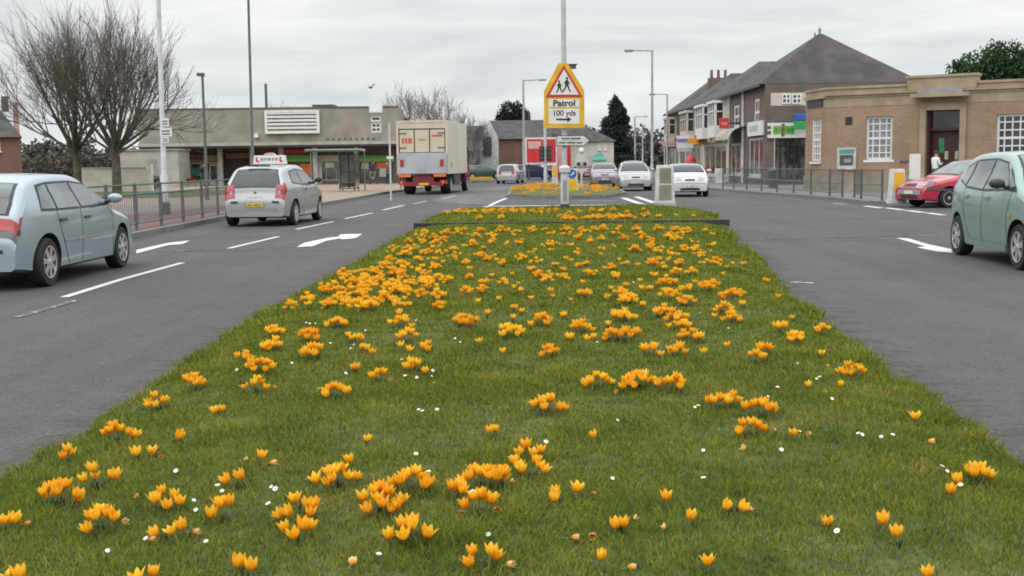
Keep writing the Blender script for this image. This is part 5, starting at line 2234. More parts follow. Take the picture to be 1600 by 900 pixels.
for a0, a1 in ((w0, w1), (u0, u1)):
    window(bl, nx0 + 0.10, nx1 - 0.10, a0 - 0.02, a1 + 0.02, 0.0, 2 if a0 == u0 else 1, 2 if a0 == u0 else 1, bar=0.06, fr=0.13, sill=False)
# shop fronts, set back under the upper floor
bk = 2.2
GZ = 0.112


def S(px, py):
    q = FR(px, py, Y0 + bk)
    return q.x, q.z


b = MB()
ops = []
SHOPS = [(281, 345, 'white_old', 'stone'), (395, 440, 'darkgrey', 'darkgrey'), (440, 492, 'darkgrey', 'lime'), (494, 556, 'grey', 'concrete_l'), (560, 614, 'darkgrey', 'lime')]
for a0, a1, fm, fas in SHOPS:
    x0, x1 = S(a0, 260)[0], S(a1, 260)[0]
    ops.append((x0, x1, 0.35, S(a0, 254)[1]))
dx0, dx1 = S(347, 260)[0], S(394, 260)[0]
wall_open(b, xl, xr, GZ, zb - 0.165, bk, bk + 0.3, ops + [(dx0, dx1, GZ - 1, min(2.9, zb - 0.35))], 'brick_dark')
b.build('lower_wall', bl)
b = MB()
b.box(xl, xl + 0.25, 0.05, bk - 0.002, GZ, zb - 0.165, 'concrete')
b.build('side_wall', bl)
b = MB()
b.box(xl, xr, 13, 13.2, GZ, zb, 'darkgrey')
b.build('back_wall', bl)
b = MB()
b.box(dx0 - 0.1, dx1 + 0.1, bk + 1.2, bk + 1.3, GZ, 2.9, 'brick_dark')
b.build('passage_back', bl)
for i, ((a0, a1, fm, fas), op) in enumerate(zip(SHOPS, ops)):
    wd = window(bl, op[0], op[1], op[2], op[3], bk, nx=3 if a1 - a0 < 58 else 4, nz=1, fm=fm, gm='shopglass', bar=0.09, fr=0.12, sill=False)
    f0, f1 = S(a0, 253)[1], S(a0, 243)[1]
    b = MB()
    b.box(op[0] - 0.1, op[1] + 0.1, bk - 0.16, bk - 0.003, f0, f1, fas)
    s = b.build('shop_fascia', bl)
    if i == 0:
        q = MB()
        for j, (c0, c1) in enumerate(((291, 296), (297.5, 301), (302.5, 307), (308, 312), (313, 317.5))):
            q.box(S(c0, 245)[0], S(c1, 245)[0], bk - 0.18, bk - 0.163, S(300, 250)[1], S(300, 245)[1], 'brick_dark')
        q.build('lettering', s)
    if fas == 'lime':
        q = MB()
        n0 = a0 + 6
        while n0 < a1 - 6:
            q.box(S(n0, 245)[0], S(n0 + 3.2, 245)[0], bk - 0.18, bk - 0.163, S(300, 250)[1], S(300, 246)[1], 'green')
            n0 += 4.6
        q.build('lettering', s)
b = MB()
b.box(S(441, 240)[0], S(480, 240)[0], bk - 0.14, bk - 0.003, S(450, 240.5)[1], S(450, 234)[1], 'red_sign')
b.build('shop_sign', bl)
for (a0, b0, a1, b1, m) in ((470, 256, 486, 275, 'orange'), (589, 254, 604, 263, 'orange'), (497, 252, 504, 287, 'white_old'), (593, 263, 606, 276, 'white_old'), (283, 280, 325, 288, 'white_old')):
    x0, z1_ = S(a0, b0)
    x1, z0_ = S(a1, b1)
    b = MB()
    b.box(x0, x1, bk - 0.03, bk - 0.002 if b0 > 270 else bk + 0.03, max(GZ + 0.02, z0_), z1_, m)
    b.build('poster', bl)
for (a0, b0, a1, b1, m) in ((399, 256, 410, 270, 'concrete_l'), (414, 258, 424, 268, 'white_old'), (428, 254, 438, 282, 'white_old'), (446, 257, 462, 272, 'concrete_l'), (508, 254, 522, 262, 'white_old'), (534, 254, 551, 263, 'concrete_l'), (565, 254, 576, 264, 'white_old'), (577, 268, 587, 280, 'concrete_l'), (299, 262, 312, 275, 'teal'), (352, 240, 392, 247, 'brick_red')):
    x0, z1_ = S(a0, b0)
    x1, z0_ = S(a1, b1)
    b = MB()
    b.box(x0, x1, bk + 0.04, bk + 0.075, max(GZ + 0.02, z0_), z1_, m)
    b.build('poster', bl)
for a0 in (494, 441, 396, 558, 346, 279):
    b = MB()
    x = S(a0, 260)[0]
    b.box(x - 0.17, x + 0.17, bk - 0.4, bk - 0.06, GZ, zb - 0.17, 'white_old')
    b.build('pillar', bl)
x0, x1 = S(327, 260)[0], S(341, 260)[0]
b = MB()
b.box(x0, x1, bk - 0.05, bk - 0.002, GZ + 0.01, S(330, 257)[1], 'white_old')
d_ = b.build('door', bl)
b = MB()
b.box(x0 + 0.1, x1 - 0.1, bk - 0.065, bk - 0.053, 0.5, S(330, 257)[1] - 0.1, 'winglass')
b.build('pane', d_)
# white louvred screen at the parapet
lx0, lz1 = B(413, 172.5, -0.3)
lx1, lz0 = B(499.5, 208, -0.3)
b = MB()
fr = 0.20
b.box(lx0, lx1, -0.34, -0.10, lz0, lz0 + fr, 'white')
b.box(lx0, lx1, -0.34, -0.10, lz1 - fr * 0.8, lz1, 'white')
b.box(lx0, lx0 + fr * 0.9, -0.34, -0.10, lz0 + fr, lz1 - fr * 0.8, 'white')
b.box(lx1 - fr, lx1, -0.34, -0.10, lz0 + fr, lz1 - fr * 0.8, 'white')
b.box(lx0 + fr * 0.9, lx1 - fr, -0.12, -0.02, lz0 + fr, lz1 - fr * 0.8, 'concrete_l')
lo = b.build('louvre_screen', bl)
b = MB()
for k in range(5):
    z = lz0 + fr + (lz1 - lz0 - 1.8 * fr) * (k + 0.62) / 5
    b.box(lx0 + fr * 0.9, lx1 - fr, -0.32, -0.14, z - 0.03, z + 0.125, 'white')
b.build('slat', lo)
x0, z1_ = B(477, 161)
x1, z0_ = B(509, 172)
b = MB()
b.box(x0 + 0.2, x1, 3, 6, zt - 0.4, z1_ - 0.1, 'white')
b.box(x0, x1 + 0.1, 2.8, 6.2, z1_ - 0.1, z1_ + 0.03, 'poledark')
b.build('roof_hut', bl)
x0, z1_ = B(406, 128)
b = MB()
b.tube([(x0, 2, zt - 0.4), (x0, 2, z1_)], 0.10, 'poledark', 8)
b.build('flue_pipe', bl)
x0, z1_ = B(400, 212)
b = MB()
b.box(x0 - 0.1, x0 + 0.22, -0.3, -0.003, z1_ - 0.15, z1_ + 0.15, 'white')
b.build('alarm_box', bl)

# low flat-roofed wing left of the block
ob = thing('outbuilding', 'low pale rendered flat roofed wing at the left end of the shop block', 'outbuilding', (0, 82, 0))


def O(px, py):
    q = FR(px, py, 82)
    return q.x, q.z


x0, x1 = O(176, 260)[0], O(279, 260)[0]
b = MB()
b.box(x0, x1, 0, 2.9, 0.1, O(200, 236)[1], 'concrete_l')
b.build('wall', ob)
b = MB()
b.box(x0 - 0.1, x1 + 0.12, -0.12, 2.95, O(200, 236)[1], O(200, 236)[1] + 0.12, 'concrete')
b.build('roof', ob)
b = MB()
b.box(O(232, 260)[0], O(246, 260)[0], -0.04, -0.002, 0.12, 2.1, 'grey')
b.build('door', ob)
wl = thing('garden_wall', 'low beige rendered wall standing behind the two bare trees', 'wall', (0, 68, 0))
x0, x1 = FR(120, 270, 68).x, FR(229, 270, 68).x
b = MB()
b.box(x0, x1, 0, 0.25, 0.1, FR(180, 263, 68).z, 'cream')
b.build('panel', wl)
b = MB()
b.box(x0 - 0.03, x1 + 0.03, -0.04, 0.29, FR(180, 263, 68).z, FR(180, 263, 68).z + 0.07, 'concrete_l')
b.build('coping', wl)
b = MB()
b.box(x1, x1 + 0.3, -0.05, 0.3, 0.1, FR(230, 256, 68).z, 'white_old')
b.build('gate_pillar', wl)

# brown gabled house at the left edge
hs = thing('brick_house', 'red brick house with steep brown roof and chimney cut by the left photo edge', 'house', (FR(32, 220, 74).x, 74, 0), R(23.5))


def H(px, py):
    q = FR(px, py, 74)
    return (q.x - FR(32, 220, 74).x) * 1.05, q.z


xr_ = H(32, 220)[0]
xl_ = xr_ - 9
ze = H(20, 212)[1]
zr = H(8, 155)[1]
b = MB()
b.box(xl_, xr_, 0, 8, 0, ze, 'brick_red')
b.prism([(0.0, ze), (8, ze), (4, zr)], xr_ - 0.3, xr_ - 0.002, 'brick_red', 'X')
b.build('wall', hs)
b = MB()
b.add([(xl_, -0.3, ze - 0.1), (xr_ + 0.1, -0.3, ze - 0.1), (xr_ - 1.4, 4, zr), (xl_, 4, zr), (xl_, 8.3, ze - 0.1), (xr_ + 0.1, 8.3, ze - 0.1)], [(0, 1, 2, 3), (3, 2, 5, 4), (1, 5, 2), (0, 3, 4), (0, 4, 5, 1)], 'slatedark')
rf = b.build('roof', hs)
x0, z1_ = H(9.5, 146)
b = MB()
b.box(x0 - 0.22, x0 + 0.22, 3.4, 4.4, zr - 0.6, z1_, 'brick_dark')
b.build('chimney', rf)
window(hs, xr_ - 2.4, xr_ - 1.2, H(20, 236)[1], H(20, 219)[1], -0.12, 2, 2)

# ------------------------------------------------------------------ tan brick bank on the right
A0 = Vector((13.62, 50.0, 0))
adir = Vector((math.cos(R(-31.5)), math.sin(R(-31.5)), 0))
bkk = thing('bank', 'single storey tan brick bank with stone parapet and tall dark doorway', 'bank', A0, R(-31.5))
nrm = Vector((adir.y, -adir.x, 0))


def K(px, py, off=0.0):
    """pixel -> (along, height) on the bank's front plane"""
    d = ray(px, py)
    a0 = A0 + nrm * off
    t_ = (a0 - EYE).dot(nrm) / d.dot(nrm)
    q = EYE + d * t_
    return (q - A0).dot(adir), q.z


kL = 12.5
zP = K(1440, 275)[1]
zB0, zB1 = K(1340, 166.5)[1], K(1340, 152)[1]
zC = K(1340, 134.5)[1]
W1 = (K(1353, 200)[0], K(1394.5, 200)[0], K(1370, 250)[1], K(1370, 182)[1])
W2a, W2z0, W2z1 = K(1557, 200)[0], K(1570, 231)[1] - 0.55, K(1570, 178)[1]
W2 = (W2a, W2a + 1.45, W2z0, W2z1)
DR = (K(1447, 200)[0], K(1500, 200)[0], 0.12, K(1470, 172)[1])
b = MB()
wall_open(b, 0, kL, zP, zB0, 0.0, 0.45, [W1, W2, DR], 'brick_bank')
b.box(0.3, DR[0] - 0.02, 0.452, 9, zP, zB0, 'brick_bank')
b.box(DR[1] + 0.02, kL, 0.452, 9, zP, zB0, 'brick_bank')
b.box(DR[0] - 0.019, DR[1] + 0.019, 1.4, 9, 0.1, zB0, 'black')
b.build('wall', bkk)
b = MB()
wall_open(b, -0.03, kL, 0.05, zP, -0.05, 0.45, [DR], 'stone_grey')
b.build('plinth', bkk)
b = MB()
b.box(0, kL, -0.012, 0.45, zB0, zB1, 'stone')
b.box(-0.03, kL, -0.05, 0.45, zB1, zB1 + 0.10, 'stone')
b.box(-0.06, kL, -0.13, 0.45, zB1 + 0.10, zB1 + 0.18, 'stone')
b.box(0, kL, -0.012, 0.45, zB1 + 0.18, zC - 0.10, 'stone')
b.box(-0.04, kL, -0.07, 0.50, zC - 0.10, zC, 'stone')
b.build('parapet', bkk)
px0, px1, zPz = K(1418, 130)[0], K(1528, 130)[0], K(1470, 116.5)[1]
b = MB()
b.box(px0, px1, -0.10, 0.5, zC + 0.002, zPz - 0.10, 'stone')
b.box(px0 + 0.03, px1 - 0.03, -0.10, -0.0125, zB1 + 0.19, zC - 0.0, 'stone')
b.box(px0 - 0.05, px1 + 0.05, -0.16, 0.56, zPz - 0.10, zPz, 'stone')
b.build('raised_parapet', bkk)
cx0, cx1, cz0, cz1 = K(1428, 150)[0], K(1517, 150)[0], K(1470, 152)[1], K(1470, 146)[1]
b = MB()
b.box(cx0, cx1, -0.62, -0.135, cz0, cz1, 'stone')
b.box(cx0 + 0.25, cx1 - 0.25, -0.5, -0.135, cz1, cz1 + 0.17, 'lead')
b.build('door_hood', bkk)
b = MB()
b.box(DR[0] - 0.24, DR[0] - 0.0, -0.11, -0.055, 0.12, DR[3] + 0.28, 'stone')
b.box(DR[1] + 0.0, DR[1] + 0.24, -0.11, -0.055, 0.12, DR[3] + 0.28, 'stone')
b.box(DR[0], DR[1], -0.11, -0.0, DR[3], DR[3] + 0.28, 'stone')
b.build('door_surround', bkk)
b = MB()
for k in range(3):
    b.box(DR[0] - 0.3 + 0.02 * k, DR[1] + 0.3 - 0.02 * k, -0.9 + 0.28 * k, 0.9, 0.10 + 0.13 * k, 0.235 + 0.13 * k - 0.002, 'stone_grey')
b.build('step', bkk)
M['oxblood'] = mat('dark_oxblood_paint', (0.055, 0.016, 0.016), 0.4, 0.15, 4)
zt_ = K(1470, 199)[1]
b = MB()
b.box(DR[0], DR[1], 0.75, 0.80, 0.5, zt_ - 0.12, 'oxblood')
b.box(DR[0], DR[0] + 0.10, 0.30, 0.75, 0.5, DR[3], 'oxblood')
b.box(DR[1] - 0.06, DR[1], 0.46, 0.75, 0.5, DR[3], 'black')
b.box(DR[0], DR[1], 0.40, 0.80, zt_ - 0.12, zt_, 'oxblood')
dd = b.build('door', bkk)
b = MB()
b.box(DR[0] + 0.1, DR[1] - 0.06, 0.60, 0.63, zt_, DR[3], 'winglass')
b.build('transom_pane', dd)
for (a, c, e, f, m) in ((1467, 216, 1475, 228, 'teal'), (1467.5, 229, 1475, 239, 'green'), (1476, 236, 1481, 249, 'cream'), (1492, 236, 1497, 249, 'cream')):
    x0, z1_ = K(a, c, -0.7)
    x1, z0_ = K(e, f, -0.7)
    b = MB()
    b.box(x0, x1, 0.72, 0.748, z0_, z1_, m)
    b.build('notice', dd)
b = MB()
b.box(0.2, kL, 0.5, 9, zC - 0.7, zC - 0.5, 'lead')
b.build('roof', bkk)
window(bkk, *W1, 0.06, 4, 6, 'white', 'net', bar=0.05, fr=0.10)
window(bkk, *W2, 0.06, 5, 6, 'white', 'winglass', bar=0.05, fr=0.10)
# chamfered corner with its own window
CL_ = 2.3
cd = Vector((13.30, 52.3, 0)) - A0
ang = math.atan2(-cd.y, -cd.x)
ch = Matrix.Translation(Vector((0, 0, 0))) @ Matrix.Rotation(ang - R(-31.5), 4, 'Z')
org = Matrix.Rotation(R(31.5), 4, 'Z') @ cd


def chamf(mb):
    m4 = Matrix.Translation(Vector((org.x, org.y, 0))) @ Matrix.Rotation(ang - R(-31.5), 4, 'Z')
    mb.v = [tuple(m4 @ Vector(v)) for v in mb.v]
    return mb


Lc = cd.length
cw = (0.75, 1.75, W1[2], W1[3])
b = MB()
wall_open(b, 0, Lc, zP, zB0, 0, 0.4, [cw], 'brick_bank')
chamf(b).build('corner_wall', bkk)
b = MB()
b.box(-0.04, Lc - 0.001, -0.05, 0.4, 0.05, zP, 'stone_grey')
chamf(b).build('corner_plinth', bkk)
b = MB()
b.box(0, Lc - 0.001, -0.012, 0.4, zB0, zB1, 'stone')
b.box(-0.02, Lc - 0.001, -0.10, 0.4, zB1 + 0.02, zB1 + 0.178, 'stone')
b.box(0, Lc - 0.001, -0.012, 0.4, zB1 + 0.18, zC - 0.102, 'stone')
b.box(-0.04, Lc - 0.001, -0.07, 0.42, zC - 0.10, zC - 0.001, 'stone')
chamf(b).build('corner_parapet', bkk)
b = MB()
b.box(cw[0] + 0.05, cw[1] - 0.05, 0.10, 0.12, cw[2], cw[3], 'net')
w = chamf(b).build('window', bkk)
b = MB()
for x in (cw[0], cw[1] - 0.1):
    b.box(x, x + 0.1, 0.03, 0.14, cw[2], cw[3], 'white')
for x in (0.25, 0.5, 0.75):
    xx = cw[0] + (cw[1] - cw[0]) * x
    b.box(xx - 0.022, xx + 0.022, 0.05, 0.13, cw[2], cw[3], 'white')
for k in range(7):
    zz = cw[2] + (cw[3] - cw[2]) * k / 6
    b.box(cw[0], cw[1], 0.055, 0.128, zz - (0.05 if k in (0, 3, 6) else 0.022), zz + (0.05 if k in (0, 3, 6) else 0.022), 'white')
b.box(cw[0] - 0.08, cw[1] + 0.08, -0.08, 0.05, cw[2] - 0.14, cw[2] - 0.052, 'white')
chamf(b).build('frame', w)
# fittings on the front
x0, z1_ = K(1309, 231)
x1, z0_ = K(1338, 265)
cm = thing('cash_machine', 'grey cash machine set into the bank wall left of its first big window', 'cash machine', (0, 0, 0))
cm.location = A0
cm.rotation_euler = (0, 0, R(-31.5))
b = MB()
b.box(x0, x1, -0.09, -0.002, z0_, z1_, 'lightgalv')
b.build('surround', cm, bevel=0.015)
b = MB()
wd = x1 - x0
b.box(x0 + wd * .15, x1 - wd * .15, -0.105, -0.091, z0_ + (z1_ - z0_) * 0.2, z1_ - (z1_ - z0_) * 0.33, 'darkgrey')
sc_ = b.build('recess', cm)
b = MB()
b.box(x0 + wd * .38, x1 - wd * .25, -0.115, -0.106, z0_ + (z1_ - z0_) * 0.32, z1_ - (z1_ - z0_) * 0.5, 'grey')
b.build('keypad', sc_)
b = MB()
b.box(x0 + wd * .12, x1 - wd * .12, -0.105, -0.091, z1_ - (z1_ - z0_) * 0.26, z1_ - (z1_ - z0_) * 0.08, 'teal')
b.build('header', cm)
x0, z1_ = K(1321, 183)
x1, z0_ = K(1331.5, 195)
b = MB()
b.box(x0, x1, -0.02, -0.002, z0_, z1_, 'black')
b.build('wall_vent', bkk)
x0, z1_ = K(1406, 250.5)
x1, z0_ = K(1421, 254)
b = MB()
b.box(x0, x1, -0.03, -0.002, z0_, z1_, 'brick_dark')
b.build('name_plaque', bkk)
b = MB()
b.box(0.2, Lc - 0.35, -0.035, -0.0135, zB0 + 0.05, zB1 - 0.02, 'slate')
chamf(b).build('street_name_plate', bkk)

# ------------------------------------------------------------------ row of shops receding on the right
XF = 14.0
EAVE = 5.62


def unit(y_near, y_far, label, wallm, apex, ridge, roofm='slate', near_gable=False, depth=9.0):
    """one shop house: local x runs towards the camera, front faces the road"""
    o = thing('shop_house', label, 'shop', (XF, y_far, 0), R(-90))
    L = y_near
    return o


def hip(o, L, depth, apexz, rx0, rx1, rm, ov=0.35, ridge_y=None):
    """hip roof over local [0,L] x [0,depth]; ridge along local y from rx0 to rx1 at mid length"""
    ze = EAVE
    m = L / 2 if ridge_y is None else ridge_y
    vs = [(-0.02, -ov, ze), (L + 0.02, -ov, ze), (L + 0.02, depth, ze), (-0.02, depth, ze), (m, rx0, apexz), (m, rx1, apexz)]
    b = MB()
    b.add(vs, [(0, 1, 4), (1, 2, 5, 4), (2, 3, 5), (3, 0, 4, 5), (3, 2, 1, 0)], rm)
    r = b.build('roof', o)
    b = MB()
    b.box(-0.02, L + 0.02, -ov - 0.05, -ov + 0.03, ze - 0.14, ze - 0.002, 'darkgrey')
    b.build('gutter', r)
    return r


def fx(px, py, y_far, off=0.0):
    q = FX(px, py, XF - off)
    return y_far - q.y, q.z


# corner pharmacy, nearest
YN, YF = 63.8, 74.2
L = YF - YN
ph = thing('corner_shop', 'corner shop with big pyramid slate roof and green and white shop sign', 'shop', (XF, YF, 0), R(-90))
ra = hip(ph, L, 8.6, 8.85, 4.3, 4.5, 'slatebrown', ridge_y=5.0)
b = MB()
b.lathe([(0.10, 8.8), (0.07, 9.0), (0.09, 9.1), (0.02, 9.25)], 'stone_grey', 8, at=(5.0, 4.35, 0))
b.lathe([(0.08, 8.7), (0.06, 8.9), (0.02, 9.0)], 'stone_grey', 8, at=(4.5, 4.2, 0))
b.build('finial', ra)
# road-side wall with two tall first-floor windows
wops, wn = [], []
for a, c, e, f in ((1178, 153, 1186.5, 196), (1146, 163, 1155, 199)):
    x0, z1_ = fx(a, c, YF)
    x1, z0_ = fx(e, f, YF)
    x0, x1 = min(x0, x1), max(x0, x1)
    wops.append((max(0.35, x0), min(L - 0.3, x1), fx(e, f, YF)[1], fx(e, c, YF)[1]))
sx0, sx1 = fx(1169, 250, YF)[0], L - 0.5
so_ = [(sx0, sx1, 0.55, 2.75), (0.4, sx0 - 1.2, 0.6, 2.55)]
b = MB()
wall_open(b, 0, L, 0.1, EAVE, 0, 0.3, wops + so_, 'brick_dark')
b.build('wall', ph)
for wv in wops:
    window(ph, *wv, 0, 2, 2, bar=0.08, fr=0.16)
for k, s in enumerate(so_):
    window(ph, *s, 0, 3, 1, fm='white_old', gm='shopglass', bar=0.10, fr=0.14)
b = MB()
x0, z1_ = fx(1170.5, 204, YF, .1)
x1, z0_ = fx(1193, 222, YF, .1)
b.box(x0, L - 0.25, -0.2, -0.003, 2.85, 3.65, 'white')
s = b.build('shop_fascia', ph)
b = MB()
for k in range(4):
    xx = x0 + (L - 0.25 - x0) * (0.2 + 0.16 * k)
    b.box(xx, xx + 0.35, -0.215, -0.204, 3.08, 3.42, 'concrete_l')
b.build('lettering', s)
b = MB()
rows = []
for t_ in range(6):
    f = t_ / 5
    rows.append([(0.5, -1.0 * math.sin(f * 1.57), 3.5 - 0.75 * (1 - math.cos(f * 1.57))), (sx0 - 0.8, -1.0 * math.sin(f * 1.57), 3.5 - 0.75 * (1 - math.cos(f * 1.57)))])
b.grid(rows, M['concrete_l'])
b.build('awning', ph)
b = MB()
dpx = fx(1163, 200, YF)[0]
b.tube([(dpx, -0.08, 0.1), (dpx, -0.08, EAVE - 0.1)], 0.09, 'white_old', 8)
b.build('downpipe', ph)
# end wall towards the camera
b = MB()
D = 8.6


def en(px, py):
    q = FR(px, py, YN)
    return q.x - XF, q.z


def endbox(mb, x0, x1, t0, t1, z0, z1, m):
    """box on the near end wall: x along the wall, t outwards"""
    mb.box(L + t0, L + t1, x0, x1, z0, z1, m)


ez = [en(1220, y)[1] for y in (145, 165, 189, 215)]
endbox(b, 0.301, D, -0.3, 0.0, ez[1], ez[0], 'cream')
endbox(b, 0.301, D, -0.3, 0.002, ez[0], EAVE, 'brick_dark')
endbox(b, 0.301, D, -0.3, 0.0, ez[2], ez[1], 'brick_dark')
endbox(b, 0.301, 0.5, -0.3, 0.0, 0.1, ez[2], 'brick_dark')
endbox(b, en(1262, 200)[0] + 0.1, D, -0.3, 0.0, 0.1, ez[2], 'brick_dark')
endbox(b, 0.5, en(1262, 200)[0] + 0.1, -0.3, 0.0, 0.1, 0.4, 'darkgrey')
endbox(b, 0.5, en(1262, 200)[0] + 0.1, -0.3, 0.0, ez[3], ez[2], 'darkgrey')
b.build('end_wall', ph)
xe = en(1261, 200)[0]
b = MB()
endbox(b, 0.12, xe + 0.05, 0.003, 0.16, ez[3] - 0.02, en(1220, 192)[1], 'white')
s = b.build('shop_fascia', ph)
b = MB()
x0, z1_ = en(1207, 197)
x1, z0_ = en(1240, 209.5)
endbox(b, x0, x1, 0.163, 0.18, z0_, z1_, 'lime')
endbox(b, x0 - 0.32, x0 - 0.12, 0.163, 0.175, z0_ + 0.28, z1_, 'darkgrey')
endbox(b, x0 - 0.32, x0 - 0.12, 0.163, 0.175, z0_, z0_ + 0.18, 'darkgrey')
endbox(b, x0 + 0.45, x0 + 0.62, 0.183, 0.195, z0_ - 0.12, z1_ + 0.12, 'brick_red')
for k in (0.1, 0.78, 0.98):
    endbox(b, x0 + k, x0 + k + 0.12, 0.183, 0.19, z0_ + 0.12, z1_ - 0.12, 'green')
b.build('lettering', s)
b = MB()
endbox(b, 0.52, xe, -0.14, -0.12, 0.42, ez[3] - 0.02, 'shopglass')
g_ = b.build('shop_window', ph)
b = MB()
for f in (0.0, 0.2, 0.42, 0.62, 0.8, 1.0):
    xx = 0.52 + (xe - 0.56) * f
    endbox(b, xx - 0.03, xx + 0.05, -0.12, -0.03, 0.42, ez[3] - 0.02, 'white_old' if f in (0, 1) else 'black')
endbox(b, 0.52, xe, -0.115, -0.04, ez[3] - 0.45, ez[3] - 0.37, 'black')
b.build('frame', g_)
for a, c in ((1222, 1234.5), (1238, 1251)):
    x0, z1_ = en(a, 148)
    x1, z0_ = en(c, 160.5)
    b = MB()
    endbox(b, x0, x1, 0.004, 0.02, z0_, z1_, 'winglass')
    w = b.build('window', ph)
    b = MB()
    for xx in (x0 - 0.03, (x0 + x1) / 2 - 0.02, x1 - 0.05):
        endbox(b, xx, xx + 0.08, 0.021, 0.06, z0_ - 0.06, z1_ + 0.05, 'white')
    for zz in (z0_ - 0.06, (z0_ + z1_) / 2 - 0.03, z1_ - 0.03):
        endbox(b, x0 - 0.03, x1 + 0.03, 0.022, 0.055, zz, zz + 0.08, 'white')
    b.build('frame', w)
# projecting blue and green sign
ps = thing('projecting_sign', 'projecting sign, blue above green, on the corner shop beside the bank', 'shop sign', (XF, YN, 0))
for a, c, e, f, m in ((1240, 178, 1262, 188.5, 'blue'), (1241, 189.2, 1262, 202, 'green')):
    q0, q1 = FR(a, c, YN - 0.9), FR(e, f, YN - 0.9)
    b = MB()
    b.box(q0.x - XF, q1.x - XF, -1.0, -0.75, q1.z, q0.z, m)
    b.build('blue_box' if m == 'blue' else 'green_box', ps, bevel=0.05)
q0 = FR(1262, 188, YN - 0.9)
b = MB()
b.box(q0.x - XF - 0.1, q0.x - XF + 0.25, -0.74, 0.05, q0.z - 0.1, q0.z + 0.3, 'blue')
b.build('bracket', ps)


def shop_unit(YN, YF, label, wallm, bays, fascia, opening, roofz, rx, extras=(), roofm='slate'):
    L = YF - YN
    o = thing('shop_house', label, 'shop', (XF, YF, 0), R(-90))
    hip(o, L - 0.01, 8.6, roofz, rx, rx + 2.5, roofm)
    ops = []
    b = MB()
    wall_open(b, 0, L - 0.01, 0.1, EAVE, 0, 0.3, [opening], wallm)
    b.box(0.0, 0.25, 0.301, 8.5, 0.1, EAVE, 'brick_dark')
    b.box(L - 0.26, L - 0.01, 0.301, 8.5, 0.1, EAVE, 'brick_dark')
    b.build('wall', o)
    window(o, *opening, 0, 4, 1, fm='white_old', gm='shopglass', bar=0.12, fr=0.15)
    for (x0, x1, z0, z1, pm) in bays:
        # square bay: glazed box standing out of the wall
        b = MB()
        b.box(x0, x1, -0.75, -0.003, z0 - 0.75, z0, pm)
        b.box(x0 - 0.08, x1 + 0.08, -0.85, -0.003, z1, z1 + 0.18, pm)
        b.box(x0 + 0.06, x1 - 0.06, -0.68, -0.003, z0, z1, 'winglass')
        w = b.build('bay_window', o)
        f = MB()
        for k in range(4):
            xx = x0 + (x1 - x0 - 0.16) * k / 3
            f.box(xx, xx + 0.16, -0.75, -0.60, z0, z1, pm)
        f.box(x0, x0 + 0.05, -0.60, -0.003, z0, z0 + 0.1, pm)
        f.box(x1 - 0.1, x1, -0.2, -0.004, z0, z1, pm)
        f.box(x1 - 0.1, x1 + 0.01, -0.60, -0.2, z0 + (z1 - z0) * 0.6, z0 + (z1 - z0) * 0.66, pm)
        f.box(x0, x1, -0.76, -0.70, z0 + (z1 - z0) * 0.62, z0 + (z1 - z0) * 0.68, pm)
        f.build('frame', w)
    fb_ = MB()
    fb_.box(0.25, L - 0.3, -0.22, -0.003, 2.72, 3.42, fascia)
    fb_.build('shop_fascia', o)
    return o


ub = shop_unit(74.3, 84.6, 'white rendered shop house with two white bays and a red square sign', 'cream', [(1.4, 4.4, 3.75, 5.2, 'white'), (6.6, 9.2, 3.75, 5.2, 'white')], 'stone', (0.8, 9.4, 0.45, 2.65), 8.15, 3.0)
uc = shop_unit(84.7, 93.2, 'cream shop house with bay window behind the white and amber shop boards', 'concrete_l', [(2.6, 5.8, 3.75, 5.1, 'cream')], 'amber', (0.7, 7.6, 0.45, 2.65), 8.1, 2.9)
ud = shop_unit(93.3, 103.4, 'farthest dark brick shop house with chimney at the end of the row', 'brick_dark', [(3.4, 6.0, 3.8, 5.0, 'cream')], 'brick_red', (0.9, 9.2, 0.45, 2.65), 8.1, 2.7)
b = MB()
b.box(9.1, 10.0, 2.0, 3.6, 6.6, 8.1, 'brick_dark')
ck = b.build('chimney', ud)
for k in range(3):
    b = MB()
    b.lathe([(0.13, 8.1), (0.11, 8.75)], 'brick_red', 8, at=(9.55, 2.25 + 0.55 * k, 0))
    b.build('chimney_pot', ck)

# boards and signs hung on the row
q0, q1 = FX(1124, 184, XF - 0.9), FX(1138, 201, XF - 0.9)
rs = thing('hanging_sign', 'square red sign projecting from the white bays above the shops', 'shop sign', (XF, q0.y - 2, 0))
q0, q1 = FR(1124, 184.5, q0.y - 2), FR(1138.5, 201, q0.y - 2)
b = MB()
b.box(q0.x - XF, q1.x - XF, -0.1, 0.1, q1.z, q0.z, 'red')
b.build('panel', rs, bevel=0.02)
b = MB()
b.box(q1.x - XF, 0.0, -0.03, 0.03, (q0.z + q1.z) / 2 - 0.04, (q0.z + q1.z) / 2 + 0.04, 'black')
b.build('bracket', rs)
b = MB()
for k in range(4):
    xx = q0.x - XF + (q1.x - q0.x) * (0.18 + 0.17 * k)
    b.box(xx, xx + 0.06, -0.112, -0.102, (q0.z + q1.z) / 2 - 0.09, (q0.z + q1.z) / 2 + 0.07, 'pinkpaint')
b.build('lettering', rs)


def board(name, label, cat, Y, items, post=None):
    o = thing(name, label, cat, (0, Y, 0))
    for (a, c, e, f, m, nm, dy) in items:
        q0, q1 = FR(a, c, Y + dy), FR(e, f, Y + dy)
        b = MB()
        b.box(q0.x, q1.x, dy - 0.06, dy, q1.z, q0.z, m)
        b.build(nm, o)
    if post:
        for px in post:
            q = FR(px, 240, Y)
            b = MB()
            b.tube([(q.x, 0.05, 0.1), (q.x, 0.05, FR(px, items[-1][3] - 1, Y).z)], 0.05, 'white_old', 8)
            b.build('post', o)
    return o


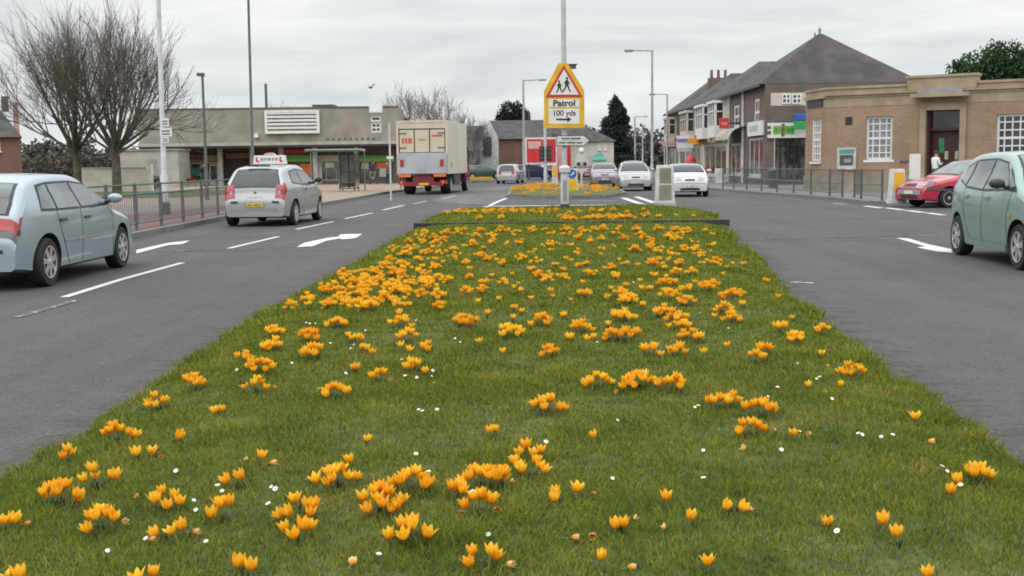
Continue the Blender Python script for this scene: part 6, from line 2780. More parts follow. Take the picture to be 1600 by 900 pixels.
board('shop_board', 'white shop board with violet stripe beside the amber and red boards', 'shop sign', 84, [(1057, 212, 1083, 219.5, 'white', 'upper_panel', 0), (1057.5, 217, 1074, 221, 'purple', 'violet_stripe', -0.07), (1057, 219.6, 1083, 231.5, 'white', 'lower_panel', 0), (1058, 231.6, 1080, 236.5, 'cream', 'foot_panel', 0)], post=(1062,))
board('shop_board', 'amber shop board joined to a red one above the shop windows', 'shop sign', 82.5, [(1075, 216, 1091.5, 224, 'amber', 'amber_panel', 0), (1086, 211.5, 1101, 219, 'red', 'red_panel', 0.1), (1091.6, 219.1, 1101, 226, 'amber', 'lower_panel', 0.1)])
board('shop_board', 'small cream board with dark round mark over the tan shopfront', 'shop sign', 79.5, [(1106, 213, 1118, 222, 'cream', 'panel', 0), (1109.5, 215.5, 1114.5, 219.5, 'darkgrey', 'dark_mark', -0.07)])
cp = board('shop_canopy', 'faded pink canopy on thin white posts at the far end of the shops', 'canopy', 97, [(1034, 221, 1058, 226.5, 'pinkpaint', 'fascia', 0), (1036, 226.6, 1058, 229, 'white_old', 'edge', 0)], post=(1038.5, 1056))
b = MB()
q0, q1 = FR(1034, 221, 97), FR(1058, 221, 97)
b.box(q0.x, q1.x, 0.002, 2.0, q0.z - 0.1, q0.z, 'pinkpaint')
b.build('roof', cp)
# red parasol outside the shops
q = P(1077, 297.5, 0.112)
q = FX(1079, 260, 12.6)
um = thing('parasol', 'half folded dark red parasol outside the far shops', 'parasol', (12.6, q.y, 0.112))
z1_ = FX(1077, 243, 12.6).z
b = MB()
b.lathe([(0.42, z1_ - 0.62), (0.30, z1_ - 0.32), (0.02, z1_)], 'red_sign', 10)
b.build('canopy', um)
b = MB()
b.lathe([(0.03, -0.02), (0.03, z1_ - 0.1)], 'white_old', 8)
b.build('pole', um)

# ------------------------------------------------------------------ houses closing the view
def far_pt(px, py, Y):
    q = FR(px, py, Y)
    return q.x, q.z


Yh = 130
gh = thing('gabled_house', 'white gable ended house joined to a long brick wing behind the parked cars', 'house', (0, Yh, 0))
ax, az = far_pt(764, 187, Yh)
lx, lz = far_pt(745, 216, Yh)
rx, rz_ = far_pt(779, 216, Yh)
b = MB()
b.prism([(lx, 0), (rx, 0), (rx, rz_), (ax, az), (lx, lz)], 0, 0.4, 'white_old')
b.build('gable_wall', gh)
x1 = far_pt(858, 216, Yh)[0]
b = MB()
b.box(rx + 0.01, x1, 0.2, 7, 0, rz_, 'brick_red')
b.build('brick_wing', gh)
b = MB()
b.add([(rx - 0.05, -0.2, rz_ - 0.1), (x1 + 0.3, -0.2, rz_ - 0.1), (x1 + 0.3, 4, az + 0.05), (ax, 4, az + 0.05), (x1 + 0.3, 8, rz_ - 0.1), (lx, 8, rz_ - 0.1)], [(0, 1, 2, 3), (3, 2, 4, 5), (1, 4, 2), (0, 3, 5)], 'slate')
b.build('roof', gh)
b = MB()
d0, d1 = far_pt(756, 214, Yh), far_pt(768.5, 243, Yh)
b.box(d0[0], d1[0], -0.25, -0.003, d1[1], d0[1], 'darkgrey')
b.build('shutter', gh)
q0, q1 = far_pt(741, 240, Yh), far_pt(752, 243, Yh)
b = MB()
b.box(q0[0], q1[0], -0.15, -0.004, q1[1], q0[1], 'white')
b.build('name_board', gh)
b = MB()
q0, q1 = far_pt(816, 218, Yh), far_pt(822, 262, Yh)
b.box(q0[0], q1[0], 0.0, 0.19, 0, q0[1], 'white_old')
b.build('pillar', gh)

bh = thing('brown_house', 'low dark roofed house with pale upper panel between lorry and white gable', 'house', (0, 126, 0))
x0, z1_ = far_pt(700, 196, 126)
x1, z0_ = far_pt(757, 217, 126)
b = MB()
b.box(x0, x1 - 0.6, 0, 5, 0, z0_, 'brick_dark')
b.build('wall', bh)
b = MB()
b.add([(x0, -0.3, z0_), (x1, -0.3, z0_), (x1 - 0.2, 2.5, z1_), (x0, 2.5, z1_), (x0, 5.3, z0_), (x1, 5.3, z0_)], [(0, 1, 2, 3), (3, 2, 5, 4), (1, 5, 2)], 'slatedark')
b.build('roof', bh)
q0, q1 = far_pt(727, 218, 126), far_pt(755, 235, 126)
b = MB()
b.box(q0[0], q1[0], -0.2, -0.003, q1[1], q0[1], 'concrete_l')
b.build('upper_panel', bh)
q0, q1 = far_pt(730, 237, 126), far_pt(744, 262, 126)
b = MB()
b.box(q0[0], q1[0], -0.05, -0.004, 0.0, q0[1], 'shopglass')
b.build('shop_window', bh)

ch_ = thing('cream_house', 'hipped roof house with cream front and teal awning beside the dark conifer', 'house', (0, 135, 0))
x0, z0_ = far_pt(912, 221, 135)
x1, _ = far_pt(959, 221, 135)
ax, az = far_pt(905, 189, 135)
b = MB()
b.box(x0 - 5, x1, 0, 6, 0, z0_, 'cream')
b.build('wall', ch_)
b = MB()
b.add([(x0 - 6, -0.4, z0_), (x1 + 0.3, -0.4, z0_), (x1 + 0.3, 6.4, z0_), (x0 - 6, 6.4, z0_), (ax, 3, az), (ax - 4, 3, az)], [(0, 1, 4, 5), (1, 2, 4), (2, 3, 5, 4), (3, 0, 5), (3, 2, 1, 0)], 'slate')
b.build('roof', ch_)
for a in (936.5, 945.5):
    q0, q1 = far_pt(a - 2, 225, 135), far_pt(a + 2, 234, 135)
    window(ch_, q0[0], q1[0], q1[1], q0[1], -0.1, 1, 2, bar=0.06, fr=0.08)
b = MB()
q0, q1 = far_pt(924, 240, 135), far_pt(946, 252, 135)
b.add([(q0[0] + 0.5, -0.01, q0[1]), (q1[0] - 0.4, -0.01, q0[1]), (q1[0], -1.4, q1[1] + 0.2), (q0[0], -1.4, q1[1] + 0.2), (q1[0], -1.4, q1[1]), (q0[0], -1.4, q1[1])], [(0, 1, 2, 3), (3, 2, 4, 5)], 'teal')
b.build('awning', ch_)

# red billboard
bb = thing('billboard', 'red advertising hoarding with white border behind the slim signal post', 'billboard', (0, 104, 0))


def bp_(px, py):
    q = FR(px, py, 104)
    return q.x, q.z


q0, q1 = bp_(820.5, 215), bp_(871, 256)
b = MB()
b.box(q0[0], q1[0], 0, 0.15, q1[1], q0[1], 'white')
b.build('border', bb)
for (a, c, e, f, m) in ((823, 217.5, 847, 253.5, 'red'), (847.2, 217.5, 868.5, 253.5, 'red_sign')):
    u0_, u1_ = bp_(a, c), bp_(e, f)
    b = MB()
    b.box(u0_[0], u1_[0], -0.03, -0.002, u1_[1], u0_[1], m)
    pn = b.build('poster', bb)
    if m == 'red':
        q = MB()
        v0, v1 = bp_(825, 221), bp_(845, 232)
        q.box(v0[0], v1[0], -0.045, -0.0315, v1[1], v0[1], 'pinkpaint')
        q.build('pale_block', pn)
for px in (826, 864):
    x = bp_(px, 250)[0]
    b = MB()
    b.box(x - 0.08, x + 0.08, 0.151, 0.3, 0, q0[1] - 0.2, 'darkgrey')
    b.build('support', bb)
rb = thing('red_hut', 'small red fronted kiosk between billboard and sign column', 'kiosk', (0, 106, 0))
q0, q1 = FR(869, 218, 106), FR(892, 257, 106)
b = MB()
b.box(q0.x, q1.x, 0, 1.6, 0, q0.z, 'red_sign')
b.build('wall', rb)
b = MB()
b.box(q0.x - 0.1, q1.x + 0.1, -0.15, 1.75, q0.z, q0.z + 0.12, 'white_old')
b.build('roof', rb)
b = MB()
b.box(q0.x + 0.15, q0.x + 0.75, -0.03, -0.003, 0.9, q0.z - 0.3, 'pinkpaint')
b.build('poster', rb)
# ------------------------------------------------------------------ vehicles
MOV = 'vehicles on the road'


def side_mould(par, shp, y0, y1, z, sides, m='trim', hh=0.022):
    for sg in sides:
        b = MB()
        shp.patch_side(b, [(y0, z - hh), (y1, z - hh)], [(y0, z + hh), (y1, z + hh)], sg, M[m], 0.012, n=14, rows=2)
        b.build('side_moulding', par)


def sill(par, shp, y0, y1, sides, m):
    for sg in sides:
        b = MB()
        shp.patch_side(b, [(y0, 0.20), (y1, 0.20)], [(y0, 0.29), (y1, 0.29)], sg, M[m], 0.014, n=10, rows=2)
        b.build('sill', par)


# pale blue hatchback, left edge
c, s, body, fa, ra = hatch('parked_car' if False else 'hatchback_car', 'pale blue five door hatchback cut by the left photo edge', MOV, 'paint_blue', (-6.475, 15.45, 0), R(-0.6), L=4.03, W=1.70, H=1.385, wb=2.58, wr=0.298, kind='saloonhatch', spokes=7, gm='carglass2')
sidewin(c, s, [([(0.74, 0.955), (-0.26, 0.945)], [(0.22, 1.215), (-0.29, 1.255)]), ([(-0.34, 0.945), (-1.02, 0.945)], [(-0.36, 1.255), (-0.98, 1.245)]), ([(-1.07, 0.945), (-1.45, 0.955)], [(-1.03, 1.245), (-1.27, 1.215)])], (-1, 1), 'carglass2')
lines(c, s, [[(-0.30, 0.93), (-0.30, 0.32), (-0.28, 0.24)], [(0.80, 0.93), (0.84, 0.62), (0.84, 0.24)], [(-1.06, 0.93), (-0.98, 0.66), (-0.80, 0.34), (-0.72, 0.24)]], (-1, 1))
handles(c, s, (-0.12, -0.92), 0.80, (-1, 1), 'darkgrey')
side_mould(c, s, -0.92, 0.92, 0.545, (-1, 1), 'grey')
mirror(c, s, 0.66, 0.96, 1, 'paint_blue')
mirror(c, s, 0.66, 0.96, -1, 'paint_blue')
for sg in (-1, 1):
    b = MB()
    s.patch_top(b, 12.45, 13.3, sg * 0.58, sg * 1.40, M['lamp_red'], 0.012, 5, 6)
    s.patch_side(b, [(-1.985, 0.72), (-1.93, 0.73)], [(-1.925, 0.87), (-1.87, 0.875)], sg, M['lamp_red'], 0.012)
    o = b.build('tail_lamp', c, smooth='all')
    b = MB()
    s.patch_top(b, 13.33, 13.72, sg * 0.58, sg * 1.40, M['lamp_dark'], 0.012, 4, 6)
    s.patch_side(b, [(-2.0, 0.66), (-1.94, 0.66)], [(-1.986, 0.715), (-1.93, 0.725)], sg, M['lamp_dark'], 0.012)
    b.build('lower_lens', o, smooth='all')
face_front(c, s)
b = MB()
s.patch_top(b, 14.55, 14.8, -0.95, 0.95, M['trim'], 0.010, 2, 8)
b.build('bumper_strip', c)
plate(c, s, 14.15, 'plate_y', 0.36, 0.25)
b = MB()
b.tube([(0, -1.0, 1.36), (0, -1.22, 1.62)], [0.012, 0.005], 'trim', 6)
b.build('aerial', c)

# silver driving school car
c, s, body, fa, ra = hatch('hatchback_car', 'silver driving school hatchback with white board on its roof', MOV, 'paint_silver', (-6.02, 29.7, 0), R(-3.6), L=3.99, W=1.72, H=1.49, wb=2.58, wr=0.30, spokes=8, cap=True)
sidewin(c, s, [([(0.78, 1.0), (-0.52, 1.0)], [(0.36, 1.29), (-0.50, 1.355)]), ([(-0.60, 1.0), (-1.36, 1.05)], [(-0.58, 1.355), (-1.24, 1.30)])], (-1, 1), 'carglass')
lines(c, s, [[(-0.55, 0.98), (-0.55, 0.34), (-0.50, 0.25)], [(0.84, 0.98), (0.86, 0.25)]], (-1, 1))
handles(c, s, (-0.36,), 0.86, (-1, 1), 'darkgrey')
mirror(c, s, 0.72, 1.02, 1, 'trim')
mirror(c, s, 0.72, 1.02, -1, 'trim')
side_mould(c, s, -0.8, 0.86, 0.44, (-1, 1), 'grey')
for sg in (-1, 1):
    b = MB()
    s.patch_top(b, 11.75, 13.55, sg * 0.84, sg * 1.40, M['lamp_red'], 0.014, 6, 5, taper=0.05)
    s.patch_side(b, [(-1.97, 0.74), (-1.87, 0.84)], [(-1.90, 1.06), (-1.80, 1.03)], sg, M['lamp_red'], 0.014)
    o = b.build('tail_lamp', c, smooth='all')
    b = MB()
    s.patch_top(b, 12.5, 13.1, sg * 0.88, sg * 1.0, M['lamp_clear'], 0.020, 4, 4)
    b.build('reverse_lens', o, smooth='all')
    b = MB()
    s.patch_top(b, 13.95, 14.22, sg * 0.70, sg * 0.98, M['trim'], 0.012, 2, 4)
    b.build('bumper_reflector', c)
plate(c, s, 14.55, 'plate_y', 0.34, 0.23)
b = MB()
s.patch_top(b, 14.3, 14.85, -0.42, 0.42, M['grey'], 0.006, 3, 4)
b.build('plate_recess', c)
for k, u0 in enumerate((-0.27, -0.18, -0.02, 0.07, 0.18)):
    b = MB()
    s.patch_top(b, 14.46, 14.63, u0, u0 + 0.055, M['black'], 0.020, 1, 1)
    b.build('lettering', c)
b = MB()
s.patch_top(b, 12.75, 13.05, -0.045, 0.045, M['darkgrey'], 0.012, 2, 2)
b.build('badge', c)
b = MB()
s.patch_top(b, 13.45, 13.55, -0.30, 0.30, M['pinkpaint'], 0.010, 1, 4)
b.build('pink_lettering', c)
b = MB()
s.patch_top(b, 14.92, 15.3, -0.9, 0.9, M['grey'], 0.012, 2, 6)
b.build('lower_bumper', c)
b = MB()
b.box(-0.27, 0.27, -1.60, -1.50, 1.44, 1.475, 'trim')
b.build('spoiler_lamp', c, bevel=0.008)
face_front(c, s)
rb_ = thing('roof_sign', 'white driving school roof board with red letters and a pink dome', 'roof sign', (-6.02 - 0.02, 29.7 - 0.55, 1.49), R(-3.6))
b = MB()
b.prism([(-0.42, 0.005), (0.42, 0.005), (0.385, 0.225), (-0.385, 0.225)], -0.09, 0.09, 'white')
b.build('board', rb_, bevel=0.02)
b = MB()
b.prism([(0.14 * math.cos(a / 8 * math.pi), 0.227 + 0.065 * math.sin(a / 8 * math.pi)) for a in range(9)], -0.08, 0.08, 'pinkpaint')
b.build('dome', rb_)
for x in (-0.30, 0.30):
    text('red_letter', 'L', 0.15, 'red_sign', rb_, (x, -0.094, 0.118), bold=0.012)
b = MB()
for j, (x0, x1) in enumerate(((-0.22, -0.15), (-0.12, -0.07), (-0.04, 0.04), (0.07, 0.12), (0.15, 0.22))):
    b.box(x0, x1, -0.098, -0.0915, 0.10, 0.165, 'grey')
b.build('lettering', rb_)

# mint green compact car, right edge
rz_ = R(176.1)
c, s, body, fa, ra = hatch('hatchback_car', 'mint green tall hatchback cut by the right photo edge', MOV, 'paint_mint', (0, 0, 0), rz_, L=3.84, W=1.68, H=1.525, wb=2.45, wr=0.292, kind='mpv', spokes=6, gm='carglass2', cap=True)
mt = Matrix.Rotation(rz_, 3, 'Z')
c.location = Vector((6.62, 17.07, 0)) - mt @ Vector((0.80, ra, 0))
sidewin(c, s, [([(0.74, 1.025), (-0.13, 1.0)], [(0.30, 1.345), (-0.16, 1.395)]), ([(-0.21, 1.0), (-0.94, 1.03)], [(-0.23, 1.395), (-0.90, 1.375)]), ([(-1.02, 1.045), (-1.42, 1.13)], [(-0.98, 1.37), (-1.30, 1.285)]), ([(1.02, 1.02), (0.80, 1.02)], [(0.58, 1.22), (0.46, 1.29)])], (-1, 1), 'carglass2')
lines(c, s, [[(-0.17, 0.98), (-0.17, 0.36), (-0.14, 0.25)], [(0.90, 1.0), (0.80, 0.70), (0.80, 0.25)], [(-0.98, 1.02), (-1.0, 0.80), (-0.86, 0.52), (-0.70, 0.30)]], (-1, 1))
handles(c, s, (0.02, -0.83), 0.885, (-1, 1), 'grey')
mirror(c, s, 0.70, 1.03, 1, 'trim')
mirror(c, s, 0.70, 1.03, -1, 'trim')
sill(c, s, -0.85, 0.78, (-1, 1), 'paint_mint')
b = MB()
s.patch_side(b, [(0.95, 0.66), (0.88, 0.66)], [(0.95, 0.69), (0.88, 0.69)], 1, M['lamp_amber'], 0.012, n=2, rows=1)
b.build('side_repeater', c)
face_front(c, s)
for sg in (-1, 1):
    b = MB()
    s.patch_top(b, 11.2, 13.0, sg * 0.82, sg * 1.0, M['lamp_red'], 0.012, 5, 4)
    b.build('tail_lamp', c, smooth='all')
plate(c, s, 14.1, 'plate_y', 0.36, 0.25)

# red hatchback in the side road
rz_ = R(106)
c, s, body, fa, ra = hatch('hatchback_car', 'red hatchback waiting in the side road behind the mint car', MOV, 'paint_red', (0, 0, 0), rz_, L=3.95, W=1.66, H=1.40, wb=2.48, wr=0.285, kind='saloonhatch', spokes=7, cap=True, gm='carglass2')
mt = Matrix.Rotation(rz_, 3, 'Z')
c.location = Vector((12.75, 33.6, 0)) - mt @ Vector((-0.80, fa, 0))
sidewin(c, s, [([(0.74, 0.955), (-0.26, 0.945)], [(0.22, 1.225), (-0.29, 1.27)]), ([(-0.34, 0.945), (-1.05, 0.945)], [(-0.36, 1.27), (-1.0, 1.25)])], (-1, 1), 'carglass2')
side_mould(c, s, -0.9, 1.9, 0.53, (-1, 1), 'darkgrey', 0.03)
lines(c, s, [[(0.82, 0.93), (0.84, 0.25)], [(-0.30, 0.93), (-0.30, 0.25)]], (-1, 1))
mirror(c, s, 0.66, 0.96, -1, 'paint_red')
face_front(c, s, lamps=(1.95, 2.75), lu=(0.52, 1.0))
for sg in (-1, 1):
    b = MB()
    s.patch_side(b, [(1.93, 0.62), (1.74, 0.62)], [(1.86, 0.74), (1.66, 0.77)], sg, M['lamp_clear'], 0.012)
    b.build('side_lamp', c)
b = MB()
s.patch_top(b, 0.9, 1.6, -0.95, 0.95, M['grey'], 0.010, 3, 8)
b.build('bumper_strip', c)

# oncoming cars, right carriageway
def oncoming(label, paintm, px, py, W, H, kind, L=3.9, rz=180.0, lamps=None, front=True):
    p = P(px, py)
    rz_ = R(rz)
    c, s, body, fa, ra = hatch('hatchback_car', label, MOV, paintm, (0, 0, 0), rz_, L=L, W=W, H=H, wb=L * 0.63, wr=0.29, kind=kind, spokes=6, cap=True)
    mt = Matrix.Rotation(rz_, 3, 'Z')
    c.location = p - mt @ Vector((0, L / 2 - 0.3, 0))
    hz = H - 0.13
    sidewin(c, s, [([(0.72, 1.0), (-0.26, 0.99)], [(0.30, hz - 0.07), (-0.29, hz)]), ([(-0.34, 0.99), (-1.05, 1.0)], [(-0.36, hz), (-1.0, hz - 0.04)])], (-1, 1), 'carglass', surround=False)
    mirror(c, s, 0.68, 1.0, 1, paintm)
    mirror(c, s, 0.68, 1.0, -1, paintm)
    face_front(c, s)
    chars(c, s, 1.18, 'darkgrey', 0.30, 7, 0.14)
    for sg in (-1, 1):
        b = MB()
        s.patch_top(b, 12.3, 13.6, sg * 0.74, sg * 1.0, M['lamp_red'], 0.012, 4, 4)
        b.build('tail_lamp', c, smooth='all')
    return c


oncoming('white hatchback coming towards us, partly behind the big grey bollard', 'paint_white', 1077, 307.5, 1.66, 1.36, 'hatch', rz=177)
oncoming('silver hatchback coming towards us left of the big grey bollard', 'paint_silver', 993, 298.5, 1.72, 1.46, 'hatch', rz=178)
oncoming('mauve grey car following behind the oncoming silver hatchback', 'paint_mauve', 945, 292.5, 1.68, 1.45, 'mpv', L=4.0, rz=178)
oncoming('grey car mostly hidden behind the roof of the oncoming silver hatchback', 'paint_grey', 994, 288.5, 1.70, 1.55, 'mpv', L=4.1)
oncoming('dark red car far off between beacon and mauve car', 'paint_dkred', 917, 281, 1.68, 1.42, 'hatch', rz=184)


def tailside(label, paintm, px, py, rz, kind, L=4.2, H=1.42, W=1.70):
    p = P(px, py)
    rz_ = R(rz)
    c, s, body, fa, ra = hatch('parked_car', label, 'cars around the far junction', paintm, (0, 0, 0), rz_, L=L, W=W, H=H, wb=L * 0.62, wr=0.29, kind=kind, spokes=6, cap=True)
    c.location = p
    hz = H - 0.13
    sidewin(c, s, [([(0.72, 0.97), (-0.26, 0.96)], [(0.30, hz - 0.07), (-0.29, hz)]), ([(-0.34, 0.96), (-1.05, 0.97)], [(-0.36, hz), (-1.0, hz - 0.04)])], (-1, 1), 'carglass', surround=False)
    for sg in (-1, 1):
        b = MB()
        s.patch_top(b, 12.3, 13.7, sg * 0.60, sg * 0.97, M['lamp_red'], 0.014, 5, 5)
        b.build('tail_lamp', c, smooth='all')
    plate(c, s, 14.15, 'plate_y', 0.34, 0.25)
    face_front(c, s)
    return c


tailside('silver estate car seen from behind in front of the brick wing', 'paint_silver', 798, 286.2, -8, 'estate', L=4.4, H=1.45)
tailside('dark blue car standing sideways below the red billboard', 'paint_dkblue', 833, 280.5, -78, 'hatch', L=4.1)
tailside('dark green car standing sideways behind the far flower bed', 'paint_dkgreen', 757, 279.5, -82, 'hatch', L=3.9)
tailside('grey car standing sideways close to the lorry front', 'paint_grey', 737, 278.5, -84, 'estate', L=4.2)
tailside('white car standing sideways between slim signal post and sign column', 'paint_white', 871, 279.5, -95, 'hatch', L=3.9)

# box lorry
M['lorry_cream'] = mat('cream_lorry_panels', (0.68, 0.60, 0.45), 0.55, 0.08, 1.2, col2=(0.52, 0.45, 0.34), fac=(0.30, 0.75), stretch=(1, 1, 0.35))
M['lorry_side'] = mat('dirty_white_lorry_side', (0.74, 0.70, 0.60), 0.5, 0.08, 1.0, col2=(0.58, 0.53, 0.44), fac=(0.35, 0.75), stretch=(2, 2, 0.3))
M['liftgrey'] = mat('tail_lift_grey', (0.40, 0.42, 0.44), 0.5, 0.14, 1.2)
M['chassisred'] = mat('maroon_chassis', (0.20, 0.022, 0.035), 0.5, 0.2, 2)
TX, TY = -4.28, 56.4
tk = thing('box_lorry', 'cream box lorry seen from behind with grey tail lift and maroon chassis', 'lorry', (TX, TY, 0), R(-6))
bx, bl_, z0, z1_ = 1.25, 6.6, 0.98, 3.58
b = MB()
b.box(-bx, bx, 0.06, bl_, z0, z1_, 'lorry_side')
b.build('box_body', tk, bevel=0.03)
b = MB()
for (x0, x1, za, zc_) in ((-bx - 0.01, -bx + 0.10, z0, z1_), (bx - 0.10, bx + 0.01, z0, z1_), (-bx + 0.10, bx - 0.10, z1_ - 0.10, z1_ + 0.01)):
    b.box(x0, x1, -0.04, 0.055, za, zc_, 'lorry_cream')
b.build('rear_frame', tk)
b = MB()
b.box(-bx + 0.10, bx - 0.10, -0.02, 0.055, z1_ - 0.38, z1_ - 0.102, 'lorry_cream')
b.build('header_panel', tk)
b = MB()
b.box(-bx + 0.10, bx - 0.10, 0.0, 0.055, 2.04, z1_ - 0.383, 'black')  # black backing, showing as the dark border lines around the door panels
b.build('dark_door_border', tk)
for k in range(3):
    w_ = (2 * bx - 0.24) / 3
    xa = -bx + 0.12 + k * w_
    b = MB()
    b.box(xa + 0.03, xa + w_ - 0.03, -0.018, -0.002, 2.06, z1_ - 0.44, 'lorry_cream')
    pn = b.build('door_panel', tk)
    b = MB()
    if k == 0:
        for j, xx in enumerate((0.08, 0.24, 0.40, 0.52)):
            b.box(xa + 0.06 + xx, xa + 0.06 + xx + (0.10 if j < 3 else 0.05), -0.026, -0.0195, 2.48, 2.74, 'red')
    elif k == 1:
        b.box(xa + 0.2, xa + w_ - 0.2, -0.026, -0.0195, 2.62, 2.70, 'stone')
    else:
        b.box(xa + 0.10, xa + w_ - 0.12, -0.026, -0.0195, 2.80, 2.88, 'red')
    b.build('lettering', pn)
    if k != 1:
        for zz in (2.25, 2.95):
            b = MB()
            b.box(xa + (0.0 if k == 0 else w_ - 0.36), xa + (0.36 if k == 0 else w_), -0.05, -0.027, zz, zz + 0.045, 'darkgrey')
            b.build('hinge', pn)
b = MB()
b.box(-bx + 0.03, bx - 0.03, -0.16, -0.045, 1.02, 2.02, 'liftgrey')
lf = b.build('tail_lift', tk, bevel=0.01)
for sg in (-1, 1):
    b = MB()
    b.box(sg * 0.98 - 0.09, sg * 0.98 + 0.09, -0.19, -0.161, 1.38, 1.70, 'lamp_red')
    b.build('marker_lamp', lf)
    b = MB()
    b.box(sg * 0.86 - 0.30, sg * 0.86 + 0.30, -0.17, -0.10, 0.86, 1.0, 'orange')
    b.build('hazard_board', tk)
b = MB()
b.box(-0.42, 0.42, 0.02, bl_ + 1.2, 0.62, 0.97, 'chassisred')
b.build('chassis', tk)
b = MB()
b.box(-1.0, 1.0, -0.05, 0.06, 0.42, 0.62, 'chassisred')
b.box(-0.5, 0.55, -0.04, 0.02, 0.63, 0.84, 'chassisred')
b.build('bumper_beam', tk)
for sg in (-1, 1):
    b = MB()
    b.box(sg * 1.02 - 0.17, sg * 1.02 + 0.17, -0.06, 0.05, 0.50, 0.70, 'lamp_red')
    b.box(sg * 1.02 - 0.06, sg * 1.02 + 0.02, -0.068, -0.061, 0.53, 0.67, 'lamp_amber')
    b.build('tail_lamp', tk)
    wheel_part(tk, sg * 0.92, 1.45, 0.44, w=0.48, spokes=6, sgn=sg)
    wheel_part(tk, sg * 1.02, bl_ + 0.6, 0.44, w=0.28, spokes=6, sgn=sg)
    b = MB()
    b.box(sg * 1.16 - 0.02, sg * 1.16 + 0.02, 0.3, 0.36, 0.3, 0.95, 'rubber')
    b.build('mudflap', tk)
b = MB()
b.box(-0.18, 0.28, -0.06, -0.051, 0.46, 0.57, 'plate_y')
b.build('number_plate', tk)
b = MB()
b.box(bx - 0.35, bx - 0.02, 2.2, 4.2, 0.45, 0.95, 'darkgrey')
b.build('side_locker', tk)
b = MB()
rows = []
for y, zt2 in ((bl_ + 0.1, 2.75), (bl_ + 1.5, 2.7), (bl_ + 1.75, 1.6), (bl_ + 1.82, 0.6)):
    rows.append([(-1.12, y, 0.5), (-1.12, y, zt2 - 0.1), (-1.0, y, zt2), (1.0, y, zt2), (1.12, y, zt2 - 0.1), (1.12, y, 0.5), (-1.12, y, 0.5)])
b.grid(rows, M['chassisred'])
b.add(rows[0][:6], [tuple(range(6))], 'chassisred')
b.add(rows[-1][:6], [tuple(range(6))], 'chassisred')
cb = b.build('cab', tk)
for sg in (-1, 1):
    b = MB()
    xa, xb = sorted((sg * 1.123, sg * 1.14))
    b.box(xa, xb, bl_ + 0.5, bl_ + 1.4, 1.6, 2.4, 'carglass')
    b.build('cab_window', cb)
b = MB()
b.lathe([(0.16, 0), (0.16, 0.012)], 'grey', 16, 'X', (bx + 0.002, 1.1, 1.45))
b.build('side_emblem', tk)
# ------------------------------------------------------------------ trees
def bare_tree(label, base, H, spread, seed, m_t='bark', m_c='twig', lean=(0, 0), split=0.22, r0=0.2, levels=6, limbs=7, group=None, name='bare_tree', twig=1.0, nl=(2, 3)):
    rr = random.Random(seed)
    o = thing(name, label, 'tree', base, 0, group)
    T, C = MB(), MB()

    def branch(p, d, L, r, lv):
        n = 4 if lv < 2 else 3
        pts, rads = [p], [r]
        q, dd = p.copy(), d.copy()
        for i in range(n):
            dd = (dd + Vector((rr.uniform(-1, 1), rr.uniform(-1, 1), rr.uniform(-0.5, 0.9))) * (0.10 if lv < 2 else 0.16)).normalized()
            dd = (dd + Vector((0, 0, 0.03))).normalized()
            q = q + dd * (L / n)
            pts.append(q.copy())
            rads.append(r * (1 - (i + 1) / n * 0.42))
        (T if lv <= 1 else C).tube(pts, rads, m_t if lv <= 1 else m_c, 7 if lv < 1 else 5 if lv < 3 else 3, cap=(lv < 2))
        if lv >= levels:
            return
        k = rr.randint(*nl) + (1 if lv >= 2 else 0)
        for j in range(k):
            f = rr.uniform(0.35, 1.0) if j else 1.0
            x = f * n
            i = min(int(x), n - 1)
            sp = pts[i].lerp(pts[i + 1], x - i)
            a = dd.orthogonal().normalized()
            ax = Matrix.Rotation(rr.random() * 6.28, 3, dd) @ a
            ang = rr.uniform(0.3, 0.8) if j else rr.uniform(0.05, 0.25)
            nd = (Matrix.Rotation(ang, 3, ax) @ dd)
            nd = (nd + Vector((0, 0, 0.05))).normalized()
            branch(sp, nd, L * rr.uniform(0.58, 0.82), max(r * (0.62 if j == 0 else 0.5) * rr.uniform(0.85, 1.1), 0.0075 * twig), lv + 1)
    h0 = H * split
    T.tube([(0, 0, -0.1), (0, 0, 0.15), (0.02, 0.02, h0 * 0.6), (0, 0, h0)], [r0 * 1.5, r0 * 1.15, r0, r0 * 0.95], m_t, 9)
    for k in range(limbs):
        a = 6.283 * (k * 0.382 + rr.uniform(-0.1, 0.1))
        tilt = 0.05 + spread * 1.12 * (k / max(1, limbs - 1)) ** 0.8 + rr.uniform(-0.08, 0.08)
        d = Vector((math.cos(a) * math.sin(tilt) + lean[0], math.sin(a) * math.sin(tilt) + lean[1], math.cos(tilt))).normalized()
        branch(Vector((0, 0, h0 * rr.uniform(0.78, 1.0))), d, (H - h0) * rr.uniform(0.31, 0.38) * (1 - 0.18 * k / limbs), r0 * rr.uniform(0.32, 0.52), 1)
    T.build('trunk', o, fix=False)
    C.build('crown', o, fix=False)
    return o


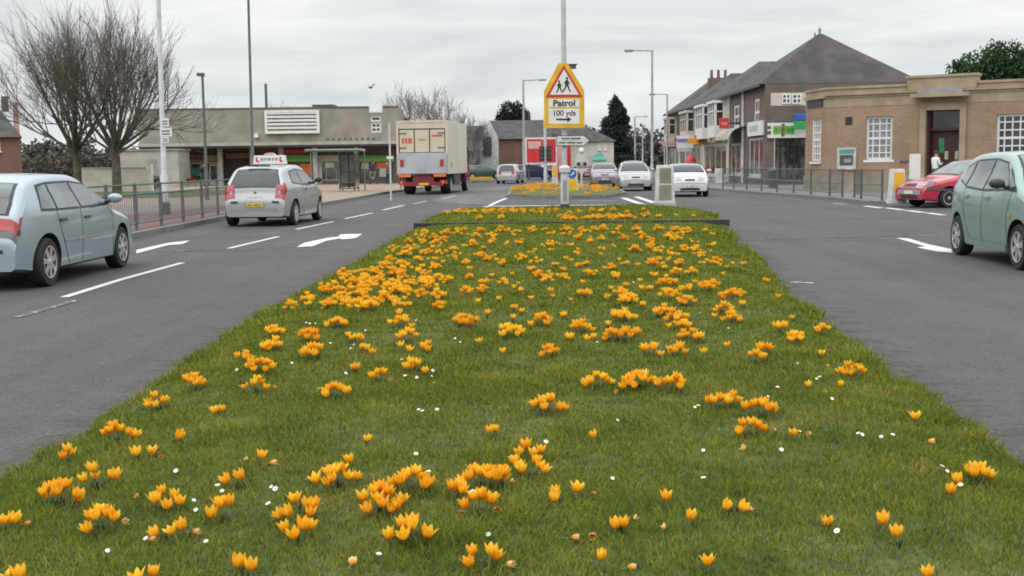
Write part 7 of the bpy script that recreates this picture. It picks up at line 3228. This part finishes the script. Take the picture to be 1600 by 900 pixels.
def blob_leaves(blobs, n, size, m, flat=0.5):
    """leaf-sized faces spread through ellipsoids (centre, radii), thicker near the surface"""
    vols = np.array([b_[1][0] * b_[1][1] * b_[1][2] for b_ in blobs]) ** 0.75
    cnt = (n * vols / vols.sum()).astype(int)
    VS = []
    for (c, rad), k in zip(blobs, cnt):
        d = nr.randn(k, 3)
        d /= np.linalg.norm(d, axis=1)[:, None]
        rr_ = (0.45 + 0.62 * nr.rand(k) ** 0.6)
        lump = 1 + 0.28 * (vnoise(d[:, 0] * 3.1 + c[0], d[:, 1] * 3.1 + d[:, 2] * 2.3, 31) - 0.5) * 2
        p = np.array(c) + d * np.array(rad) * (rr_ * lump)[:, None]
        u = nr.randn(k, 3)
        u /= np.linalg.norm(u, axis=1)[:, None]
        w_ = np.cross(u, nr.randn(k, 3))
        w_ /= np.linalg.norm(w_, axis=1)[:, None]
        s1 = (size * (0.6 + 0.8 * nr.rand(k)))[:, None]
        VS.append(np.stack([p - u * s1, p + w_ * s1 * flat, p + u * s1, p - w_ * s1 * flat], 1).reshape(-1, 3))
    V = np.concatenate(VS)
    F_ = np.arange(len(V)).reshape(-1, 4)
    me = bpy.data.meshes.new('crown')
    me.from_pydata(V.tolist(), [], F_.tolist())
    me.materials.append(M[m])
    return me


def leafy(name, label, base, blobs, n, size, m, trunk_h, r0, group=None, flat=0.5, limb=True):
    o = thing(name, label, 'tree', base, 0, group)
    b = MB()
    b.tube([(0, 0, -0.1), (0.02, 0, trunk_h * 0.5), (0, 0, trunk_h)], [r0 * 1.25, r0, r0 * 0.6], 'bark', 8)
    if limb:
        for c, rad in blobs[:7]:
            b.tube([(0, 0, trunk_h * 0.7), Vector((c[0] * 0.6, c[1] * 0.6, (trunk_h * 0.7 + c[2]) / 2)), c], [r0 * 0.45, r0 * 0.3, r0 * 0.1], 'bark', 6)
    b.build('trunk', o, fix=False)
    c = bpy.data.objects.new('crown', blob_leaves(blobs, n, size, m, flat))
    COL.objects.link(c)
    c.parent = o
    return o


q = FR(121, 280, 62)
bare_tree('big bare tree, left one of a pair, beside the brick house', (q.x, 62, 0.1), 10.9, 0.98, 21, r0=0.20, limbs=20, lean=(-0.06, 0), nl=(3, 3), levels=5, twig=0.6)
q = FR(182, 280, 61)
bare_tree('big bare tree, right one of a pair, nearest to the pale lamp column', (q.x, 61, 0.1), 10.6, 0.98, 8, r0=0.22, limbs=20, lean=(0.08, 0), split=0.24, nl=(3, 3), levels=5, twig=0.6)
for i, (px, Y, top, label, sd, w_) in enumerate(((646, 112, 118, 'tall pale bare tree showing above the lorry roof, leftmost of its row', 4, 0.40), (682, 116, 126, 'pale bare tree second in the row above the lorry', 15, 0.40), (712, 120, 158, 'lower grey bare tree right of the lorry roof', 6, 0.5), (738, 124, 172, 'lowest grey bare tree next to the white gable', 17, 0.55))):
    q = FR(px, top, Y)
    bare_tree(label, (q.x, Y, 0), q.z * 1.02, w_, sd, 'palebark', 'paletwig', r0=0.16, limbs=6, split=0.18, levels=5, group='bare trees behind the lorry', twig=2.2)
q = FR(516, 152, 118)
bare_tree('thin bare tree top peeping over the flat roof beside the white roof hut', (q.x, 118, 0), q.z, 0.5, 33, 'palebark', 'paletwig', r0=0.15, limbs=6, levels=5, twig=2.2)
q = FR(430, 158, 122)
bare_tree('faint bare treetop over the flat roof right of the flue pipe', (q.x, 122, 0), q.z, 0.5, 35, 'palebark', 'paletwig', r0=0.15, limbs=6, levels=5, twig=2.2)
# dark conifer
q0 = FR(961, 148, 152)
zz = q0.z
bl2 = []
rr = random.Random(4)
for k in range(26):
    f = k / 25
    rad = 2.6 * (1 - f ** 1.75) ** 0.8 + 0.12
    for j in range(2):
        bl2.append(((rr.uniform(-0.5, 0.5) * rad, rr.uniform(-0.5, 0.5) * rad, 0.8 + f * (zz - 1.2)), (rad * rr.uniform(0.6, 0.85), rad * rr.uniform(0.6, 0.85), 0.75)))
leafy('conifer_tree', 'tall dark conifer with rounded point beside the cream house', (q0.x, 152, 0), bl2, 42000, 0.17, 'conifer', zz * 0.8, 0.25, flat=0.5, limb=False)
# evergreen behind the gabled house
q0 = FR(801, 157, 142)
zz = q0.z
leafy('evergreen_tree', 'dark evergreen treetop rising behind the roof of the gabled house', (q0.x, 142, 0), [((0, 0, zz - 1.4), (1.5, 1.5, 1.3)), ((-1.0, 0, zz - 2.2), (1.1, 1.2, 0.9)), ((1.0, 0.3, zz - 2.2), (1.2, 1.2, 1.2)), ((0.2, 0, zz - 3.3), (2.0, 1.8, 1.5)), ((-1.7, 0, zz - 2.0), (0.4, 0.4, 0.35))], 5200, 0.17, 'conifer', zz - 3, 0.2)
# evergreens behind the bank
Yb = 76
bl3 = []
for px, py, r_ in ((1495, 100, 0.7), (1508, 95, 0.8), (1520, 88, 0.75), (1533, 100, 1.0), (1545, 78, 0.9), (1558, 72, 0.95), (1565, 90, 1.2), (1580, 76, 1.1), (1592, 80, 1.0), (1606, 86, 1.3), (1620, 100, 1.5), (1575, 108, 1.7), (1545, 112, 1.5), (1515, 118, 1.4)):
    q = FR(px, py, Yb)
    bl3.append(((q.x - 33, rr.uniform(-1, 1), q.z - r_), (r_, r_, r_ * 1.25)))
leafy('evergreen_tree', 'leafy green tree rising above the right end of the bank', (33, Yb, 0.1), bl3, 11000, 0.135, 'bushleaf', 5.5, 0.25)

# hedges and undergrowth on the left, far wooded band
hd = bpy.data.objects.new('hedge', blob_leaves([((x, 90 + rr.uniform(-1, 1), rr.uniform(0.6, 1.6)), (1.5, 1.2, rr.uniform(0.9, 1.7))) for x in np.arange(-46, -26, 1.5)], 9000, 0.16, 'farwood'))
COL.objects.link(hd)
tag(hd, 'brownish leafless hedge between the brick house and pale outbuilding', 'hedge')
fw = bpy.data.objects.new('far_wood', blob_leaves([((x, 215 + rr.uniform(-8, 8), rr.uniform(1, 3.5)), (4, 3, rr.uniform(2.5, 4.6))) for x in np.arange(-130, 110, 3.2)], 60000, 0.5, 'farwood'))
COL.objects.link(fw)
tag(fw, 'grey green wood closing the view down the road', 'wood', kind='stuff')
sb = bpy.data.objects.new('shrub', blob_leaves([((0, 0, 0.5), (0.8, 0.5, 0.55)), ((1.1, 0.1, 0.4), (0.7, 0.5, 0.45)), ((-0.9, 0, 0.45), (0.6, 0.5, 0.5))], 1500, 0.07, 'evergreen'))
COL.objects.link(sb)
q = P(214, 298, 0.112)
sb.location = (q.x, q.y, 0.1)
tag(sb, 'dark low shrub behind the railing between the bare trees and pale lamp column', 'shrub')

# ------------------------------------------------------------------ planted islands ahead
def island(name, pp, label, dens, seed):
    pts = [P(x, y) for x, y in pp]
    c = sum(pts, Vector()) / len(pts)
    kerb(pts + [pts[0], pts[1]], 0.16, 0.12)
    b = MB()
    inner = [c + (p - c) * 0.985 for p in pts]
    b.add([(p.x, p.y, 0.13) for p in inner] + [(c.x, c.y, 0.20)], [(i, (i + 1) % len(inner), len(inner)) for i in range(len(inner))], 'lawn')
    tag(b.build(name), kind='structure')
    rr = random.Random(seed)
    fb = FB()
    n = 0
    xs, ys = [p.x for p in inner], [p.y for p in inner]
    while n < dens:
        x, y = rr.uniform(min(xs), max(xs)), rr.uniform(min(ys), max(ys))
        ins = False
        j = len(inner) - 1
        for i in range(len(inner)):
            if (inner[i].y > y) != (inner[j].y > y) and x < (inner[j].x - inner[i].x) * (y - inner[i].y) / (inner[j].y - inner[i].y) + inner[i].x:
                ins = not ins
            j = i
        if not ins:
            continue
        n += 1
        if y < min(ys) + (max(ys) - min(ys)) * 0.36 and rr.random() < 0.85:
            continue
        zc = 0.15
        for _ in range(rr.randint(2, 5)):
            petals(fb, (x + rr.uniform(-0.12, 0.12), y + rr.uniform(-0.12, 0.12), zc + rr.uniform(-0.02, 0.05)), (rr.uniform(-0.3, 0.3), rr.uniform(-0.3, 0.3), 1), 0.085, rr.uniform(0.3, 0.9), 0, rr, np_=5, nv=2)
    o = bpy.data.objects.new('crocus_bed', fb.mesh('crocus_bed', ['petal']))
    COL.objects.link(o)
    tag(o, label, 'crocus bed', kind='stuff')


island('verge_ground', [(794, 309), (830, 311), (880, 311.5), (940, 310), (975, 304.5), (966, 296.5), (900, 292), (835, 290.5), (802, 296)], 'mass of orange crocuses on the island beyond the crossing gap', 420, 5)
island('verge_ground', [(729, 285.5), (766, 285.5), (772, 282), (762, 278.6), (733, 278.6)], 'orange crocuses on the small bed right of the lorry', 180, 6)


# ------------------------------------------------------------------ people
def person(label, loc, rz, H, top, legs, pose='stand', hairm='hair', bag=False):
    o = thing('person', label, 'person', loc, rz)
    k = H / 1.72
    J = {'pel': (0, 0, .95), 'wst': (0, .0, 1.08), 'chs': (0, .01, 1.30), 'nck': (0, .02, 1.46), 'hd0': (0, .04, 1.54), 'hd1': (0, .05, 1.68)}
    sw = 0.16 if pose == 'walk' else 0.03
    for s, q in ((1, 'l'), (-1, 'r')):
        J['hip' + q] = (s * .09, 0, .90)
        J['kne' + q] = (s * .10, s * sw * .9 + .02, .50)
        J['ank' + q] = (s * .10, s * sw * 1.5 - (.03 if s < 0 and sw > .1 else 0), .09)
        J['toe' + q] = (s * .115, s * sw * 1.5 + .15, .03)
        J['sho' + q] = (s * .18, 0, 1.40)
        if pose == 'read':
            J['elb' + q] = (s * .22, .04, 1.13)
            J['wri' + q] = (s * .10, .26, 1.20)
            J['han' + q] = (s * .05, .33, 1.23)
        else:
            J['elb' + q] = (s * .24, -s * sw * .5, 1.13)
            J['wri' + q] = (s * .24, -s * sw * .9 + .08, .90)
            J['han' + q] = (s * .235, -s * sw * .9 + .11, .82)
    Rr = {'pel': .145, 'wst': .13, 'chs': .155, 'nck': .055, 'hd0': .085, 'hd1': .085, 'hip': .095, 'kne': .062, 'ank': .042, 'toe': .04, 'sho': .07, 'elb': .046, 'wri': .033, 'han': .04}
    E = [('pel', 'wst'), ('wst', 'chs'), ('chs', 'nck'), ('nck', 'hd0'), ('hd0', 'hd1')]
    for q in 'lr':
        E += [('pel', 'hip' + q), ('hip' + q, 'kne' + q), ('kne' + q, 'ank' + q), ('ank' + q, 'toe' + q), ('chs', 'sho' + q), ('sho' + q, 'elb' + q), ('elb' + q, 'wri' + q), ('wri' + q, 'han' + q)]
    names = list(J)
    me = bpy.data.meshes.new('body')
    me.from_pydata([tuple(v * k for v in J[n]) for n in names], [(names.index(a), names.index(b)) for a, b in E], [])
    bo = bpy.data.objects.new('body', me)
    COL.objects.link(bo)
    md = bo.modifiers.new('s', 'SKIN')
    for i, n in enumerate(names):
        r_ = Rr.get(n, Rr.get(n[:3])) * k
        me.skin_vertices[0].data[i].radius = (r_, r_ * (0.78 if n in ('pel', 'wst', 'chs') else 1))
        me.skin_vertices[0].data[i].use_root = n == 'pel'
    bo.modifiers.new('u', 'SUBSURF').levels = 1
    bpy.context.view_layer.update()
    m2 = bpy.data.meshes.new_from_object(bo.evaluated_get(bpy.context.evaluated_depsgraph_get()))
    bo.modifiers.clear()
    bo.data = m2
    m2.materials.clear()
    for m in (top, legs, 'skin', 'black'):
        m2.materials.append(M[m])
    for p in m2.polygons:
        z = p.center.z / k
        far = abs(p.center.x) / k
        if z > 1.47:
            p.material_index = 2
        elif z < 0.08:
            p.material_index = 3
        elif z < 0.98 and far < 0.19:
            p.material_index = 1
        elif pose != 'read' and z < 0.92 or pose == 'read' and p.center.y / k > 0.2 and z < 1.35:
            p.material_index = 2
        else:
            p.material_index = 0
        p.use_smooth = True
    bo.parent = o
    b = MB()
    rows = []
    for i in range(6):
        t_ = i / 5 * math.pi * 0.55
        rows.append([(0.105 * k * math.sin(t_) * math.cos(a / 12 * 6.283), 0.035 * k + 0.11 * k * math.sin(t_) * math.sin(a / 12 * 6.283), (1.64 + 0.115 * math.cos(t_)) * k) for a in range(13)])
    b.grid(rows, M[hairm])
    b.build('hair', o, smooth='all')
    b = MB()
    for sx_ in (-1, 1):
        b.lathe([(0.012 * k, -0.004), (0.012 * k, 0.006)], 'black', 6, 'Y', (sx_ * 0.033 * k, 0.132 * k, 1.615 * k))
    b.build('eye', o)
    b = MB()
    b.add([(-0.014 * k, 0.125 * k, 1.565 * k), (0.014 * k, 0.125 * k, 1.565 * k), (0, 0.128 * k, 1.61 * k), (0, 0.158 * k, 1.57 * k)], [(0, 1, 3), (0, 3, 2), (1, 2, 3)], 'skin')
    b.build('nose', o)
    return o


q = FR(1461, 275, 46.2)
person('person in white shirt and dark trousers looking down outside the bank doorway', (q.x, 46.2, 0.112), R(-70), 1.62, 'white', 'darkgrey', 'read')
M['navy'] = mat('navy_cloth', (0.03, 0.035, 0.06), 0.8, 0.2, 8)
M['browncloth'] = mat('brown_cloth', (0.14, 0.09, 0.06), 0.8, 0.2, 8)
q = FR(582, 270, 82)
person('person in dark coat walking past the right hand green shopfront', (q.x, 82, 0.112), R(-80), 1.70, 'navy', 'darkgrey', 'walk')
q = FR(606, 270, 80.5)
person('person in brown jacket standing near the lorry outside the green shop', (q.x, 80.5, 0.112), R(120), 1.66, 'browncloth', 'navy', 'stand')
q = FR(318, 270, 83)
person('person in black outside the cream shopfront behind the lamp post', (q.x, 83.2, 0.112), R(40), 1.68, 'black', 'navy', 'walk')

# bird
q = FR(578.5, 137, 62)
o = thing('bird', 'small dark bird in flight against the cloud above the shop block', 'bird', q, R(-40))
b = MB()
b.lathe([(0.005, -0.16), (0.04, -0.06), (0.05, 0.03), (0.03, 0.11), (0.012, 0.17), (0.002, 0.20)], 'darkgrey', 8, 'Y')
b.add([(-0.05, -0.24, 0), (0.05, -0.24, 0), (0.015, -0.12, 0.01), (-0.015, -0.12, 0.01)], [(0, 1, 2, 3)], 'darkgrey')
b.build('body', o, smooth=True)
for sg in (-1, 1):
    b = MB()
    b.grid([[(sg * 0.03, 0.07, 0.02), (sg * 0.18, 0.12, 0.12), (sg * 0.36, 0.02, 0.20)], [(sg * 0.03, -0.06, 0.02), (sg * 0.18, -0.02, 0.11), (sg * 0.36, -0.03, 0.20)]], M['grey'])
    b.build('wing', o)

# planters and pots outside the cream shopfront
for i, (px, m, label) in enumerate(((289, 'bushleaf', 'low planter of green leaves under the first window of the cream shopfront'), (301, 'red_sign', 'small planter with red flowers outside the cream shopfront'), (312, 'bushleaf', 'round leafy pot between the windows and door of the cream shopfront'))):
    q = FR(px, 285, 84)
    o = thing('planter', label, 'planter', (q.x, 84, 0.112))
    b = MB()
    b.prism([(-0.26, 0), (0.26, 0), (0.3, 0.32), (-0.3, 0.32)], -0.15, 0.15, 'concrete_l')
    b.build('trough', o)
    c = bpy.data.objects.new('plant', blob_leaves([((0, 0, 0.45), (0.3, 0.2, 0.2))], 220, 0.05, m))
    COL.objects.link(c)
    c.parent = o

# goods and boards on the pavement outside the far shops
def stand(name, label, cat, x, Y, build):
    o = thing(name, label, cat, (x, Y, 0.112))
    build(o)
    return o


def aboard(m):
    def f(o):
        b = MB()
        for sg in (-1, 1):
            b.add([(-0.28, sg * 0.25, 0), (0.28, sg * 0.25, 0), (0.28, sg * 0.03, 0.9), (-0.28, sg * 0.03, 0.9), (-0.28, sg * 0.22, 0), (0.28, sg * 0.22, 0), (0.28, sg * 0.0, 0.9), (-0.28, sg * 0.0, 0.9)], [(0, 1, 2, 3), (4, 5, 6, 7), (0, 1, 5, 4), (1, 2, 6, 5), (2, 3, 7, 6), (3, 0, 4, 7)], m)
        b.build('board', o)
    return f


def produce(m, h):
    def f(o):
        b = MB()
        b.box(-0.45, 0.45, -0.25, 0.25, h - 0.06, h, 'brick_dark')
        for x in (-0.4, 0.4):
            for y in (-0.2, 0.2):
                b.box(x - 0.025, x + 0.025, y - 0.025, y + 0.025, 0, h - 0.062, 'brick_dark')
        b.build('table', o)
        c = bpy.data.objects.new('goods', blob_leaves([((-0.2, 0, h + 0.1), (0.25, 0.22, 0.14)), ((0.22, 0, h + 0.08), (0.22, 0.2, 0.12))], 260, 0.06, m))
        COL.objects.link(c)
        c.parent = o
    return f


stand('sandwich_board', 'pale sandwich board on the pavement by the white downpipe', 'sandwich board', 12.9, 71.5, aboard('white_old'))
stand('sandwich_board', 'red sandwich board outside the white bayed shop', 'sandwich board', 12.8, 77.0, aboard('red_sign'))
stand('display_table', 'display table heaped with green goods outside the tan shopfront', 'display table', 13.2, 80.5, produce('bushleaf', 0.7))
stand('display_table', 'display table heaped with reddish goods beside the half folded parasol', 'display table', 13.2, 86.0, produce('red_sign', 0.7))
q = FX(1232, 300, 12.3)
o = thing('litter_bin', 'dark green litter bin between railing and corner shop window', 'litter bin', (12.6, 55.5, 0.112))
b = MB()
b.lathe([(0.22, 0), (0.25, 0.75), (0.27, 0.78), (0.27, 0.86), (0.12, 1.0)], 'poledark', 14)
b.build('bin_body', o, smooth=True)
b = MB()
b.box(-0.14, 0.14, -0.275, -0.258, 0.80, 0.85, 'black')
b.build('slot', o)
